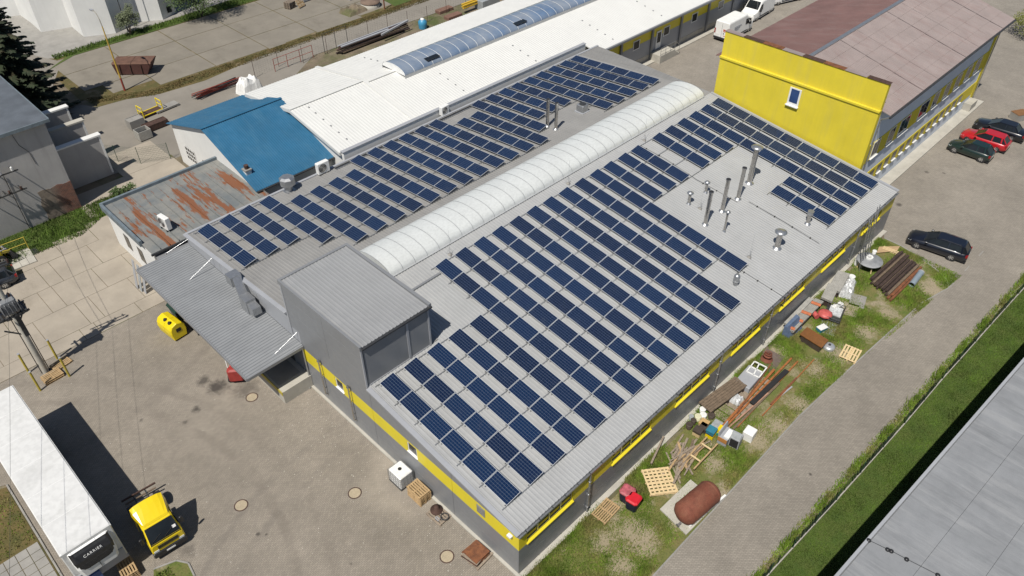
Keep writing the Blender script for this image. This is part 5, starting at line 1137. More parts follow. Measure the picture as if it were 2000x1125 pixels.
    b = MB(); b.bb(-h + 0.0, h - 0.05, -hw * 0.86, hw * 0.86, 0.16, 0.24); b.build('underbody', BLACK, t)
    if rails:
        b = MB()
        for y in (-1, 1): b.tube([(gx[1] - 0.3, y * wr * 0.93, rf - 0.02), (gx[1] - 0.4, y * wr * 0.93, rf + 0.03), (gx[2] + 0.3, y * wr * 0.93, rf + 0.03), (gx[2] + 0.2, y * wr * 0.93, rf - 0.02)], 0.014, 5)
        b.build('roof_rail', DSTEEL, t)
    return t
navy = paint('paint_navy', (0.008, 0.010, 0.018)); blk = paint('paint_black', (0.007, 0.008, 0.012)); red = paint('paint_red', (0.42, 0.010, 0.016)); grn = paint('paint_dark_green', (0.008, 0.022, 0.018)); gry = paint('paint_dark_grey', (0.03, 0.033, 0.04))
car('dark navy estate car parked at the curved verge kerb', (44.35, -24.45, 0), pi / 2 + 0.14, 4.65, 1.75, 1.46, navy, 'wagon', None, 2.65, rails=True)
gp = 'cars parked in a row by the yellow block'
car('dark green small hatchback at the near end of the parked row', (61.55, -20.55, 0), pi / 2, 3.95, 1.68, 1.44, grn, 'hatch', gp, 2.48)
car('bright red hatchback between the green and black parked cars', (64.5, -20.8, 0), pi / 2 + 0.03, 4.3, 1.78, 1.46, red, 'hatch', gp, 2.6)
car('glossy black sedan beyond the red hatchback', (67.7, -21.1, 0), pi / 2 + 0.03, 4.75, 1.82, 1.45, blk, 'sedan', gp, 2.75)
gp2 = 'dark cars parked by the utility pole'
p = G(10, 570); car('dark grey estate car behind the utility pole, nearer the old house', (p.x - 0.9, p.y + 1.3, 0), pi - 0.12, 4.6, 1.78, 1.45, gry, 'wagon', gp2, 2.65)
p = G(12, 628); car('dark navy hatchback half hidden by the utility pole transformer', (p.x - 0.9, p.y + 0.9, 0), pi - 0.12, 4.3, 1.78, 1.46, navy, 'hatch', gp2, 2.6)
# ---- white vans
def van(label, loc, rz, L=5.9, W=2.05, H=2.45, logo=True, group='white vans parked by the white hall'):
    t = T('van', label, 'van', loc, rz, group); hw = W / 2; h = L / 2
    S = [(h, 0.72, 0.35, 0.75, 0.80, 0.55), (h - 0.12, 0.92, 0.25, 1.02, 1.08, 0.7), (h - 0.85, 1.0, 0.25, 1.22, 1.32, 0.85), (h - 1.0, 1.0, 0.25, 1.35, 1.42, 0.86), (h - 1.75, 1.0, 0.25, H - 0.22, H - 0.03, 0.84), (h - 2.1, 1.0, 0.25, H - 0.12, H, 0.88), (-h + 0.06, 1.0, 0.3, H - 0.12, H, 0.88), (-h, 0.97, 0.35, H - 0.2, H - 0.08, 0.86)]
    rings = [[(x, -hw * w * 0.95, zb), (x, -hw * w, zb + 0.3), (x, -hw * w * 0.985, 1.0 if zs > 1.1 else zs * 0.8), (x, -hw * w * (0.93 if zs > 1.5 else 0.96), zs), (x, -hw * w * tw_, zt2), (x, hw * w * tw_, zt2), (x, hw * w * (0.93 if zs > 1.5 else 0.96), zs), (x, hw * w * 0.985, 1.0 if zs > 1.1 else zs * 0.8), (x, hw * w, zb + 0.3), (x, hw * w * 0.95, zb)] for (x, w, zb, zs, zt2, tw_) in S]
    b = MB(); b.loft(rings, 0, True, True, False); b.build('body', WHITE, t)
    b = MB(); b.hexa([(h - 1.02, -hw * 0.84, 1.42), (h - 0.98, -hw * 0.84, 1.42), (h - 0.98, hw * 0.84, 1.42), (h - 1.02, hw * 0.84, 1.42), (h - 1.72, -hw * 0.78, H - 0.1), (h - 1.66, -hw * 0.78, H - 0.08), (h - 1.66, hw * 0.78, H - 0.08), (h - 1.72, hw * 0.78, H - 0.1)]); b.build('windscreen', GLASS, t)
    for y in (-1, 1):
        b = MB(); q = sorted((y * hw * 0.975, y * (hw * 1.0 + 0.004))); b.hexa([(h - 2.05, q[0], 1.3), (h - 1.15, q[0], 1.3), (h - 1.15, q[1], 1.3), (h - 2.05, q[1], 1.3), (h - 2.05, q[0] - 0.04 * y, 1.95), (h - 1.55, q[0] - 0.04 * y, 1.95), (h - 1.55, q[1] - 0.04 * y, 1.95), (h - 2.05, q[1] - 0.04 * y, 1.95)]); b.build('side_window', GLASS, t)
        b = MB(); b.bev(h - 1.35, h - 1.1, *sorted((y * (hw + 0.03), y * (hw + 0.25))), 1.2, 1.5, 0.03); b.build('mirror', BLACKP, t)
        for x in (h - 0.95, -h + 1.05): wheel(t, x, y * (hw - 0.14), 0.34, 0.23)
        b = MB(); b.bb(-h + 1.6, h - 1.5, *sorted((y * (hw - 0.005), y * (hw + 0.02))), 0.42, 0.56); b.build('rub_strip', BLACKP, t)
        b = MB(); b.bb(-h - 0.02, -h + 0.06, *sorted((y * hw * 0.80, y * hw * 0.95)), 0.9, 1.5); b.build('tail_light', TAIL, t)
        b = MB(); b.bb(h - 0.5, h - 0.1, *sorted((y * hw * 0.7, y * hw * 0.9)), 0.86, 1.06); b.build('headlight', LAMP, t)
    b = MB(); b.bev(-h - 0.10, -h + 0.02, -hw * 0.95, hw * 0.95, 0.3, 0.55, 0.03); b.build('bumper', BLACKP, t)
    b = MB(); b.box((h + 0.0, 0, 0.5), (0.1, W * 0.7, 0.25)); b.build('grille', BLACKP, t)
    b = MB(); b.bb(-h - 0.012, -h + 0.0, -0.01, 0.01, 0.55, H - 0.2); b.build('rear_door_gap', DSTEEL, t)
    if logo:   # small red print on the rear doors
        b = MB(); b.box((-h - 0.012, -0.45, 1.5), (0.01, 0.5, 0.16)); b.box((-h - 0.012, -0.42, 1.32), (0.01, 0.4, 0.08)); b.box((-h - 0.012, -0.45, 0.78), (0.01, 0.3, 0.06)); b.build('red_print', mat('red_print', (0.5, 0.07, 0.03), 0.5), t)
        b = MB(); b.box((-h - 0.012, 0.55, 0.82), (0.01, 0.5, 0.1)); b.build('number_plate', PLATE, t)
        b = MB(); b.box((-h - 0.012, -0.3, 1.05), (0.01, 0.1, 0.16)); b.box((-h - 0.012, -0.6, 1.0), (0.01, 0.08, 0.16)); b.build('door_lock', BLACKP, t)
        b = MB()
        for k in range(3): b.bb(-h + 1.2, -h + 2.8 - k * 0.3, -hw * 0.995 - 0.012, -hw * 0.985, 1.6 - k * 0.2, 1.68 - k * 0.2)
        b.build('side_print', CLAD_L, t)
    b = MB(); b.bb(-h + 0.1, h - 0.2, -hw * 0.9, hw * 0.9, 0.22, 0.33); b.build('underbody', BLACK, t)
    return t
van('white panel van with red print on its rear doors by the yellow block', (70.2, 11.4, 0), 0.02)
van('white panel van parked further along, seen from its side', (84.9, 12.7, 0), pi - 0.3, logo=False)
van('white flatbed-nosed van parked close to the hall wall ahead of the printed van', (77.6, 12.6, 0), pi + 0.05, L=5.4, logo=False, H=2.3)

# ---- refrigerated trailer
t = T('refrigerated_trailer', 'long white refrigerated semi-trailer with black cooling unit on its front', 'trailer', (-15.63, 1.85, 0), 0.004)
hw, hl, zb, zt2 = 1.27, 6.8, 1.15, 4.05
b = MB(); b.bev(-hw, hw, -hl, hl, zb, zt2, 0.05); b.build('box_body', WHITEG, t)
b = MB(); b.bb(-hw - 0.01, hw + 0.01, -hl - 0.01, hl + 0.01, zb - 0.12, zb + 0.1); b.build('side_rail', CLAD_L, t)
for z in (zt2 - 0.08,):
    b = MB(); b.bb(-hw - 0.012, -hw + 0.02, -hl, hl, z - 0.06, z + 0.03); b.bb(hw - 0.02, hw + 0.012, -hl, hl, z - 0.06, z + 0.03); b.build('top_rail', WHITE, t)
b = MB(); b.bb(-0.5, -0.35, -hl + 0.5, hl - 0.4, 0.85, 1.03); b.bb(0.35, 0.5, -hl + 0.5, hl - 0.4, 0.85, 1.03); b.build('chassis', DSTEEL, t)
for y in (hl - 4.4, hl - 3.1, hl - 1.8):
    for x in (-1, 1): wheel(t, 0, 0, 0.52, 0.35) if False else None
    for x in (-1, 1):
        o = bpy.data.objects.new('wheel', WM.setdefault((0.52, 0.35), wheel_meshes(0.52, 0.35))[0]); COL.objects.link(o); o.parent = t; o.location = (x * 1.02, y, 0.52); o.rotation_euler = (0, 0, pi / 2); inst('rim', WM[(0.52, 0.35)][1], o)
for x in (-0.8, 0.8):
    b = MB(); b.bar((x, -hl + 2.6, 1.0), (x, -hl + 2.6, 0.05), 0.14, 0.14); b.box((x, -hl + 2.6, 0.03), (0.35, 0.3, 0.06)); b.build('landing_leg', DSTEEL, t)
for k in range(1, 6):
    b = MB(); y = -6.8 + k * 2.27; b.bb(-1.2, 1.2, y - 0.012, y + 0.012, 4.048, 4.056); b.build('roof_seam', WHITE, t)
# cooling unit
yf = -hl
pz = [(1.95, 0.30, 0.80), (2.05, 0.42, 0.92), (2.72, 0.46, 1.0), (3.25, 0.38, 1.02), (3.78, 0.12, 1.02), (3.82, 0.02, 1.02)]
b = MB(); b.loft([[(-w_, yf, z), (-w_, yf - o_ + 0.12, z), (-w_ + 0.14, yf - o_, z), (w_ - 0.14, yf - o_, z), (w_, yf - o_ + 0.12, z), (w_, yf, z)] for z, o_, w_ in pz], 0, True, True); un = b.build('cooling_unit', WHITE, t)
bz = [(2.60, 0.46, 0.62), (2.66, 0.462, 0.80), (2.80, 0.455, 0.93), (3.25, 0.38, 0.99), (3.78, 0.12, 0.99)]
def cov(z, o_, w_, e): return [(-w_, yf - o_ + 0.10 - e, z), (-w_ + 0.13, yf - o_ - e, z), (w_ - 0.13, yf - o_ - e, z), (w_, yf - o_ + 0.10 - e, z)]
b = MB(); R_ = [cov(z, o_, w_, 0.03) + cov(z, o_, w_, -0.01)[::-1] for z, o_, w_ in bz]; b.loft(R_, 0, True, True); b.build('black_cover', BLACKP, un)
for k in range(4): b = MB(); z = 2.70 + k * 0.09; b.bar((-0.72, yf - 0.497 + 0.012 * k, z), (0.72, yf - 0.497 + 0.012 * k, z), 0.02, 0.03); b.build('grille_slat', BLACK, un)
b = MB(); b.hexa([(-0.8, yf - 0.245, 3.60), (0.8, yf - 0.245, 3.60), (0.8, yf - 0.22, 3.60), (-0.8, yf - 0.22, 3.60), (-0.8, yf - 0.185, 3.73), (0.8, yf - 0.185, 3.73), (0.8, yf - 0.16, 3.73), (-0.8, yf - 0.16, 3.73)]); b.build('top_louvre', DSTEEL, un)
text_mesh('lettering', 'CARRIER', 0.20, WHITE, un, Matrix.Translation((0, yf - 0.355, 3.40)) @ Matrix.Rotation(radians(63.9), 4, 'X'))
b = MB(); b.bb(-0.012, 0.012, yf - 0.468, yf - 0.44, 2.1, 2.6); b.build('door_gap', DSTEEL, un)
b = MB(); b.bb(-1.2, 1.2, yf - 0.05, yf + 0.0, 1.16, 1.98); b.build('front_plate', CLAD_L, t)
b = MB(); b.bb(-0.9, -0.2, yf - 0.3, yf - 0.02, 1.2, 1.75); b.build('tank', mat('blue_tank', (0.04, 0.09, 0.25), 0.4), t)
# ---- yellow tractor unit
t = T('tractor_truck', 'small yellow lorry cab with roof fairing and bare black chassis beside the trailer', 'truck', (-12.32, -3.4, 0), -pi / 2 - 0.07); t.scale = (0.94, 0.94, 0.94)
hw = 0.98     # local x = forward
def cabring(x, z0, z1, w0, w1): return [(x, -w0, z0), (x, w0, z0), (x, w0 * 1.0, (z0 + z1) / 2), (x, w1, z1 - 0.1), (x, w1 - 0.1, z1), (x, -w1 + 0.1, z1), (x, -w1, z1 - 0.1), (x, -w0 * 1.0, (z0 + z1) / 2)]
b = MB(); b.loft([cabring(2.36, 0.55, 1.30, hw * 0.93, hw * 0.90), cabring(2.30, 0.5, 1.42, hw * 0.99, hw * 0.96), cabring(2.18, 0.5, 1.55, hw, hw * 0.95), cabring(1.72, 0.5, 2.30, hw, hw * 0.86), cabring(1.55, 0.5, 2.38, hw, hw * 0.87), cabring(0.72, 0.5, 2.40, hw, hw * 0.88), cabring(0.66, 0.55, 2.34, hw * 0.96, hw * 0.85)], 0, True, True); b.build('cab', YTRUCK, t)
n = 8
def fair(x, w, z0, z1): return [(x, -w, z0)] + [(x, -w * cos(pi * i / n), z0 + (z1 - z0) * sin(pi * i / n) ** 0.22) for i in range(1, n)] + [(x, w, z0)]
b = MB(); b.loft([fair(1.64, 0.74, 2.30, 2.36), fair(1.55, 0.78, 2.34, 2.48), fair(0.75, 0.95, 2.34, 2.92), fair(0.40, 1.0, 2.25, 3.06), fair(0.36, 0.98, 2.25, 3.02)], 0, True, True, False); b.build('roof_fairing', YTRUCK, t)
for y in (-1, 1):
    b = MB(); b.hexa([(0.70, y * hw - 0.02, 0.9), (0.30, y * hw * 1.02 - 0.02, 0.9), (0.30, y * hw * 1.02 + 0.02, 0.9), (0.70, y * hw + 0.02, 0.9), (0.70, y * hw * 0.93 - 0.02, 2.4), (0.40, y * hw * 0.97 - 0.02, 2.4), (0.40, y * hw * 0.97 + 0.02, 2.4), (0.70, y * hw * 0.93 + 0.02, 2.4)]); b.build('side_fairing', YTRUCK, t)
    b = MB(); b.hexa([(1.98, y * 0.985 - 0.012, 1.48), (1.0, y * 0.99 - 0.012, 1.42), (1.0, y * 0.99 + 0.012, 1.42), (1.98, y * 0.985 + 0.012, 1.48), (1.66, y * 0.89 - 0.02, 2.16), (1.0, y * 0.89 - 0.02, 2.2), (1.0, y * 0.89 + 0.02, 2.2), (1.66, y * 0.89 + 0.02, 2.16)]); b.build('side_window', GLASS, t)
    b = MB(); b.bev(1.86, 1.98, *sorted((y * 1.08, y * 1.26)), 1.45, 1.95, 0.03); b.bar((1.95, y * 0.97, 1.85), (1.93, y * 1.15, 1.85), 0.035, 0.035); b.build('mirror', BLACKP, t)
    b = MB(); b.box((2.33, y * 0.74, 0.78), (0.1, 0.3, 0.17)); b.build('headlight', LAMP, t)
b = MB(); b.hexa([(2.30, -0.88, 1.38), (2.335, -0.88, 1.36), (2.335, 0.88, 1.36), (2.30, 0.88, 1.38), (1.74, -0.78, 2.27), (1.77, -0.78, 2.31), (1.77, 0.78, 2.31), (1.74, 0.78, 2.27)]); ws = b.build('windscreen', GLASS, t)
b = MB(); b.hexa([(2.17, 0.55, 1.68), (2.18, 0.55, 1.69), (2.18, 0.75, 1.69), (2.17, 0.75, 1.68), (2.08, 0.55, 1.83), (2.09, 0.55, 1.84), (2.09, 0.75, 1.84), (2.08, 0.75, 1.83)]); b.build('windscreen_sticker', WHITE, ws)
b = MB(); b.bar((2.27, -0.75, 1.54), (2.12, -0.1, 1.78), 0.02, 0.02); b.build('wiper', BLACK, ws); b = MB(); b.bar((2.27, 0.0, 1.54), (2.12, 0.6, 1.78), 0.02, 0.02); b.build('wiper', BLACK, ws)
b = MB(); b.bev(2.2, 2.45, -0.99, 0.99, 0.35, 0.72, 0.05); b.build('bumper', BLACKP, t)
for k in range(3): b = MB(); b.bb(2.35, 2.39, -0.6, 0.6, 0.92 + k * 0.1, 0.97 + k * 0.1); b.build('grille_bar', BLACKP, t)
b = MB(); b.bb(2.44, 2.47, -0.26, 0.26, 0.46, 0.57); b.build('number_plate', PLATE, t)
for y in (-0.36, 0.36):
    b = MB(); b.bb(-2.3, 2.1, y - 0.04, y + 0.04, 0.6, 0.8); b.build('chassis_beam', DSTEEL, t)
for x in (-0.7, 0.2): b = MB(); b.bb(x - 0.05, x + 0.05, -0.32, 0.32, 0.62, 0.74); b.build('cross_member', RUSTD, t)
b = MB(); b.bev(-1.6, -0.9, -0.4, 0.4, 0.81, 0.92, 0.04); b.build('fifth_wheel', DSTEEL, t)
b = MB(); b.bar((-2.3, -1.05, 0.85), (-2.3, 1.05, 0.85), 0.09, 0.09); b.build('rear_beam', RUSTD, t); b = MB(); b.bar((-2.05, -0.95, 0.72), (-2.05, 0.95, 0.72), 0.1, 0.05); b.build('rear_beam', WOODB, t)
for y in (-0.7, 0.7): b = MB(); b.cyl((-0.35, y, 0.62), (0.35, y, 0.62), 0.24, n=14); b.build('fuel_tank', DSTEEL if y < 0 else GALV, t)
b = MB(); b.cyl((0.42, -0.6, 0.8), (0.42, -0.6, 2.3), 0.06, n=8); b.build('exhaust_stack', DSTEEL, t)
if (0.42, 0.27) not in WM: WM[(0.42, 0.27)] = wheel_meshes(0.42, 0.27)
for x in (1.45, -1.3):
    for y in (-1, 1):
        o = bpy.data.objects.new('wheel', WM[(0.42, 0.27)][0]); COL.objects.link(o); o.parent = t; o.location = (x, y * 0.84, 0.42); inst('rim', WM[(0.42, 0.27)][1], o)
for y in (-1, 1):
    b = MB(); pts = [(-1.3 + 0.54 * cos(a), 0.42 + 0.52 * sin(a)) for a in [pi * (0.1 + 0.8 * k / 8) for k in range(9)]]
    b.loft([[(x, y * 0.84 - 0.17, z), (x, y * 0.84 + 0.17, z), (x, y * 0.84 + 0.17, z + 0.03), (x, y * 0.84 - 0.17, z + 0.03)] for x, z in pts], 0, True, True); b.build('mudguard', BLACKP, t)
# ---- forklift under the canopy edge
p = G(468, 733); t = T('forklift', 'red and white forklift half under the canopy by the dock', 'forklift', (p.x + 0.1, p.y + 0.1, 0), 0.9)
b = MB(); b.bev(-0.9, 0.7, -0.5, 0.5, 0.3, 1.0, 0.08); b.build('body', REDP, t)
b = MB(); b.bev(-1.0, -0.45, -0.5, 0.5, 0.35, 1.35, 0.12); b.build('counterweight', mat('forklift_red', (0.30, 0.035, 0.03), 0.5, var=0.15, scale=4), t)
b = MB()
for x, y in ((-0.6, -0.45), (-0.6, 0.45), (0.55, -0.45), (0.55, 0.45)): b.bar((x, y, 1.0), (x * 0.85, y, 2.05), 0.06, 0.06)
b.bb(-0.6, 0.6, -0.5, 0.5, 2.05, 2.1); b.build('overhead_guard', PLAST_W, t)
b = MB(); b.bb(0.8, 0.95, -0.35, -0.25, 0.1, 2.3); b.bb(0.8, 0.95, 0.25, 0.35, 0.1, 2.3); b.bb(0.82, 0.93, -0.25, 0.25, 2.1, 2.2); b.build('mast', DSTEEL, t)
b = MB(); b.bb(0.95, 2.0, -0.3, -0.18, 0.08, 0.13); b.bb(0.95, 2.0, 0.18, 0.3, 0.08, 0.13); b.build('forks', DSTEEL, t)
b = MB(); b.bev(-0.3, 0.15, -0.25, 0.25, 1.0, 1.15, 0.03); b.bev(-0.35, -0.25, -0.25, 0.25, 1.1, 1.5, 0.02); b.build('seat', BLACK, t)
for x in (-0.6, 0.5):
    for y in (-0.5, 0.5): wheel(t, x, y, 0.28, 0.2)
# ---- yellow machine at the yard edge
p = G(5, 512); t = T('yellow_loader', 'yellow machine with pale ladder frame at the grass edge of the yard', 'loader', (p.x - 1.2, p.y, 0), 0.2)
b = MB(); b.bev(-1.8, 1.3, -0.8, 0.8, 0.5, 1.5, 0.12); b.build('body', YEL, t)
b = MB(); b.bev(-1.2, 0.0, -0.7, 0.7, 1.5, 2.4, 0.1); b.build('cab', GLASS, t)
b = MB(); b.bar((0.2, -0.7, 1.4), (1.9, -0.7, 0.9), 0.14, 0.2); b.bar((0.2, 0.7, 1.4), (1.9, 0.7, 0.9), 0.14, 0.2); b.build('loader_arm', YELP, t)
b = MB(); b.hexa([(1.8, -0.95, 0.1), (2.3, -0.95, 0.1), (2.3, 0.95, 0.1), (1.8, 0.95, 0.1), (1.8, -0.95, 0.9), (1.95, -0.95, 0.9), (1.95, 0.95, 0.9), (1.8, 0.95, 0.9)]); b.build('bucket', DSTEEL, t)
for x in (-1.2, 0.9):
    for y in (-0.85, 0.85): wheel(t, x, y, 0.5, 0.35) if (0.5, 0.35) in WM else wheel(t, x, y, 0.5, 0.35)
b = MB(); b.tube([(-0.2, -0.9, 1.7), (1.5, -1.0, 1.75)], 0.03); b.tube([(-0.2, -1.4, 1.7), (1.5, -1.5, 1.75)], 0.03)
for k in range(6): b.tube([(-0.1 + k * 0.3, -0.9 - 0.02 * k, 1.7), (-0.1 + k * 0.3, -1.4 - 0.02 * k, 1.7)], 0.025)
b.build('ladder_frame', ALU, t)
# ================================================================== YARD AND VERGE OBJECTS
BOARDM = {}
def boardmesh(l, w, h, m):
    k = (round(l, 3), round(w, 3), round(h, 3), m.name)
    if k not in BOARDM:
        b = MB(); b.bb(-l / 2, l / 2, -w / 2, w / 2, 0, h); o = b.build('board', m); BOARDM[k] = o.data; bpy.data.objects.remove(o)
    return BOARDM[k]
def pallet(label, loc, rz=0.0, L=1.2, W=0.8, m=None, group=None, rot=(0, 0), n=6, name='pallet'):
    m = m or WOOD; t = T(name, label, 'pallet', loc, rz, group); t.rotation_euler = (rot[0], rot[1], rz)
    bw = W / n * 0.62
    for i in range(n): inst('deck_board', boardmesh(L, bw, 0.022, m), t, (random.uniform(-.004, .004), -W / 2 + bw / 2 + i * (W - bw) / (n - 1), 0.122), (0, 0, random.uniform(-0.006, 0.006)))
    for x in (-L / 2 + 0.07, 0, L / 2 - 0.07):
        inst('stringer', boardmesh(0.1, W, 0.022, m), t, (x, 0, 0.1))
        for y in (-W / 2 + 0.06, 0, W / 2 - 0.06): inst('block', boardmesh(0.1, 0.1, 0.078, m), t, (x, y, 0.022))
    for y in (-W / 2 + 0.06, 0, W / 2 - 0.06): inst('bottom_board', boardmesh(L, 0.1, 0.022, m), t, (0, y, 0))
    return t
def single(name, label, cat, b, m, loc=(0, 0, 0), rz=0, group=None, part=None):
    """a thing that is one piece of one material"""
    o = b.build(name, m, None, loc, rz); return tag(o, label, cat, group)
# --- along the near wall
t = T('ibc_tank', 'white caged liquid container standing against the grey wall', 'tank', (-0.62, -10.98, 0))
b = MB(); b.bev(-0.47, 0.47, -0.55, 0.55, 0.15, 1.12, 0.06); b.build('tank', PLAST_W, t)
b = MB(); b.cyl((0, 0.05, 1.11), (0, 0.05, 1.16), 0.11, n=14); b.build('lid', BLACKP, t)
for z in (0.2, 0.42, 0.64, 0.86, 1.06):
    b = MB(); b.tube([(-0.5, -0.58, z), (0.5, -0.58, z), (0.5, 0.58, z), (-0.5, 0.58, z), (-0.5, -0.58, z)], 0.012, 5); b.build('cage_ring', GALV, t)
for k in range(6):
    y = -0.58 + k * 0.232; b = MB(); b.cyl((-0.5, y, 0.12), (-0.5, y, 1.1), 0.012, n=5); b.cyl((0.5, y, 0.12), (0.5, y, 1.1), 0.012, n=5); b.build('cage_bar', GALV, t)
for k in range(5):
    x = -0.5 + k * 0.25; b = MB(); b.cyl((x, -0.58, 0.12), (x, -0.58, 1.1), 0.012, n=5); b.cyl((x, 0.58, 0.12), (x, 0.58, 1.1), 0.012, n=5); b.build('cage_bar', GALV, t)
b = MB(); b.bb(-0.5, 0.5, -0.58, 0.58, 0, 0.1); b.build('base', DSTEEL, t)
for k in range(6):
    pallet(f'wooden pallet, {ORD[k]} from the ground in the stack beside the white caged container', (-0.6 + random.uniform(-.02, .02), -12.6 + random.uniform(-.02, .02), k * 0.146), pi / 2, 1.2, 0.82, group='pallets stacked by the white caged container')
pallet('worn grey pallet holding a dark round flange by the near wall', (-0.65, -14.35, 0), pi / 2 + 0.05, 1.2, 0.9, WOODG)
b = MB(); b.lathe([(0.36, 0), (0.36, 0.08), (0.14, 0.1), (0.14, 0.35), (0.05, 0.37)], n=20); single('steel_flange', 'dark round steel flange on the worn grey pallet', 'flange', b, RUSTD, (-0.55, -14.05, 0.145))
b = MB(); n_ = 16; b.loft([[(0.26 * cos(2 * pi * i / n_) , 0.26 * sin(2 * pi * i / n_), z) for i in range(n_)] for z in (0, 0.04)] + [[(0.2 * cos(2 * pi * i / n_), 0.2 * sin(2 * pi * i / n_), z) for i in range(n_)] for z in (0.04, 0)]); single('steel_ring', 'small open steel ring lying on the worn grey pallet', 'ring', b, DSTEEL, (-0.5, -14.72, 0.146))
b = MB(); b.bar((0, 0, 0), (0.0, -0.3, 0.0), 0.05, 0.05); b.bar((0.12, 0.0, 0), (0.12, -0.26, 0), 0.05, 0.05); b.bar((0.0, 0, 0), (0.12, 0, 0), 0.05, 0.05); single('steel_offcut', 'pale steel bracket offcut at the edge of the worn grey pallet', 'offcut', b, CLAD_L, (-0.95, -14.4, 0.175))
pallet('old pallet under the rusty sheets beside the hall corner', (-0.82, -17.75, 0), 0.08, 1.3, 1.3, WOODG, n=7)
for k in range(5):
    b = MB(); b.hexa([(-0.55, -0.5, 0), (0.5, -0.5, 0), (0.5, 0.55, 0), (-0.55, 0.55, 0), (-0.55, -0.5, 0.03), (0.5, -0.5, 0.035), (0.5, 0.55, 0.03), (-0.55, 0.55, 0.045)])
    single('rusty_sheet', f'rusty steel sheet, {ORD[k]} from the bottom of the pile by the hall corner', 'metal sheet', b, [RUST, RUSTD, RUST, WOODG, RUST][k], (-0.85 + random.uniform(-.06, .06), -17.72 + random.uniform(-.06, .06), 0.15 + k * 0.055), 0.08 + random.uniform(-.1, .1), 'rusty sheets piled by the hall corner')
for k, (u, v, lb) in enumerate(((492, 776, 'beside the loading dock'), (693, 963, 'in front of the white caged container'), (471, 987, 'in open paving between lorry cab and hall'), (873, 1087, 'next to the rusty sheets'))):
    p = G(u, v); t = T('manhole_cover', f'round pale manhole cover {lb}', 'manhole cover', (p.x, p.y, 0), 0, 'manhole covers in the paved yard')
    b = MB(); b.lathe([(0.34, -0.02), (0.34, 0.015)], n=28, smooth=False); b.build('cover', mat('manhole_concrete', (0.40, 0.335, 0.235), 0.9, var=0.1, scale=5, fine=0.2), t)
    b = MB(); n_ = 28; b.loft([[(r * cos(2 * pi * i / n_), r * sin(2 * pi * i / n_), z) for i in range(n_)] for r, z in ((0.41, -0.01), (0.41, 0.012), (0.355, 0.012), (0.35, -0.01))]); b.build('ring', RUSTD, t)
# yellow recycling container
t = T('recycling_container', 'bright yellow domed recycling container with round holes by the canopy', 'container', (-4.15, 10.65, 0), pi / 2 + 0.1)
prof = [(-0.52, 0.15), (-0.60, 0.7), (-0.56, 1.05), (-0.40, 1.32), (0.0, 1.46), (0.40, 1.32), (0.56, 1.05), (0.60, 0.7), (0.52, 0.15)]
b = MB(); b.loft([[(x, y * k, 0.15 + (z - 0.15) * (0.97 if k < 1 else 1)) for y, z in prof] for x, k in ((-0.92, 0.9), (-0.86, 1.0), (0.86, 1.0), (0.92, 0.9))], 0, True, True, False); b.build('shell', YEL, t)
for x in (-0.45, 0.1):
    b = MB(); b.cyl((x, 0.18, 1.36), (x, 0.3, 1.46), 0.13, n=16); b.build('round_hole', BLACK, t)
b = MB(); b.bb(-0.94, -0.925, -0.18, 0.18, 0.72, 1.02); b.build('inlet', BLACK, t)
b = MB(); b.bb(-0.7, 0.7, -0.45, 0.45, 0.0, 0.15); b.build('base_frame', DSTEEL, t)
b = MB(); b.loft([[(x, y * 1.03, z * 1.012 + 0.005) for y, z in prof[1:-1]] for x in (-0.07, 0.07)], 0, True, True, close=False); b.build('rib', YEL, t)
for k, (x, y, m_, lb) in enumerate(((-3.0, 11.9, mat('bin_dark_green', (0.015, 0.04, 0.03), 0.4), 'dark green wheeled waste bin under the canopy edge'), (-2.7, 9.6, BLACKP, 'black wheeled waste bin under the canopy behind the yellow container'), (-2.6, 8.1, DSTEEL, 'dark grey wheeled waste bin under the canopy nearest the forklift'))):
    t = T('wheeled_bin', lb, 'bin', (x, y, 0), pi / 2, 'waste bins under the canopy')
    b = MB(); b.loft([[(sx * w_, sy * d_, z) for sx, sy in ((-1, -1), (1, -1), (1, 1), (-1, 1))] for w_, d_, z in ((0.5, 0.38, 0.18), (0.66, 0.5, 1.05))], 0, True, True); b.build('bin_body', m_, t)
    b = MB(); b.loft([[(-0.7, -0.55, 1.05), (0.7, -0.55, 1.05), (0.7, 0.55, 1.05), (-0.7, 0.55, 1.05)], [(-0.68, -0.4, 1.22), (0.68, -0.4, 1.22), (0.68, 0.4, 1.22), (-0.68, 0.4, 1.22)]], 0, True, True); b.build('bin_lid', m_, t)
    for sx in (-0.45, 0.45):
        for sy in (-0.3, 0.3): b = MB(); b.cyl((sx - 0.03, sy, 0.1), (sx + 0.03, sy, 0.1), 0.1, n=12); b.build('castor', BLACK, t)
# yellow guard posts round the pole
for k, (u, v, lb) in enumerate(((136, 735, 'yellow guard post beside the leaning pallets, on the hall side of the pole'), (79, 763, 'yellow guard post closest to the white trailer'), (112, 700.5, 'yellow guard post behind the pallets, towards the concrete slabs'), (57, 728, 'yellow guard post between the dark hatchback and the trailer'))):
    p = G(u, v); t = T('guard_post', lb, 'bollard', (p.x, p.y, 0), 0, 'yellow guard posts round the utility pole')
    b = MB(); b.cyl((0, 0, -0.05), (0, 0, 1.78), 0.075, n=12); b.build('post', YELP, t)
    b = MB(); b.cyl((0, 0, 1.78), (0, 0, 1.84), 0.085, n=12); b.build('cap', ALU, t)
p = G(105, 740); gp_ = 'pallets by the utility pole'
pallet('wooden pallet lowest in the small stack at the utility pole foot', (p.x + 0.0, p.y + 0.1, 0), 0.05, 1.25, 0.85, group=gp_)
pallet('wooden pallet on top of the small stack at the utility pole foot', (p.x + 0.02, p.y + 0.12, 0.146), 0.09, 1.25, 0.85, group=gp_)
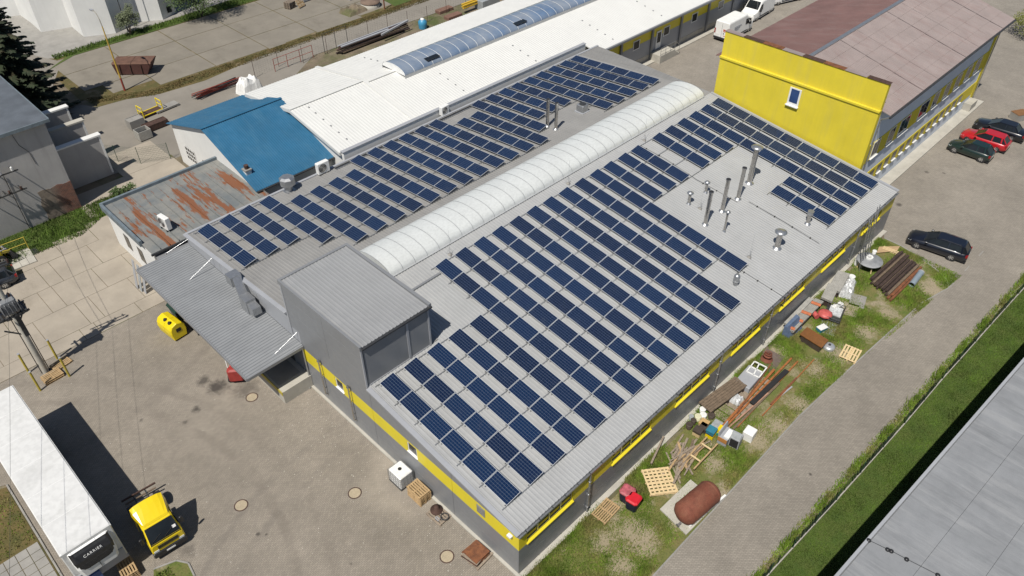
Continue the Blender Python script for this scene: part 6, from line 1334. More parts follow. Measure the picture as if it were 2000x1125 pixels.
pallet('wooden pallet lying behind the stack at the utility pole foot', (p.x + 0.9, p.y + 1.0, 0), 0.2, 1.25, 0.85, group=gp_)
p = G(248, 1108, 0.5); gp_ = 'pallets stacked at the trailer front'
for k in range(4): pallet(f'wooden pallet, {ORD[k]} from the ground in the stack at the trailer front', (p.x + random.uniform(-.02, .02), p.y, k * 0.146), pi / 2 - 0.08, 1.2, 0.8, group=gp_)
# --- verge: near end
def gq(u, v, z=0.0): p = G(u, v, z); return (p.x, p.y, z)
p = G(1183, 1000); pallet('weathered brown pallet lying on bare soil beside the plinth', (p.x, p.y, 0.02), 0.05, 1.5, 1.0, WOOD, n=8)
for k, (u, v, lb) in enumerate(((1226, 958, 'dark bin with a faded scratched red lid closer to the hall wall'), (1238, 973, 'dark bin with a glossy bright red lid on the grass'))):
    p = G(u, v, 0.85); t = T('red_lid_bin', lb, 'bin', (p.x, p.y, 0), 0.12, 'red-lidded bins on the verge')
    b = MB(); b.loft([[(sx * w_, sy * w_, z) for sx, sy in ((-1, -.7), (-.7, -1), (.7, -1), (1, -.7), (1, .7), (.7, 1), (-.7, 1), (-1, .7))] for w_, z in ((0.33, 0), (0.36, 0.3), (0.38, 0.78))], 0, True, True); b.build('bin_body', mat('bin_navy', (0.012, 0.014, 0.035), 0.4), t)
    b = MB(); b.loft([[(sx * w_, sy * w_, z) for sx, sy in ((-1, -.7), (-.7, -1), (.7, -1), (1, -.7), (1, .7), (.7, 1), (-.7, 1), (-1, .7))] for w_, z in ((0.40, 0.78), (0.40, 0.86), (0.31, 0.93))], 0, True, True); b.build('bin_lid', REDP if k else mat('red_lid_faded', (0.40, 0.10, 0.12), 0.55, var=0.3, scale=6), t)
pc = G(1288, 938, 0.3); t = pallet('large pale new pallet tilted on the grass beside the plank heap', (pc.x, pc.y, 0.12), -0.78 + 0.2, 1.75, 1.75, WOODP, rot=(0.06, 0.10), n=8)
for k in range(7): inst('cross_board', boardmesh(0.1, 1.75, 0.02, WOODP), t, (-0.82 + k * 0.273, 0, 0.146))
# plank heap: every plank its own thing
rnd = random.Random(31); c0 = G(1335, 897)
for k in range(44):
    L = rnd.uniform(0.9, 2.6); a = rnd.choice((0.0, 0.1, -0.2, 0.25, 0.9)) + rnd.uniform(-0.15, 0.15) + 0.05; m_ = rnd.choice((WOODG, WOODG, WOODG, WOODB, WOOD))
    o = inst('loose_plank', boardmesh(round(L, 1), rnd.choice((0.08, 0.11, 0.14)), 0.03, m_), None, (c0.x + rnd.gauss(0, 0.6), c0.y + rnd.gauss(0, 0.38), 0.03 + k * 0.008), (rnd.uniform(-.04, .04), rnd.uniform(-.05, .05), a))
    tag(o, 'weathered plank lying loose in the heap behind the big pale pallet', 'plank', 'planks in the verge heap')
p = G(1368, 885, 0.4); t = T('timber_frame', 'pale ladder-shaped timber frame lying on the plank heap', 'frame', (p.x, p.y, 0.4), 0.02)
for y in (-0.38, 0.38): inst('side_rail', boardmesh(2.6, 0.09, 0.07, WOOD), t, (0, y, 0))
for x in (-0.55, 0.65): inst('cross_rail', boardmesh(0.1, 0.68, 0.06, WOODP), t, (x, 0, 0.004))
b = MB(); b.bar((0, 0, 0), (2.2, 0.5, 0.05), 0.12, 0.09); single('long_plank', 'single long pale plank sticking out of the heap towards the hall wall', 'plank', b, WOODG, gq(1272, 905, 0.35), 0.08)
# pad and tank
pad = [G(*q) for q in ((1288.7, 995.7), (1348.4, 938), (1401.7, 983), (1339.9, 1045.8))]
b = MB(); b.prism([(q.x - pad[0].x, q.y - pad[0].y) for q in pad], -0.05, 0.09); single('concrete_pad', 'pale concrete pad under the rust-red tank', 'concrete pad', b, CONC, (pad[0].x, pad[0].y, 0))
A = G(1336, 1004, 0.85); B = G(1388, 960, 0.85); ct = (A + B) / 2; dv = (B - A); an = atan2(dv.y, dv.x); hl = dv.length / 2 - 0.05; r = 0.72
t = T('steel_tank', 'rust-red cylindrical steel tank lying on a concrete pad', 'tank', (ct.x, ct.y, 0.09), an)
b = MB(); n = 28; prof = [(-hl - 0.42, 0.04), (-hl - 0.36, r * 0.5), (-hl - 0.2, r * 0.85), (-hl, r), (0, r), (hl, r), (hl + 0.2, r * 0.85), (hl + 0.36, r * 0.5), (hl + 0.42, 0.04)]
b.loft([[(x, rr * cos(2 * pi * i / n), r + 0.06 + rr * sin(2 * pi * i / n)) for i in range(n)] for x, rr in prof], 0, True, True, True); b.build('shell', REDOX, t)
for x in (-hl * 0.96, 0.05, hl * 0.96):
    b = MB(); b.loft([[(x + dx, rr * cos(2 * pi * i / n), r + 0.06 + rr * sin(2 * pi * i / n)) for i in range(n)] for dx, rr in ((-0.03, r - 0.01), (-0.02, r + 0.012), (0.02, r + 0.012), (0.03, r - 0.01))], 0, smooth=True); b.build('weld_seam', REDOX, t)
b = MB(); b.cyl((-hl - 0.36, -0.1, r * 0.45), (-hl - 0.6, -0.1, r * 0.45), 0.06, n=10); b.cyl((-hl - 0.6, -0.1, r * 0.45), (-hl - 0.64, -0.1, r * 0.45), 0.11, n=10); b.build('valve', GALV, t)
for y in (-0.5, 0.5):
    b = MB(); b.bb(-hl, hl + 0.95, y - 0.06, y + 0.06, 0.0, 0.16); b.build('skid_beam', WHITE, t)
# old kitchen units / appliances
p = G(1428, 868); t = T('old_cooker', 'discarded white cooker with dark open front on the verge', 'appliance', (p.x + 0.15, p.y - 0.15, 0), 0.15)
b = MB(); b.bev(-0.32, 0.32, -0.32, 0.32, 0, 0.85, 0.02); b.build('casing', CLAD_L, t)
b = MB(); b.bb(-0.335, -0.322, -0.26, 0.26, 0.08, 0.75); b.build('open_front', BLACK, t)
b = MB(); b.hexa([(-0.3, -0.3, 0.85), (-0.2, -0.3, 0.85), (-0.2, 0.3, 0.85), (-0.3, 0.3, 0.85), (-0.12, -0.3, 1.2), (-0.05, -0.3, 1.2), (-0.05, 0.3, 1.2), (-0.12, 0.3, 1.2)]); b.build('raised_lid', TARP, t)
p = G(1452, 855); t = T('white_washer', 'white washing machine lying by the discarded cooker', 'appliance', (p.x + 0.25, p.y - 0.2, 0), 0.1)
b = MB(); b.bev(-0.36, 0.36, -0.33, 0.33, 0, 0.68, 0.03); b.build('casing', WHITE, t)
b = MB(); b.cyl((0.36, 0, 0.35), (0.375, 0, 0.35), 0.2, n=18); b.build('door', GLASS, t)
p = G(1415, 865); t = T('wood_cabinet', 'orange wood cabinet with white top beside the discarded cooker', 'cabinet', (p.x, p.y + 0.1, 0), 0.1)
b = MB(); b.bb(-0.3, 0.75, -0.3, 0.3, 0, 0.62); b.build('carcass', CLAD_L, t)
b = MB(); b.bb(-0.325, -0.3, -0.3, 0.3, 0.3, 0.64); b.build('front_panel', mat('orange_veneer', (0.40, 0.18, 0.05), 0.6, var=0.1), t)
b = MB(); b.bb(-0.15, 0.6, -0.32, 0.02, 0.62, 0.72); b.build('worktop', WHITE, t)
b = MB(); b.hexa([(-0.25, 0.22, 0.62), (0.9, 0.22, 0.62), (0.9, 0.34, 0.62), (-0.25, 0.34, 0.62), (-0.25, 0.3, 0.95), (0.9, 0.3, 0.95), (0.9, 0.36, 0.95), (-0.25, 0.36, 0.95)]); b.build('back_panel', CLAD_L, t)
# hive boxes, buckets
def hive(label, u, v, layers, roof, rz=0.1):
    p = G(u, v); t = T('hive_box', label, 'box', (p.x, p.y, 0), rz, 'stacked wooden boxes at the board pile'); z = 0.0
    for (h_, m_, s_) in layers:
        b = MB(); b.bb(-s_ / 2, s_ / 2, -s_ / 2, s_ / 2, z, z + h_ - 0.012); b.build('box_tier', m_, t); z += h_
    b = MB(); s_ = layers[-1][2] + 0.06; b.bb(-s_ / 2, s_ / 2, -s_ / 2, s_ / 2, z, z + 0.09); b.build('box_roof', roof, t)
BEIGE = mat('beige_paint', (0.50, 0.38, 0.20), 0.7, var=0.12, scale=5); TEAL = mat('teal_paint', (0.03, 0.17, 0.24), 0.55, var=0.12, scale=5); GREENP = mat('green_paint', (0.02, 0.26, 0.12), 0.5, var=0.12, scale=5); DBROWN = mat('brown_lid', (0.06, 0.045, 0.035), 0.6, var=0.2, scale=5)
hive('beige box with brown lid at the grass side of the bucket cluster', 1362, 848, [(0.28, BEIGE, 0.5), (0.12, DBROWN, 0.5)], DBROWN)
hive('beige box with pale lid beside the white buckets', 1374, 832, [(0.3, BEIGE, 0.5)], mat('tan_lid', (0.45, 0.30, 0.13), 0.7))
hive('brown box between the pale-lidded and blue-lidded boxes', 1374, 840, [(0.3, DBROWN, 0.5)], DBROWN)
hive('yellow box with teal blue lid in the box cluster', 1387, 852, [(0.3, YEL, 0.5), (0.1, DBROWN, 0.48), (0.2, TEAL, 0.5)], TEAL)
hive('green box with bright yellow lid at the orange plank ends', 1408, 848, [(0.22, GREENP, 0.5), (0.22, YEL, 0.46)], YEL)
def bucket(label, u, v, m_, r=0.2, h_=0.38, grp=None, z=0.0, lid=None):
    p = G(u, v); t = T('bucket', label, 'bucket', (p.x, p.y, z), 0, grp)
    b = MB(); b.lathe([(r * 0.82, 0), (r, h_), (r * 0.93, h_), (r * 0.93, h_ - 0.02)], n=16); b.build('pail', m_, t)
    b = MB(); b.lathe([(r * 1.05, h_ - 0.03), (r * 1.05, h_ + 0.02), (r * 0.9, h_ + 0.03)], n=16); b.build('lid', lid or m_, t)
gb_ = 'buckets by the hall plinth'
bucket('white bucket closest to the brown board pile', 1371, 806, PLAST_W, grp=gb_); bucket('white bucket between the others by the pale-lidded box', 1372, 817, PLAST_W, 0.22, grp=gb_); bucket('yellowish white bucket nearest the hall plinth', 1362, 820, mat('cream_plastic', (0.62, 0.60, 0.42), 0.5), 0.22, grp=gb_)
bucket('dark brown bucket at the corner of the board pile', 1388, 818, DBROWN, 0.22, grp=gb_); bucket('dark bucket with white rim nearest the plinth grass', 1345, 836, DBROWN, 0.22, grp=gb_, lid=None); bucket('small dark bucket beside the brown-lidded box', 1353, 828, DBROWN, 0.18, grp=gb_); bucket('small clear bucket by the plinth', 1349, 820, TARP, 0.15, grp=gb_)
b = MB(); b.bev(-0.5, 0.5, -0.35, 0.35, 0, 0.22, 0.02); single('grey_crate', 'pale grey crate between boxes and grey deck boards', 'crate', b, TARP, gq(1399, 836), 0.1)
# board pile and grey decking
q = [G(*c, 0.55) for c in ((1364.8, 784.8), (1435.6, 734.4), (1458.4, 756), (1388.8, 805))]
o0 = q[0]; ex = (q[1] - q[0]); ey = (q[3] - q[0]); 
for k in range(6):
    t0 = k / 6 + 0.008; t1 = (k + 1) / 6 - 0.008; b = MB(); c = [ey * t0, ex + ey * t0, ex + ey * t1, ey * t1]; e_ = random.uniform(-0.03, 0.03)
    b.loft([[(v.x + (e_ if i in (1, 2) else 0), v.y, -0.10) for i, v in enumerate(c)], [(v.x + (e_ if i in (1, 2) else 0), v.y, 0) for i, v in enumerate(c)]], 0, True, True)
    single('deck_plank', f'long brown plank on top of the board pile, {ORD[5 - k]} from the orange timbers', 'plank', b, WOODB, (o0.x, o0.y, 0.55), 0, 'planks on the brown board pile')
for k in (0.08, 0.5, 0.92):
    b = MB(); c = [ex * k - ex.normalized() * 0.06, ex * k + ex.normalized() * 0.06, ex * k + ex.normalized() * 0.06 + ey, ex * k - ex.normalized() * 0.06 + ey]; b.loft([[(v.x, v.y, 0.0) for v in c], [(v.x, v.y, 0.45) for v in c]], 0, True, True)
    single('bearer_block', f'dark timber bearer under the brown board pile, {ORD[[0.08, 0.5, 0.92].index(k)]} from the buckets', 'timber', b, WOODD, (o0.x, o0.y, 0.0), 0, 'bearers under the board pile')
for k in range(9):
    p = G(1398 + k * 12.2, 823 - k * 9.6); b = MB(); b.bb(-0.3, 0.22, -0.75, 0.75, 0, 0.07 + 0.015 * (k % 3)); single('grey_deck_board', f'weathered grey deck board beside the brown pile, {ORD[k]} from the crates', 'board', b, WOODG, (p.x, p.y, 0.01), 0.02, 'grey deck boards beside the brown pile')
def crumple(name, label, cat, u, v, z, sx, sy, h_, m_, seed, rz=0.1, group=None):
    rr = random.Random(seed); p = G(u, v); b = MB(); n = 9; g = [[0] * n for _ in range(n)]; vs = []
    for i in range(n):
        for j in range(n):
            e = min(i, j, n - 1 - i, n - 1 - j); zz = h_ * (0.0 if e == 0 else 0.75 if e == 1 else 1.0) * rr.uniform(0.7, 1.15)
            vs.append(((i / (n - 1) - 0.5) * sx + rr.uniform(-.03, .03), (j / (n - 1) - 0.5) * sy + rr.uniform(-.03, .03), zz))
    fs = [(i * n + j, (i + 1) * n + j, (i + 1) * n + j + 1, i * n + j + 1) for i in range(n - 1) for j in range(n - 1)]
    b.add(vs, fs); b.add([(-sx / 2, -sy / 2, 0), (-sx / 2, sy / 2, 0), (sx / 2, sy / 2, 0), (sx / 2, -sy / 2, 0)], [(0, 1, 2, 3)]); return single(name, label, cat, b, m_, (p.x, p.y, z), rz, group)
crumple('wrapped_packet', 'crumpled clear plastic packet lying on the grey deck boards', 'packet', 1437, 783, 0.08, 0.85, 0.75, 0.35, FOIL, 3)
# pale cabinet with white frame
p = G(1464, 735, 0.5); t = T('steel_cabinet', 'pale grey steel cabinet lying flat with a white window frame on it', 'cabinet', (p.x, p.y, 0.0), 0.06)
b = MB(); b.bev(-1.05, 0.95, -0.55, 0.55, 0.05, 0.52, 0.03); b.build('cabinet_body', CLAD_L, t)
b = MB(); b.bb(-1.0, 0.9, -0.555, -0.55, 0.2, 0.23); b.build('door_gap', DSTEEL, t)
p = G(1478, 722, 0.55); t = T('window_frame', 'white window frame lying on the pale steel cabinet', 'window frame', (p.x, p.y, 0.53), 0.1)
b = MB()
for a_, c_ in (((-0.6, -0.45, 0), (0.6, -0.45, 0)), ((-0.6, 0.45, 0.02), (0.6, 0.45, 0.02)), ((-0.6, -0.45, 0), (-0.6, 0.45, 0)), ((0.6, -0.45, 0), (0.6, 0.45, 0)), ((0.0, -0.45, 0), (0.0, 0.45, 0)), ((-0.6, -0.05, 0), (0.6, 0.1, 0.0))): b.bar((a_[0], a_[1], 0.04), (c_[0], c_[1], 0.04), 0.08, 0.06)
b.build('sash', FRAME_W, t)
b = MB(); b.bb(-1.0, 1.0, -0.65, 0.65, 0, 0.03); single('rubber_mat', 'dark worn mat on the grass under the red hand wheel', 'mat', b, mat('brown_mat', (0.13, 0.10, 0.085), 0.9, var=0.2, scale=5), gq(1503, 705), 0.1)
p = G(1497, 703); t = T('red_valve', 'red cast valve with hand wheel standing on the dark mat', 'valve', (p.x, p.y, 0.03))
b = MB(); b.lathe([(0.42, 0), (0.42, 0.1), (0.2, 0.14), (0.2, 0.35), (0.3, 0.38), (0.3, 0.46), (0.05, 0.5)], n=18); b.build('valve_body', REDOX, t)
b = MB(); n_ = 16; b.tube([(0.24 * cos(2 * pi * i / n_), 0.24 * sin(2 * pi * i / n_), 0.62) for i in range(n_ + 1)], 0.03, 6); b.tube([(-0.24, 0, 0.62), (0.24, 0, 0.62)], 0.02); b.tube([(0, -0.24, 0.62), (0, 0.24, 0.62)], 0.02); b.cyl((0, 0, 0.48), (0, 0, 0.63), 0.03, n=6); b.build('hand_wheel', REDOX, t)
# orange timbers
def stick(label, a_, c_, w_, h_, m_, z0=0.05, z1=0.05, name='long_timber', grp='orange timbers lying beside the grey deck'):
    A = G(*a_, z0); B = G(*c_, z1); b = MB(); b.bar((0, 0, 0), tuple(B - A), w_, h_); single(name, label, 'timber', b, m_, tuple(A), 0, grp)
stick('bright orange-brown timber nearest the grey deck', (1412, 832), (1512, 722), 0.16, 0.12, ORANGE, 0.2, 0.2); stick('orange-brown timber resting second from the grey deck', (1415, 836), (1546, 700), 0.12, 0.12, ORANGE, 0.16, 0.1)
stick('thin rust-brown timber crossing the others towards the valve mat', (1440, 806), (1505, 712), 0.1, 0.08, RUST, 0.3, 0.1); stick('dark flat strip lying on the orange timbers', (1468, 788), (1537, 723), 0.34, 0.05, BLACK, 0.3, 0.22, 'dark_strip')
stick('pale pinkish timber below the dark strip', (1422, 836), (1500, 768), 0.1, 0.1, mat('pink_timber', (0.38, 0.22, 0.15), 0.8, var=0.2), 0.1, 0.1); stick('worn brown timber on the road side of the dark strip', (1432, 838), (1522, 748), 0.14, 0.1, WOODB, 0.08, 0.08); stick('long orange-brown timber reaching furthest towards the silver lid', (1440, 834), (1558, 706), 0.1, 0.1, ORANGE, 0.06, 0.06)
stick('lone thin orange timber on the grass by the road', (1489, 812), (1590, 702), 0.07, 0.06, ORANGE, 0.05, 0.05); stick('short pale-ended timber beside the lone thin timber', (1505, 790), (1556, 738), 0.11, 0.1, RUST, 0.07, 0.07); stick('short whitish board on the bare gravel', (1518, 778), (1547, 755), 0.1, 0.03, CLAD_L, 0.05, 0.05)
# brown table box and lid, pallet
q = [G(*c, 0.6) for c in ((1561.9, 652.6), (1576.3, 638.7), (1618.5, 664.3), (1605.1, 679.3))]
t = T('brown_table', 'rust-brown topped table box standing on the grass', 'table', (q[0].x, q[0].y, 0)); o0 = q[0]
b = MB(); b.prism([(v.x - o0.x, v.y - o0.y) for v in q], 0.55, 0.61); b.build('table_top', mat('rust_brown_top', (0.20, 0.085, 0.025), 0.6, var=0.15, scale=3, fine=0.2), t)
c_ = sum(((v - o0) for v in q), Vector()) / 4; b = MB(); b.prism([((v.x - o0.x - c_.x) * 0.88 + c_.x, (v.y - o0.y - c_.y) * 0.88 + c_.y) for v in q], 0.0, 0.548); b.build('table_body', DBROWN, t)
p = G(1618, 680); t = T('drum_lid', 'shiny round steel drum with knob beside the brown table', 'drum', (p.x, p.y, 0)); b = MB(); b.lathe([(0.4, 0), (0.42, 0.1), (0.42, 0.22), (0.3, 0.3), (0.06, 0.32)], n=24); b.build('drum', ALU, t); b = MB(); b.cyl((0, 0, 0.31), (0, 0, 0.38), 0.09, n=12); b.build('knob', DSTEEL, t)
p = G(1660, 693); pallet('pale clean pallet lying flat near the road kerb', (p.x, p.y, 0.02), 0.15, 1.5, 1.15, WOODP, n=6)
# fibre cement sheets and ridge tiles
def sheetpile(label, px, z, m_, rib, grp, n=3):
    q = [G(*c, z) for c in px]; o0 = q[0]; t = T('sheet_stack', label, 'sheets', (o0.x, o0.y, 0), 0, grp); ex = q[1] - q[0]; ey = q[3] - q[0]
    for k in range(n):
        b = MB(); N = 13; R0 = []; R1 = []
        for i in range(N + 1):
            v = ey * (i / N); dz = 0.025 * (1 if i % 2 else -1) * rib; zz = z - 0.07 * (n - 1 - k) + dz
            R0.append((v.x, v.y, zz)); R1.append((v.x + ex.x, v.y + ex.y, zz))
        b.loft([R0, R1], 0, close=False); b.loft([[(x, y, zz - 0.02) for x, y, zz in R1], [(x, y, zz - 0.02) for x, y, zz in R0]], 0, close=False); b.build('sheet', m_, t)
    b = MB(); c = [ex * 0.06 + ey * 0.05, ex * 0.94 + ey * 0.05, ex * 0.94 + ey * 0.95, ex * 0.06 + ey * 0.95]; b.loft([[(v.x, v.y, 0) for v in c], [(v.x, v.y, z - 0.07 * n - 0.01) for v in c]], 0, True, True); b.build('bearer', WOODD, t)
gs = 'grey sheet stacks along the verge'
sheetpile('long grey corrugated sheet stack with orange tiles on it', ((1533, 641), (1592, 582), (1617, 593), (1551, 648)), 0.55, FIBRE, 1, gs)
sheetpile('narrow grey sheet stack against the hall wall by the blue tarp', ((1531, 630), (1580, 580), (1590, 584), (1540, 634)), 0.62, FIBRE, 0, gs)
for k, (u, v, L, lb) in enumerate(((1548, 641, 0.35, 'short orange ridge tile at the near end of the grey corrugated sheets'), (1564, 626, 0.35, 'orange ridge tile second along the grey corrugated sheets'), (1575, 611, 0.7, 'long orange ridge tile leading to the red pump'), (1594, 593, 0.7, 'long orange ridge tile at the far end of the grey corrugated sheets'))):
    p = G(u, v, 0.62); b = MB(); n_ = 8; b.loft([[(0.14 * cos(pi * i / n_), y, 0.12 * sin(pi * i / n_)) for i in range(n_ + 1)] for y in (-L / 2, L / 2)] , 0, close=False); b.loft([[(0.12 * cos(pi * i / n_), y, 0.10 * sin(pi * i / n_)) for i in range(n_ + 1)] for y in (L / 2, -L / 2)], 0, close=False)
    single('ridge_tile', lb, 'tile', b, TERRA, (p.x, p.y, 0.59), 0.2, 'orange ridge tiles on the grey sheets')
p = G(1515, 630); b = MB(); b.hexa([(-0.9, -0.3, 0), (0.8, -0.4, 0), (0.85, 0.3, 0), (-0.9, 0.3, 0), (-0.85, 0.1, 0.9), (0.75, 0.05, 0.95), (0.8, 0.32, 0.95), (-0.85, 0.32, 0.85)]); single('blue_tarp', 'faded blue tarpaulin heap against the hall wall', 'tarp', b, mat('blue_tarp', (0.10, 0.14, 0.22), 0.6, var=0.2, scale=4, bump=0.4, bscale=8), (p.x, -20.95, 0))
p = G(1605, 622); t = T('red_pump', 'faded red pump and tank unit between tiles and crates', 'pump', (p.x, p.y, 0), 0.2)
PINK = mat('faded_red_paint', (0.48, 0.10, 0.09), 0.5, var=0.2, scale=5)
b = MB(); b.lathe([(0.5, 0.35), (0.52, 0.45), (0.35, 0.55), (0.05, 0.58)], (0.15, -0.1, 0), n=18); b.build('pump_lid', PINK, t); b = MB(); b.cyl((-0.4, 0.3, 0.3), (-0.1, 0.6, 0.3), 0.2, n=14); b.build('pump_motor', PINK, t); b = MB(); b.cyl((0.15, -0.1, 0), (0.15, -0.1, 0.36), 0.42, n=16); b.build('pump_drum', BLACK, t); b = MB(); b.tube([(0.5, -0.2, 0.4), (0.7, -0.45, 0.3), (0.55, -0.7, 0.1)], 0.035); b.build('pump_hose', PINK, t)
p = G(1604, 645); t = T('plastic_crate', 'small teal-sided crate with white top beside the brown table', 'crate', (p.x, p.y, 0), -0.3); b = MB(); b.bb(-0.35, 0.35, -0.22, 0.22, 0, 0.3); b.build('crate_body', TEAL, t); b = MB(); b.bb(-0.36, 0.36, -0.23, 0.23, 0.3, 0.33); b.build('crate_top', PLAST_W, t)
sheetpile('shorter pale grey sheet stack nearer the round table', ((1616, 563), (1637, 528), (1657, 537), (1640, 570)), 0.75, FIBRE, 0.5, gs); sheetpile('shorter pale grey sheet stack nearer the orange tiles', ((1604, 580), (1618, 552), (1640, 562), (1625, 589)), 0.75, FIBRE, 0.5, gs)
p = G(1627, 617); t = T('wire_crate', 'dark wire crate with a plastic-covered board inside', 'crate', (p.x, p.y, 0), 0.25); b = MB()
for x in (-0.9, 0.9):
    for y in (-0.6, 0.6): b.bar((x, y, 0), (x, y, 0.5), 0.06, 0.06)
for z in (0.05, 0.28, 0.5): b.tube([(-0.9, -0.6, z), (0.9, -0.6, z), (0.9, 0.6, z), (-0.9, 0.6, z), (-0.9, -0.6, z)], 0.025)
b.build('crate_frame', DSTEEL, t); b = MB(); b.bb(-0.85, 0.85, -0.55, 0.55, 0.02, 0.2); b.build('crate_floor', DSTEEL, t); b = MB(); b.bb(-0.2, 0.8, -0.5, 0.4, 0.2, 0.3); b.build('board', FOIL, t)
gw = 'plastic-wrapped bundles on the verge'
crumple('wrapped_bundle', 'large clear plastic bundle between sheet stacks and grey mats', 'bundle', 1652, 573, 0.0, 1.3, 1.0, 0.7, FOIL, 5, 0.2, gw); crumple('wrapped_bundle', 'small clear plastic bundle just below the white bucket', 'bundle', 1660, 556, 0.0, 0.8, 0.8, 0.55, FOIL, 6, 0.1, gw); crumple('wrapped_bundle', 'flat white plastic sheet bundle beside the dark wire crate', 'bundle', 1634, 602, 0.0, 1.2, 0.5, 0.45, mat('white_film', (0.62, 0.62, 0.60), 0.35, var=0.2, scale=7), 7, -0.3, gw)
bucket('white bucket among the plastic-wrapped bundles', 1661, 549, PLAST_W, 0.24, 0.5)
for k, (u, v, m_) in enumerate(((1675, 588, CONC_D), (1660, 605, mat('tan_mat', (0.30, 0.25, 0.19), 0.9, var=0.2)), (1617, 640, TARP))):
    b = MB(); b.bev(-0.75, 0.75, -0.55, 0.55, 0, 0.05, 0.01); single('ground_mat', ['grey mat on the grass beside the plastic bundles', 'tan worn board on the grass below the grey mat', 'crumpled grey mat beside the red pump'][k], 'mat', b, m_, gq(u, v), 0.3)
# round table
p = G(1699, 508, 0.75); t = T('round_table', 'grey round table top on trestles with white rolls on it', 'table', (p.x, p.y, 0), 0.2)
b = MB(); b.lathe([(0.98, 0.70), (1.0, 0.74), (0.98, 0.77), (0.05, 0.77)], n=28); b.build('table_top', mat('grey_laminate', (0.27, 0.28, 0.29), 0.5, var=0.2, scale=2.5, fine=0.2), t)
for a in (0.5, 2.1, 3.7, 5.3): b = MB(); b.bar((0.65 * cos(a), 0.65 * sin(a), 0.7), (0.8 * cos(a), 0.8 * sin(a), 0), 0.07, 0.07); b.build('leg', WOODP, t)
p = G(1698, 502, 0.85); b = MB(); n_ = 18; b.loft([[(r_2 * cos(2 * pi * i / n_), r_2 * sin(2 * pi * i / n_), z) for i in range(n_)] for r_2, z in ((0.3, 0), (0.3, 0.12), (0.15, 0.12), (0.15, 0))], 0); single('hose_coil', 'white coiled hose lying on the grey round table', 'hose', b, PLAST_W, (p.x, p.y, 0.772))
p = G(1711, 493, 0.9); bucket('cream bucket standing on the grey round table', 1711, 493, PLAST_W, 0.16, 0.28); bpy.data.objects[[o.name for o in bpy.data.objects if o.name.startswith('bucket')][-1]]
ob = [o for o in bpy.data.objects if o.get('label') == 'cream bucket standing on the grey round table'][0]; ob.location = (p.x - 0.1, p.y + 0.1, 0.772)
p = G(1675, 517); t = T('white_canister', 'white plastic canister leaning by the round table leg', 'canister', (p.x, p.y, 0), 0.4); b = MB(); b.bev(-0.2, 0.2, -0.3, 0.3, 0, 0.62, 0.05); b.build('canister_body', PLAST_W, t); b = MB(); b.cyl((0, 0.15, 0.6), (0, 0.15, 0.68), 0.06, n=10); b.build('cap', PLAST_W, t)
q = [G(*c, 0.12) for c in ((1712, 494), (1717, 482), (1758, 481), (1752, 490))]; b = MB(); o0 = q[0]; b.prism([(v.x - o0.x, v.y - o0.y) for v in q], -0.02, 0.02); single('plywood_sheet', 'tan plywood sheet lying on the grass behind the round table', 'plywood', b, mat('plywood', (0.42, 0.29, 0.16), 0.8, var=0.1, scale=4), (o0.x, o0.y, 0.12))
p = G(1742, 492); pallet('cut pale pallet under the tan plywood sheet edge', (p.x, p.y, 0.0), 0.1 + pi / 2, 1.5, 0.4, WOODP, n=3)
# timber pile
rnd = random.Random(77)
for k in range(17):
    f = k / 16; A = G(1699 + 43 * f, 546 + 38 * f, 0.15); B = G(1757 + 42 * f, 494 + 34 * f, 0.15); d = B - A; e1 = rnd.uniform(-0.25, 0.2); z = 0.1 + (0.17 if k % 2 else 0.0) + rnd.uniform(0, 0.05); w_ = rnd.uniform(0.14, 0.22)
    b = MB(); dn = d.normalized(); b.bar((dn.x * e1, dn.y * e1, 0), (d.x + dn.x * rnd.uniform(-.2, .3), d.y + dn.y * rnd.uniform(-.2, .3), rnd.uniform(-.03, .03)), w_, 0.16)
    m_ = WOODD if k < 13 and k % 5 != 3 else (WOODB if k < 14 else RUST); single('old_beam', f'old dark beam in the pile on the verge, {ORD[k]} from the round table', 'beam', b, m_, (A.x, A.y, z), 0, 'old beams piled on the verge')
A = G(1780, 557, 0.22); B = G(1799, 532, 0.22); d = B - A; t = T('grey_pipe', 'fat blue-grey pipe lying beside the beam pile', 'pipe', (A.x, A.y, 0.24)); b = MB(); b.cyl((0, 0, 0), tuple(d), 0.23, n=18, caps=False); b.cyl(tuple(d), (0, 0, 0), 0.2, n=18, caps=False); b.build('pipe_wall', mat('blue_grey_pipe', (0.22, 0.27, 0.31), 0.5, var=0.1), t); b = MB(); b.cyl(tuple(d * 0.94), tuple(d * 1.0), 0.25, n=18); b.build('collar', CLAD_L, t)
# ladders on the far end of the window wall
for k, (x0, dx) in enumerate(((37.3, 0.1), (38.1, 0.15))):
    t = T('ladder', ['steel ladder leaning on the hall eave, nearer the sheet stacks', 'steel ladder leaning on the hall eave, nearer the hall end'][k], 'ladder', (x0, -21.25, 0), 0, 'ladders leaning on the hall eave')
    tp = Vector((dx, 0.62, 4.9 + 0.5 * k))
    for s_ in (0, 0.42): b = MB(); b.bar((s_, 0, 0), (s_ + tp.x, tp.y, tp.z), 0.035, 0.06); b.build('stile', GALV, t)
    for i in range(1, 16): f = i / 16; b = MB(); b.cyl((tp.x * f, tp.y * f, tp.z * f), (0.42 + tp.x * f, tp.y * f, tp.z * f), 0.014, n=5); b.build('rung', GALV, t)
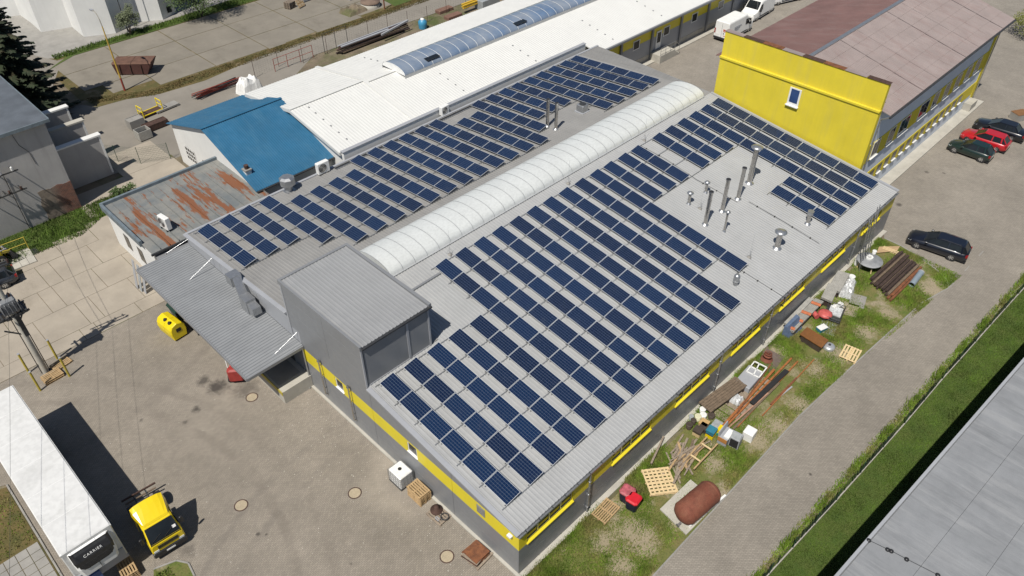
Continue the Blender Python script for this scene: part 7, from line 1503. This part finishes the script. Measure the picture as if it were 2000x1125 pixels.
# --- behind: lot and storage
c = [G(232, 147), G(298, 147), G(303, 130), G(240, 122)]
p = G(268, 140); t = T('rusty_skip', 'closed rusty steel skip standing on the concrete lot', 'skip', (p.x, p.y, 0), -0.75)
b = MB(); b.hexa([(-1.9, -0.9, 0.1), (1.5, -0.9, 0.1), (1.5, 0.9, 0.1), (-1.9, 0.9, 0.1), (-2.1, -1.0, 1.35), (2.2, -1.0, 1.35), (2.2, 1.0, 1.35), (-2.1, 1.0, 1.35)]); b.build('skip_body', mat('rust_maroon', (0.075, 0.03, 0.024), 0.8, var=0.25, scale=2), t)
for x0, x1 in ((-2.12, 0.0), (0.04, 2.22)): b = MB(); b.hexa([(x0, -1.02, 1.35), (x1, -1.02, 1.35), (x1, 1.02, 1.35), (x0, 1.02, 1.35), (x0, -0.9, 1.48), (x1, -0.9, 1.48), (x1, 0.9, 1.48), (x0, 0.9, 1.48)]); b.build('skip_lid', mat('rust_tan', (0.12, 0.062, 0.042), 0.85, var=0.25, scale=2), t)
for x in (-1.4, -0.2, 1.0): b = MB(); b.bar((x, -1.0, 0.1), (x + 0.1, -1.06, 1.3), 0.08, 0.06); b.build('skip_rib', RUSTD, t)
rnd = random.Random(5)
for k in range(14):
    A = G(378 + rnd.uniform(-4, 8), 192 - k * 0.6, 0.1 + 0.06 * k); B = G(466 + rnd.uniform(-8, 6), 158 - k * 0.6, 0.1 + 0.06 * k); b = MB(); b.cyl((0, 0, 0), tuple(B - A), 0.05, n=6)
    single('steel_tube', f'{"red" if k % 3 else "dark"} steel tube in the rack by the blue roof, {ORD[k]} layer from the ground', 'tube', b, REDPOST if k % 3 else DSTEEL, (A.x, A.y, 0.1 + 0.06 * k), 0, 'steel tubes racked by the blue roof')
crumple('white_sheeting', 'crumpled white sheeting heap beside the blue roof', 'sheeting', 488, 178, 0.0, 2.6, 2.0, 1.6, PLAST_W, 9)
# storage bins by the wire fence
for k, (u, v, sx, sy, h_, m_, lb) in enumerate(((262, 250, 1.5, 1.1, 1.0, CONC_D, 'grey steel storage bin closest to the wire fence'), (277, 272, 1.3, 1.1, 1.0, FIBRE, 'pale grey open crate bin with parts inside'), (300, 252, 2.4, 0.9, 0.7, RUSTD, 'long dark red storage box beside the blue building corner'))):
    p = G(u, v); t = T('storage_bin', lb, 'bin', (p.x + 0.3, p.y, 0), 0.05, 'storage bins by the blue building')
    for (a_, c_) in (((-sx / 2, sx / 2), (-sy / 2, -sy / 2 + 0.06)), ((-sx / 2, sx / 2), (sy / 2 - 0.06, sy / 2)), ((-sx / 2, -sx / 2 + 0.06), (-sy / 2 + 0.06, sy / 2 - 0.06)), ((sx / 2 - 0.06, sx / 2), (-sy / 2 + 0.06, sy / 2 - 0.06))): b = MB(); b.bb(*a_, *c_, 0.1, h_); b.build('side', m_, t)
    b = MB(); b.bb(-sx / 2 + 0.06, sx / 2 - 0.06, -sy / 2 + 0.06, sy / 2 - 0.06, 0.1, h_ * (0.6 if k == 1 else 0.94)); b.build('contents', DSTEEL if k == 1 else m_, t)
p = G(296, 222); t = T('yellow_stillage', 'yellow tubular stillage frame on dark boards by the wire fence', 'stillage', (p.x, p.y, 0), 0.1); b = MB(); b.bb(-1.1, 1.1, -0.5, 0.5, 0.1, 0.3); b.build('deck', RUSTD, t)
for x in (-1.1, 1.1): b = MB(); b.tube([(x, -0.5, 0.1), (x, -0.5, 1.2), (x, 0.5, 1.2), (x, 0.5, 0.1)], 0.05); b.tube([(x, -0.5, 0.7), (x, 0.5, 0.7)], 0.04); b.build('end_frame', YEL, t)
b = MB(); b.tube([(-1.1, -0.5, 0.3), (1.1, -0.5, 0.3)], 0.05); b.tube([(-1.1, 0.5, 0.3), (1.1, 0.5, 0.3)], 0.05); b.build('side_rail', YEL, t)
p = G(325, 212); b = MB(); b.bb(-1.3, 1.3, -0.5, 0.5, 0.1, 0.28); b.bb(-1.2, -1.0, -0.5, 0.5, 0, 0.1); b.bb(1.0, 1.2, -0.5, 0.5, 0, 0.1); single('pallet_trolley', 'grey flat trolley deck behind the blue roof edge', 'trolley', b, CONC_D, (p.x, p.y, 0), 0.1)
# timber heap behind the white hall
rnd = random.Random(15)
for k in range(16):
    A = G(662 + rnd.uniform(-6, 10), 103 - 0.5 * k + rnd.uniform(-3, 3), 0.1 + 0.03 * k); L = rnd.uniform(7, 11); b = MB(); b.bar((0, 0, 0), (L, L * rnd.uniform(-0.02, 0.03), 0), rnd.uniform(0.15, 0.35), 0.12)
    m_ = (WOODD, WOODB, RUSTD, CLAD_L, WOOD)[rnd.randrange(5)]; single('stored_timber', f'long stored timber behind the white hall, {ORD[k]} layer from the ground', 'timber', b, m_, (A.x, A.y, 0.1 + 0.05 * k), 0, 'timbers stored behind the white hall')
A = G(745, 68, 1.0); b = MB(); b.bar((0, 0, 0), (4.5, 0.4, 0.4), 0.2, 0.2); single('steel_beam', 'pale blue steel beam sticking out of the stored timbers', 'beam', b, CLAD_L, tuple(A))
p = G(826, 55); t = T('blue_barrel', 'light blue barrel with white cap behind the white roof', 'barrel', (p.x, p.y, 0)); b = MB(); b.lathe([(0.5, 0), (0.55, 0.5), (0.55, 0.9), (0.3, 1.1)], n=16); b.build('barrel_body', mat('light_blue', (0.05, 0.25, 0.42), 0.4), t); b = MB(); b.lathe([(0.25, 1.1), (0.25, 1.25), (0.05, 1.3)], n=12); b.build('cap', PLAST_W, t)
for k in range(4):
    p = G(905, 28 - k * 0.1); b = MB(); b.bb(0, 3.4, -0.1, 0.1, 0, 0.14); single('yellow_formwork_beam', f'yellow formwork beam behind the white roof, {ORD[k]} from the ground', 'beam', b, mat('formwork_yellow', (0.62, 0.40, 0.03), 0.6, var=0.1), (p.x, p.y + 0.22 * (k % 2), 0.7 + 0.15 * k), 0.02, 'yellow formwork beams')
b = MB(); b.bev(-1.6, 1.6, -0.8, 0.8, 0, 1.2, 0.05); single('grey_crate_stack', 'dark grey crates beyond the yellow formwork beams', 'crate', b, TARP, gq(952, 12))
for k, (u, v) in enumerate(((868, 22), (885, 34))):
    b = MB(); b.bev(-1.2, 1.2, -0.5, 0.5, 0, 0.4, 0.04); single('brick_stack', ['low brown brick stack nearer the wire fence', 'low brown brick stack nearer the yellow beams'][k], 'bricks', b, mat('brick_brown', (0.2, 0.11, 0.08), 0.9, var=0.3, scale=9, fine=0.3), gq(u, v))
# far lot: pallets, concrete ring, dirt
p = G(572, 14)
for k in range(6): pallet(f'grey pallet, {ORD[k]} from the ground in the far lot stack', (p.x - 0.4, p.y, k * 0.146), 0.3, 1.2, 1.0, WOODG, 'pallets stacked on the far lot')
pallet('brown pallet leaning upright against the far lot stack', (p.x + 0.7, p.y - 0.75, 0.55), 0.3, 1.2, 1.0, WOOD, rot=(radians(62), 0))
p = G(597, 4); b = MB(); b.bev(-1.3, 1.3, -0.8, 0.8, 0.15, 1.0, 0.05); b.bb(-1.2, 1.2, -0.7, 0.7, 0, 0.15); single('grey_container', 'grey steel container behind the far lot pallets', 'container', b, CLAD_L, (p.x + 0.8, p.y + 0.8, 0), 0.1)
p = G(724, 12); t = T('concrete_well', 'round concrete well ring with brown lid on the grass', 'well', (p.x, p.y, 0)); b = MB(); b.lathe([(1.25, 0), (1.25, 0.5), (1.0, 0.55)], n=24); b.build('well_ring', CONC, t); b = MB(); b.lathe([(1.3, 0.55), (1.3, 0.72), (0.1, 0.78)], n=24); b.build('well_lid', mat('brown_lid_concrete', (0.17, 0.12, 0.09), 0.9, var=0.2), t)
crumple('soil_heap', 'low grey-brown soil heap beside the concrete well', 'soil heap', 690, 22, 0.0, 3.4, 2.6, 0.6, DIRT, 12)
p = G(745, 18); b = MB(); b.cyl((0, 0, 0), (0, 0, 2.6), 0.09, n=8); single('orange_post', 'thin rusty orange post standing in the grass by the well', 'post', b, RUST, (p.x + 0.3, p.y - 0.3, 0))
p = G(690, 3); b = MB(); b.bev(-1.8, 1.8, -1.0, 1.0, 0, 1.8, 0.05); single('steel_hut', 'dark corrugated steel hut at the far lot edge', 'hut', b, FIBRE, (p.x + 1.5, p.y + 1.6, 0), 0.1)
# right edge: slatted bench box
p = G(1988, 232); t = T('slatted_bench', 'brown slatted bench box near the black sedan', 'bench', (p.x, p.y, 0), -0.5)
for i in range(8): inst('slat', boardmesh(1.5, 0.12, 0.03, mat('bench_brown', (0.22, 0.11, 0.045), 0.7, var=0.15)), t, (0, -0.5 + i * 0.14, 0.72))
b = MB(); b.bb(-0.75, 0.75, -0.55, 0.5, 0.0, 0.68); b.build('bench_body', CONC_D, t)
# grey gate rails and slab stack by the yellow machine
p = G(45, 505); t = T('barrier_slabs', 'pale concrete slabs with yellow railing at the grass edge', 'slabs', (p.x, p.y, 0), -0.08)
for k in range(3): b = MB(); b.bb(-0.9 + k * 0.56, -0.36 + k * 0.56, -1.2, 1.1, 0, 0.1); b.build('slab', CONC, t)
for x in (-0.95, 0.75): b = MB(); b.cyl((x, 0.9, 0), (x, 0.9, 1.3), 0.04, n=8); b.build('rail_post', YELP, t)
for z in (0.7, 1.28): b = MB(); b.cyl((-0.95, 0.9, z), (0.75, 0.9, z), 0.03, n=8); b.build('rail', YELP, t)
p = G(62, 492); b = MB(); b.bb(-0.35, 0.35, -0.55, 0.4, 0.0, 0.03); single('drain_grate', 'dark square drain grate beside the pale slabs', 'drain', b, DSTEEL, (p.x + 0.1, p.y, 0.012), -0.05)
# ================================================================== POLES, LAMP, FENCES, TREES
pb = G(90.7, 727); t = T('utility_pole', 'pale concrete utility pole carrying a transformer platform in the yard', 'utility pole', (pb.x, pb.y, 0))
b = MB(); b.cyl((0, 0, -0.3), (0, 0, 9.6), 0.2, 0.13, n=12); b.build('pole', CONC, t)
b = MB(); b.bar((-0.9, -0.5, 5.6), (0.9, -0.5, 5.6), 0.1, 0.12); b.bar((-0.9, 0.5, 5.6), (0.9, 0.5, 5.6), 0.1, 0.12); b.bar((-0.7, -0.7, 5.75), (-0.7, 0.7, 5.75), 0.1, 0.1); b.bar((0.7, -0.7, 5.75), (0.7, 0.7, 5.75), 0.1, 0.1); b.bar((-0.9, 0, 4.5), (0.0, 0, 3.6), 0.08, 0.08); b.bar((0.9, 0.4, 5.5), (0.0, 0.1, 4.4), 0.07, 0.07); b.build('platform', DSTEEL, t)
b = MB(); b.bev(-0.45, 0.45, -0.45, 0.4, 5.82, 6.75, 0.06); tr = b.build('transformer', CLAD, t)
for k in range(5): b = MB(); b.bb(-0.5 + k * 0.24, -0.46 + k * 0.24, -0.62, 0.56, 5.9, 6.6); b.build('cooling_fin', CLAD, tr)
for x in (-0.3, 0, 0.3): b = MB(); b.lathe([(0.05, 6.75), (0.1, 6.8), (0.05, 6.88), (0.1, 6.95), (0.04, 7.05)], (x, 0, 0), n=8); b.build('bushing', RUSTD, tr)
b = MB(); b.bar((-1.25, 0.12, 9.0), (1.25, -0.12, 9.0), 0.1, 0.12); b.bar((-1.25, 0.42, 9.0), (1.25, 0.18, 9.0), 0.08, 0.1)
for k in range(5): b.bar((-1.1 + k * 0.55, 0.1, 9.0), (-1.1 + k * 0.55, 0.42, 9.0), 0.06, 0.06)
b.build('crossarm', DSTEEL, t)
b = MB(); b.bar((-0.9, 0.1, 7.8), (0.9, -0.1, 7.8), 0.08, 0.1); b.build('lower_crossarm', DSTEEL, t)
for x in (-1.15, 0, 1.15): b = MB(); b.lathe([(0.04, 9.05), (0.1, 9.12), (0.05, 9.2), (0.1, 9.28), (0.03, 9.36)], (x, -0.1 * x, 0), n=8); b.build('insulator', RUSTD, t)
for k, x in enumerate((0.25, -0.25)):
    b = MB(); b.tube([(x, 0.1, 0.0), (x, 0.1, 5.5)], 0.03, 5); b.build('cable', DSTEEL if k else RUSTD, t)
b = MB(); b.bb(-0.02, 0.25, -0.3, -0.12, 3.6, 5.4); b.build('cable_duct', DSTEEL, t)
wdir = (G(205, 860) - G(188, 690)).normalized()
for k, x in enumerate((-1.15, 0, 1.15)):
    s0 = Vector((pb.x + x, pb.y - 0.1 * x, 9.36)); pts = []
    for i in range(15):
        f = i / 14; L = 46; pts.append(tuple(s0 + wdir * (L * f) + Vector((0, 0, -1.1 * 4 * f * (1 - f)))))
    b = MB(); b.tube([tuple(Vector(q) - s0) for q in pts], 0.0075, 4)
    o = b.build('power_line', DSTEEL, None, s0)
    tag(o, ['overhead wire over the trailer, on the crossarm end away from the hall', 'overhead wire over the yard on the middle insulator of the pole', 'overhead wire over the yard, on the crossarm end towards the hall'][k], 'wire', 'overhead wires from the utility pole')
for k, x in enumerate((-0.9, 0.6)):
    s0 = Vector((pb.x + x * 0.5, pb.y + 0.3, 9.0)); e = Vector((-7.6 + x, 30.6, 6.0)); n = 10
    pts = [s0 + (e - s0) * (i / n) + Vector((0, 0, -0.5 * 4 * (i / n) * (1 - i / n))) for i in range(n + 1)]
    b = MB(); b.tube([tuple(q - s0) for q in pts], 0.012, 4); o = b.build('power_line', DSTEEL, None, s0); tag(o, ['overhead wire from the pole to the house bracket, further from the brick corner', 'overhead wire from the pole to the house bracket, closer to the brick corner'][k], 'wire', 'overhead wires to the old house')
# street lamp
lb = G(244, 177); t = T('street_lamp', 'tall yellow street lamp with red foot and curved arm at the lot corner', 'street lamp', (lb.x, lb.y, 0))
b = MB(); b.cyl((0, 0, 0), (0, 0, 1.5), 0.11, 0.1, n=10); b.build('post_foot', REDPOST, t)
b = MB(); b.cyl((0, 0, 1.5), (0, 0, 7.2), 0.1, 0.06, n=10); b.build('post', mat('yellow_post_paint', (0.50, 0.33, 0.06), 0.6, var=0.12, scale=4), t)
hd = G(170, 14, 8.3) - Vector((lb.x, lb.y, 0)); dr = Vector((hd.x, hd.y, 0)); Lh = dr.length; dr.normalize()
pts = [(0, 0, 7.2), tuple(dr * 0.15 + Vector((0, 0, 7.9))), tuple(dr * 0.5 + Vector((0, 0, 8.35))), tuple(dr * 1.0 + Vector((0, 0, 8.5))), tuple(dr * 1.5 + Vector((0, 0, 8.45)))]
b = MB(); b.tube(pts, 0.05, 8); b.build('arm', mat('grey_post_paint', (0.3, 0.28, 0.24), 0.6), t)
b = MB(); e = Vector(pts[-1]); q = e + dr * 0.75 + Vector((0, 0, -0.1)); b.bar(tuple(e), tuple(q), 0.24, 0.14); b.build('lamp_head', CLAD_L, t)
b = MB(); b.bar(tuple(e + Vector((0, 0, -0.09)) + dr * 0.15), tuple(q + Vector((0, 0, -0.09)) - dr * 0.05), 0.2, 0.03); b.build('lamp_glass', LAMP, t)
# green mesh fence beside the paved road
def net_mat(name, c, sp, th):
    return mat(name, c, 0.5, 0.2, var=0.2, scale=5)
FGREEN = mat('fence_green', (0.02, 0.06, 0.035), 0.5, var=0.2, scale=4); FGREY = mat('fence_grey', (0.14, 0.14, 0.13), 0.6, 0.2, var=0.2, scale=4)
def fence(name, label, pts, h, post_m, wire_m, step=2.5, base=None, sp=0.14, r=0.006, group=None, lean=0.0):
    t = T(name, label, 'fence', (pts[0][0], pts[0][1], 0), 0, group); ox, oy = pts[0]
    for (x0, y0), (x1, y1) in zip(pts, pts[1:]):
        L = hypot(x1 - x0, y1 - y0); n = max(1, round(L / step)); d = Vector((x1 - x0, y1 - y0, 0)) / L
        for i in range(n + (1 if (x1, y1) == pts[-1] else 0)):
            p_ = Vector((x0 - ox, y0 - oy, 0)) + d * (L * i / n)
            b = MB(); b.cyl((p_.x, p_.y, -0.05), (p_.x + lean, p_.y, h + 0.08), 0.028, n=6); b.build('post', post_m, t)
        b = MB(); a = Vector((x0 - ox, y0 - oy, 0)); k = int(L / sp)
        for i in range(k + 1):
            q = a + d * (L * i / k); b.add([tuple(q + d * -r), tuple(q + d * r), tuple(q + d * r + Vector((lean, 0, h))), tuple(q + d * -r + Vector((lean, 0, h)))], [(0, 1, 2, 3)])
        for z in [h * j / 9 for j in range(10)]:
            b.add([tuple(a + Vector((lean * z / h, 0, z - r))), tuple(a + d * L + Vector((lean * z / h, 0, z - r))), tuple(a + d * L + Vector((lean * z / h, 0, z + r))), tuple(a + Vector((lean * z / h, 0, z + r)))], [(0, 1, 2, 3)])
        o = b.build('mesh_wire', wire_m, t); o['kind'] = 'stuff'
        if base:     # torn shade netting woven into the wire
            b = MB(); rn = random.Random(int(x0 * 10)); s_ = 0.0
            while s_ < L:
                if sin(s_ * 0.9 + x0) + rn.uniform(-0.7, 0.7) > -0.35:
                    q = a + d * s_; z0_ = rn.uniform(0.0, 0.25); z1_ = h * rn.uniform(0.6, 1.0); wd_ = rn.uniform(0.03, 0.11); lx = rn.uniform(-0.05, 0.05)
                    side_ = Vector((-d.y, d.x, 0)) * rn.uniform(-0.02, 0.05)
                    b.add([tuple(q + Vector((0, 0, z0_))), tuple(q + d * wd_ + Vector((0, 0, z0_))), tuple(q + d * wd_ + side_ + Vector((0, 0, z1_))), tuple(q + side_ + Vector((0, 0, z1_)))], [(0, 1, 2, 3)])
                s_ += rn.uniform(0.05, 0.12)
            o = b.build('shade_netting', mat('shade_net', (0.05, 0.075, 0.07), 0.8, var=0.4, scale=0.8, col2=(0.16, 0.17, 0.16), thr=0.55, pscale=0.5), t); o['kind'] = 'stuff'
        if base:
            n2 = max(1, round(L / 2.5))
            for i in range(n2):
                p0 = a + d * (L * i / n2 + 0.02); p1 = a + d * (L * (i + 1) / n2 - 0.02); b = MB(); b.bar((p0.x, p0.y, 0.06), (p1.x, p1.y, 0.06), 0.07, 0.28); b.build('base_board', base, t)
    return t
fence('mesh_fence', 'low green mesh fence on a pale concrete base between road and lawn', [(3.0, -29.45), (9.47, -29.72), (16.28, -30.09), (24.66, -30.45), (30.21, -30.6), (40.59, -31.05), (60, -32.0)], 1.15, FGREEN, FGREEN, base=CONC, sp=0.10, r=0.007)
# weeds and shade netting at the fence foot
def weeds():
    rnd = random.Random(11); vs = []; fs = []
    for i in range(9000):
        x = rnd.uniform(4, 52); y = -29.35 - (x - 9) * 0.041 + rnd.gauss(0, 0.13)
        h_ = rnd.uniform(0.08, 0.45) * (1.3 if sin(x * 1.7) > 0.3 else 0.6); a = rnd.uniform(0, 2 * pi); l = rnd.uniform(0, 0.2); k = len(vs)
        vs += [(x - 0.03 * cos(a), y - 0.03 * sin(a), 0), (x + 0.03 * cos(a), y + 0.03 * sin(a), 0), (x + l * cos(a * 3), y + l * sin(a * 3), h_)]; fs.append((k, k + 1, k + 2))
    b = MB(); b.v = vs; b.f = fs; b.mi = [0] * len(fs); b.sm = [False]; o = b.build('fence_weeds', BLADE); o['kind'] = 'stuff'; tag(o, 'weeds growing along the foot of the green mesh fence', 'weeds')
weeds()
# wire fence behind the white hall and the yard gate wire
fp = [tuple(G(*q)[:2]) for q in ((499, 152), (545, 130), (593, 123), (640, 105), (680, 88), (720, 72), (758, 60), (797, 53), (835, 43), (872, 26), (910, 18))]
t = fence('wire_fence', 'rusty wire fence with thin posts behind the white hall', fp, 2.0, RUSTD, FGREY, step=4.0, sp=0.35, r=0.004)
fq = [tuple(G(*q)[:2]) for q in ((240, 262), (262, 280), (300, 300))]
fence('yard_wire_fence', 'sagging green wire fence between the concrete yard and the blue building', [(1.9, 38.4), (4.6, 34.6), (7.0, 33.4)], 1.7, FGREEN, FGREEN, step=3.0, sp=0.12, r=0.006)
# pipe gate frames by the lean-to
def pipe_frame(label, pa, pb2, h, m, nv=3, name='pipe_railing', rails=(1.0, 0.5)):
    a = Vector(pa); c = Vector(pb2); t = T(name, label, 'railing', (a.x, a.y, 0)); d = c - a
    for i in range(nv):
        q = d * (i / (nv - 1)); b = MB(); b.cyl((q.x, q.y, 0), (q.x, q.y, h), 0.035, n=6); b.build('upright', m, t)
    for k in rails: b = MB(); b.cyl((0, 0, h * k), (d.x, d.y, h * k), 0.03, n=6); b.build('rail', m, t)
    return t
pipe_frame('rusty red pipe railing behind the lean-to roof', G(538, 140)[:3], G(612, 112)[:3], 1.5, REDPOST, 4)
pipe_frame('tall dark pipe gate frame by the timber heap', G(635, 105)[:3], G(680, 88)[:3], 2.4, DSTEEL, 3, 'gate_frame', (1.0,))
# ---- spruce
def conifer(label, x, y, h, R, seed):
    rnd = random.Random(seed); t = T('spruce_tree', label, 'tree', (x, y, 0))
    b = MB(); b.cyl((0, 0, 0), (0, 0, h * 0.96), 0.28, 0.03, n=9); b.build('trunk', BARK, t)
    br = MB(); vs = []; fs = []
    z = 0.6
    while z < h - 0.3:
        f = 1 - z / h; n = 9 if f > 0.3 else 6; a0 = rnd.uniform(0, 6)
        for i in range(n):
            a = a0 + 2 * pi * i / n + rnd.uniform(-0.25, 0.25); L = R * (f ** 0.8) * rnd.uniform(0.62, 1.08) + 0.25; dr = -0.28 * L * rnd.uniform(0.6, 1.2)
            p0 = Vector((0, 0, z)); p1 = Vector((cos(a) * L, sin(a) * L, z + dr + 0.12 * L)); mid = (p0 + p1) / 2 + Vector((0, 0, -0.05 * L))
            br.cyl(p0, mid, 0.03 * (f + .2), 0.02, n=4, caps=False); br.cyl(mid, p1, 0.02, 0.008, n=4, caps=False)
            m_ = int(48 * L / R) + 12
            for k in range(m_):
                s_ = rnd.uniform(0.12, 1.0); q = p0.lerp(mid, s_ * 2) if s_ < 0.5 else mid.lerp(p1, s_ * 2 - 1)
                for sd in (-1, 1):
                    w_ = (0.28 + 0.5 * (1 - s_)) * L * 0.42 * rnd.uniform(0.6, 1.2); aa = a + sd * rnd.uniform(0.5, 1.1)
                    tip = q + Vector((cos(aa) * w_, sin(aa) * w_, -rnd.uniform(0.05, 0.28) * w_ - 0.05)); side = Vector((-sin(aa), cos(aa), 0)) * (0.075 + 0.05 * rnd.random())
                    kk = len(vs); vs += [tuple(q - side * 0.5), tuple(q + side * 0.5), tuple(q.lerp(tip, 0.6) + side), tuple(tip), tuple(q.lerp(tip, 0.6) - side)]; fs.append((kk, kk + 1, kk + 2, kk + 3, kk + 4))
                    kk = len(vs); dn = Vector((0, 0, -0.12)); vs += [tuple(q), tuple(tip), tuple(q.lerp(tip, 0.5) + dn)]; fs.append((kk, kk + 1, kk + 2))
        z += 0.34 + 0.12 * f
    br.build('branches', BARK, t)
    c = MB(); c.v = vs; c.f = fs; c.mi = [0] * len(fs); c.sm = [False]; c.build('crown', NEEDLE, t); return t
conifer('tall dark spruce beside the roof of the old grey house', 0.4, 50.6, 17.0, 5.0, 5)
def bushy(name, label, x, y, h, R, seed, n=5200, m=LEAF, stems=3):
    rnd = random.Random(seed); t = T(name, label, 'tree' if h > 2.5 else 'shrub', (x, y, 0)); b = MB(); tips = []
    for i in range(stems):
        a = rnd.uniform(0, 2 * pi); e = Vector((cos(a) * R * 0.3, sin(a) * R * 0.3, h * 0.5)); b.cyl((0, 0, 0), e, 0.07, 0.035, n=6)
        for k in range(5):
            a2 = rnd.uniform(0, 2 * pi); f = e + Vector((cos(a2) * R * 0.6, sin(a2) * R * 0.6, rnd.uniform(-0.1, 0.42) * h)); b.cyl(e, f, 0.03, 0.01, n=5); tips.append(f)
    b.build('trunk', BARK, t); vs = []; fs = []
    for i in range(n):
        c = rnd.choice(tips); d = Vector((rnd.gauss(0, 1), rnd.gauss(0, 1), rnd.gauss(0, 0.8))); d = d.normalized() * (R * 0.42 * rnd.random() ** 0.45); p_ = c + d
        if p_.z < 0.05: p_.z = rnd.uniform(0.05, 0.3)
        u = Vector((rnd.gauss(0, 1), rnd.gauss(0, 1), rnd.gauss(0, 0.6))).normalized(); v = u.orthogonal().normalized(); s_ = rnd.uniform(0.06, 0.13); k = len(vs)
        vs += [tuple(p_ - u * s_), tuple(p_ + v * s_ * 0.5), tuple(p_ + u * s_), tuple(p_ - v * s_ * 0.5)]; fs.append((k, k + 1, k + 2, k + 3))
    c = MB(); c.v = vs; c.f = fs; c.mi = [0] * len(fs); c.sm = [False]; c.build('crown', m, t)
q = G(256, 68); bushy('young_tree', 'slim young tree standing in the grass before the white zigzag building', q.x, q.y, 3.4, 1.3, 21, 2600, mat('leaf_pale', (0.10, 0.12, 0.06), 0.7, var=0.3, scale=2))
q = G(398, 34); bushy('shrub_tree', 'broad dark green shrub tree at the corner of the lot', q.x, q.y + 0.4, 5.2, 3.4, 22, 9000, LEAF, 5)
q = G(300, 335); bushy('weed_bush', 'small green bush by the stepped grey bays', -0.2 + 1.3, 30.3, 1.0, 0.9, 23, 900, LEAF)
q = G(1990, 90); bushy('hedge_bush', 'yellow-green bush at the far corner of the yellow block', q.x + 3, q.y, 2.6, 2.6, 24, 4000, mat('leaf_yellow', (0.14, 0.15, 0.03), 0.7, var=0.3, scale=2), 5)
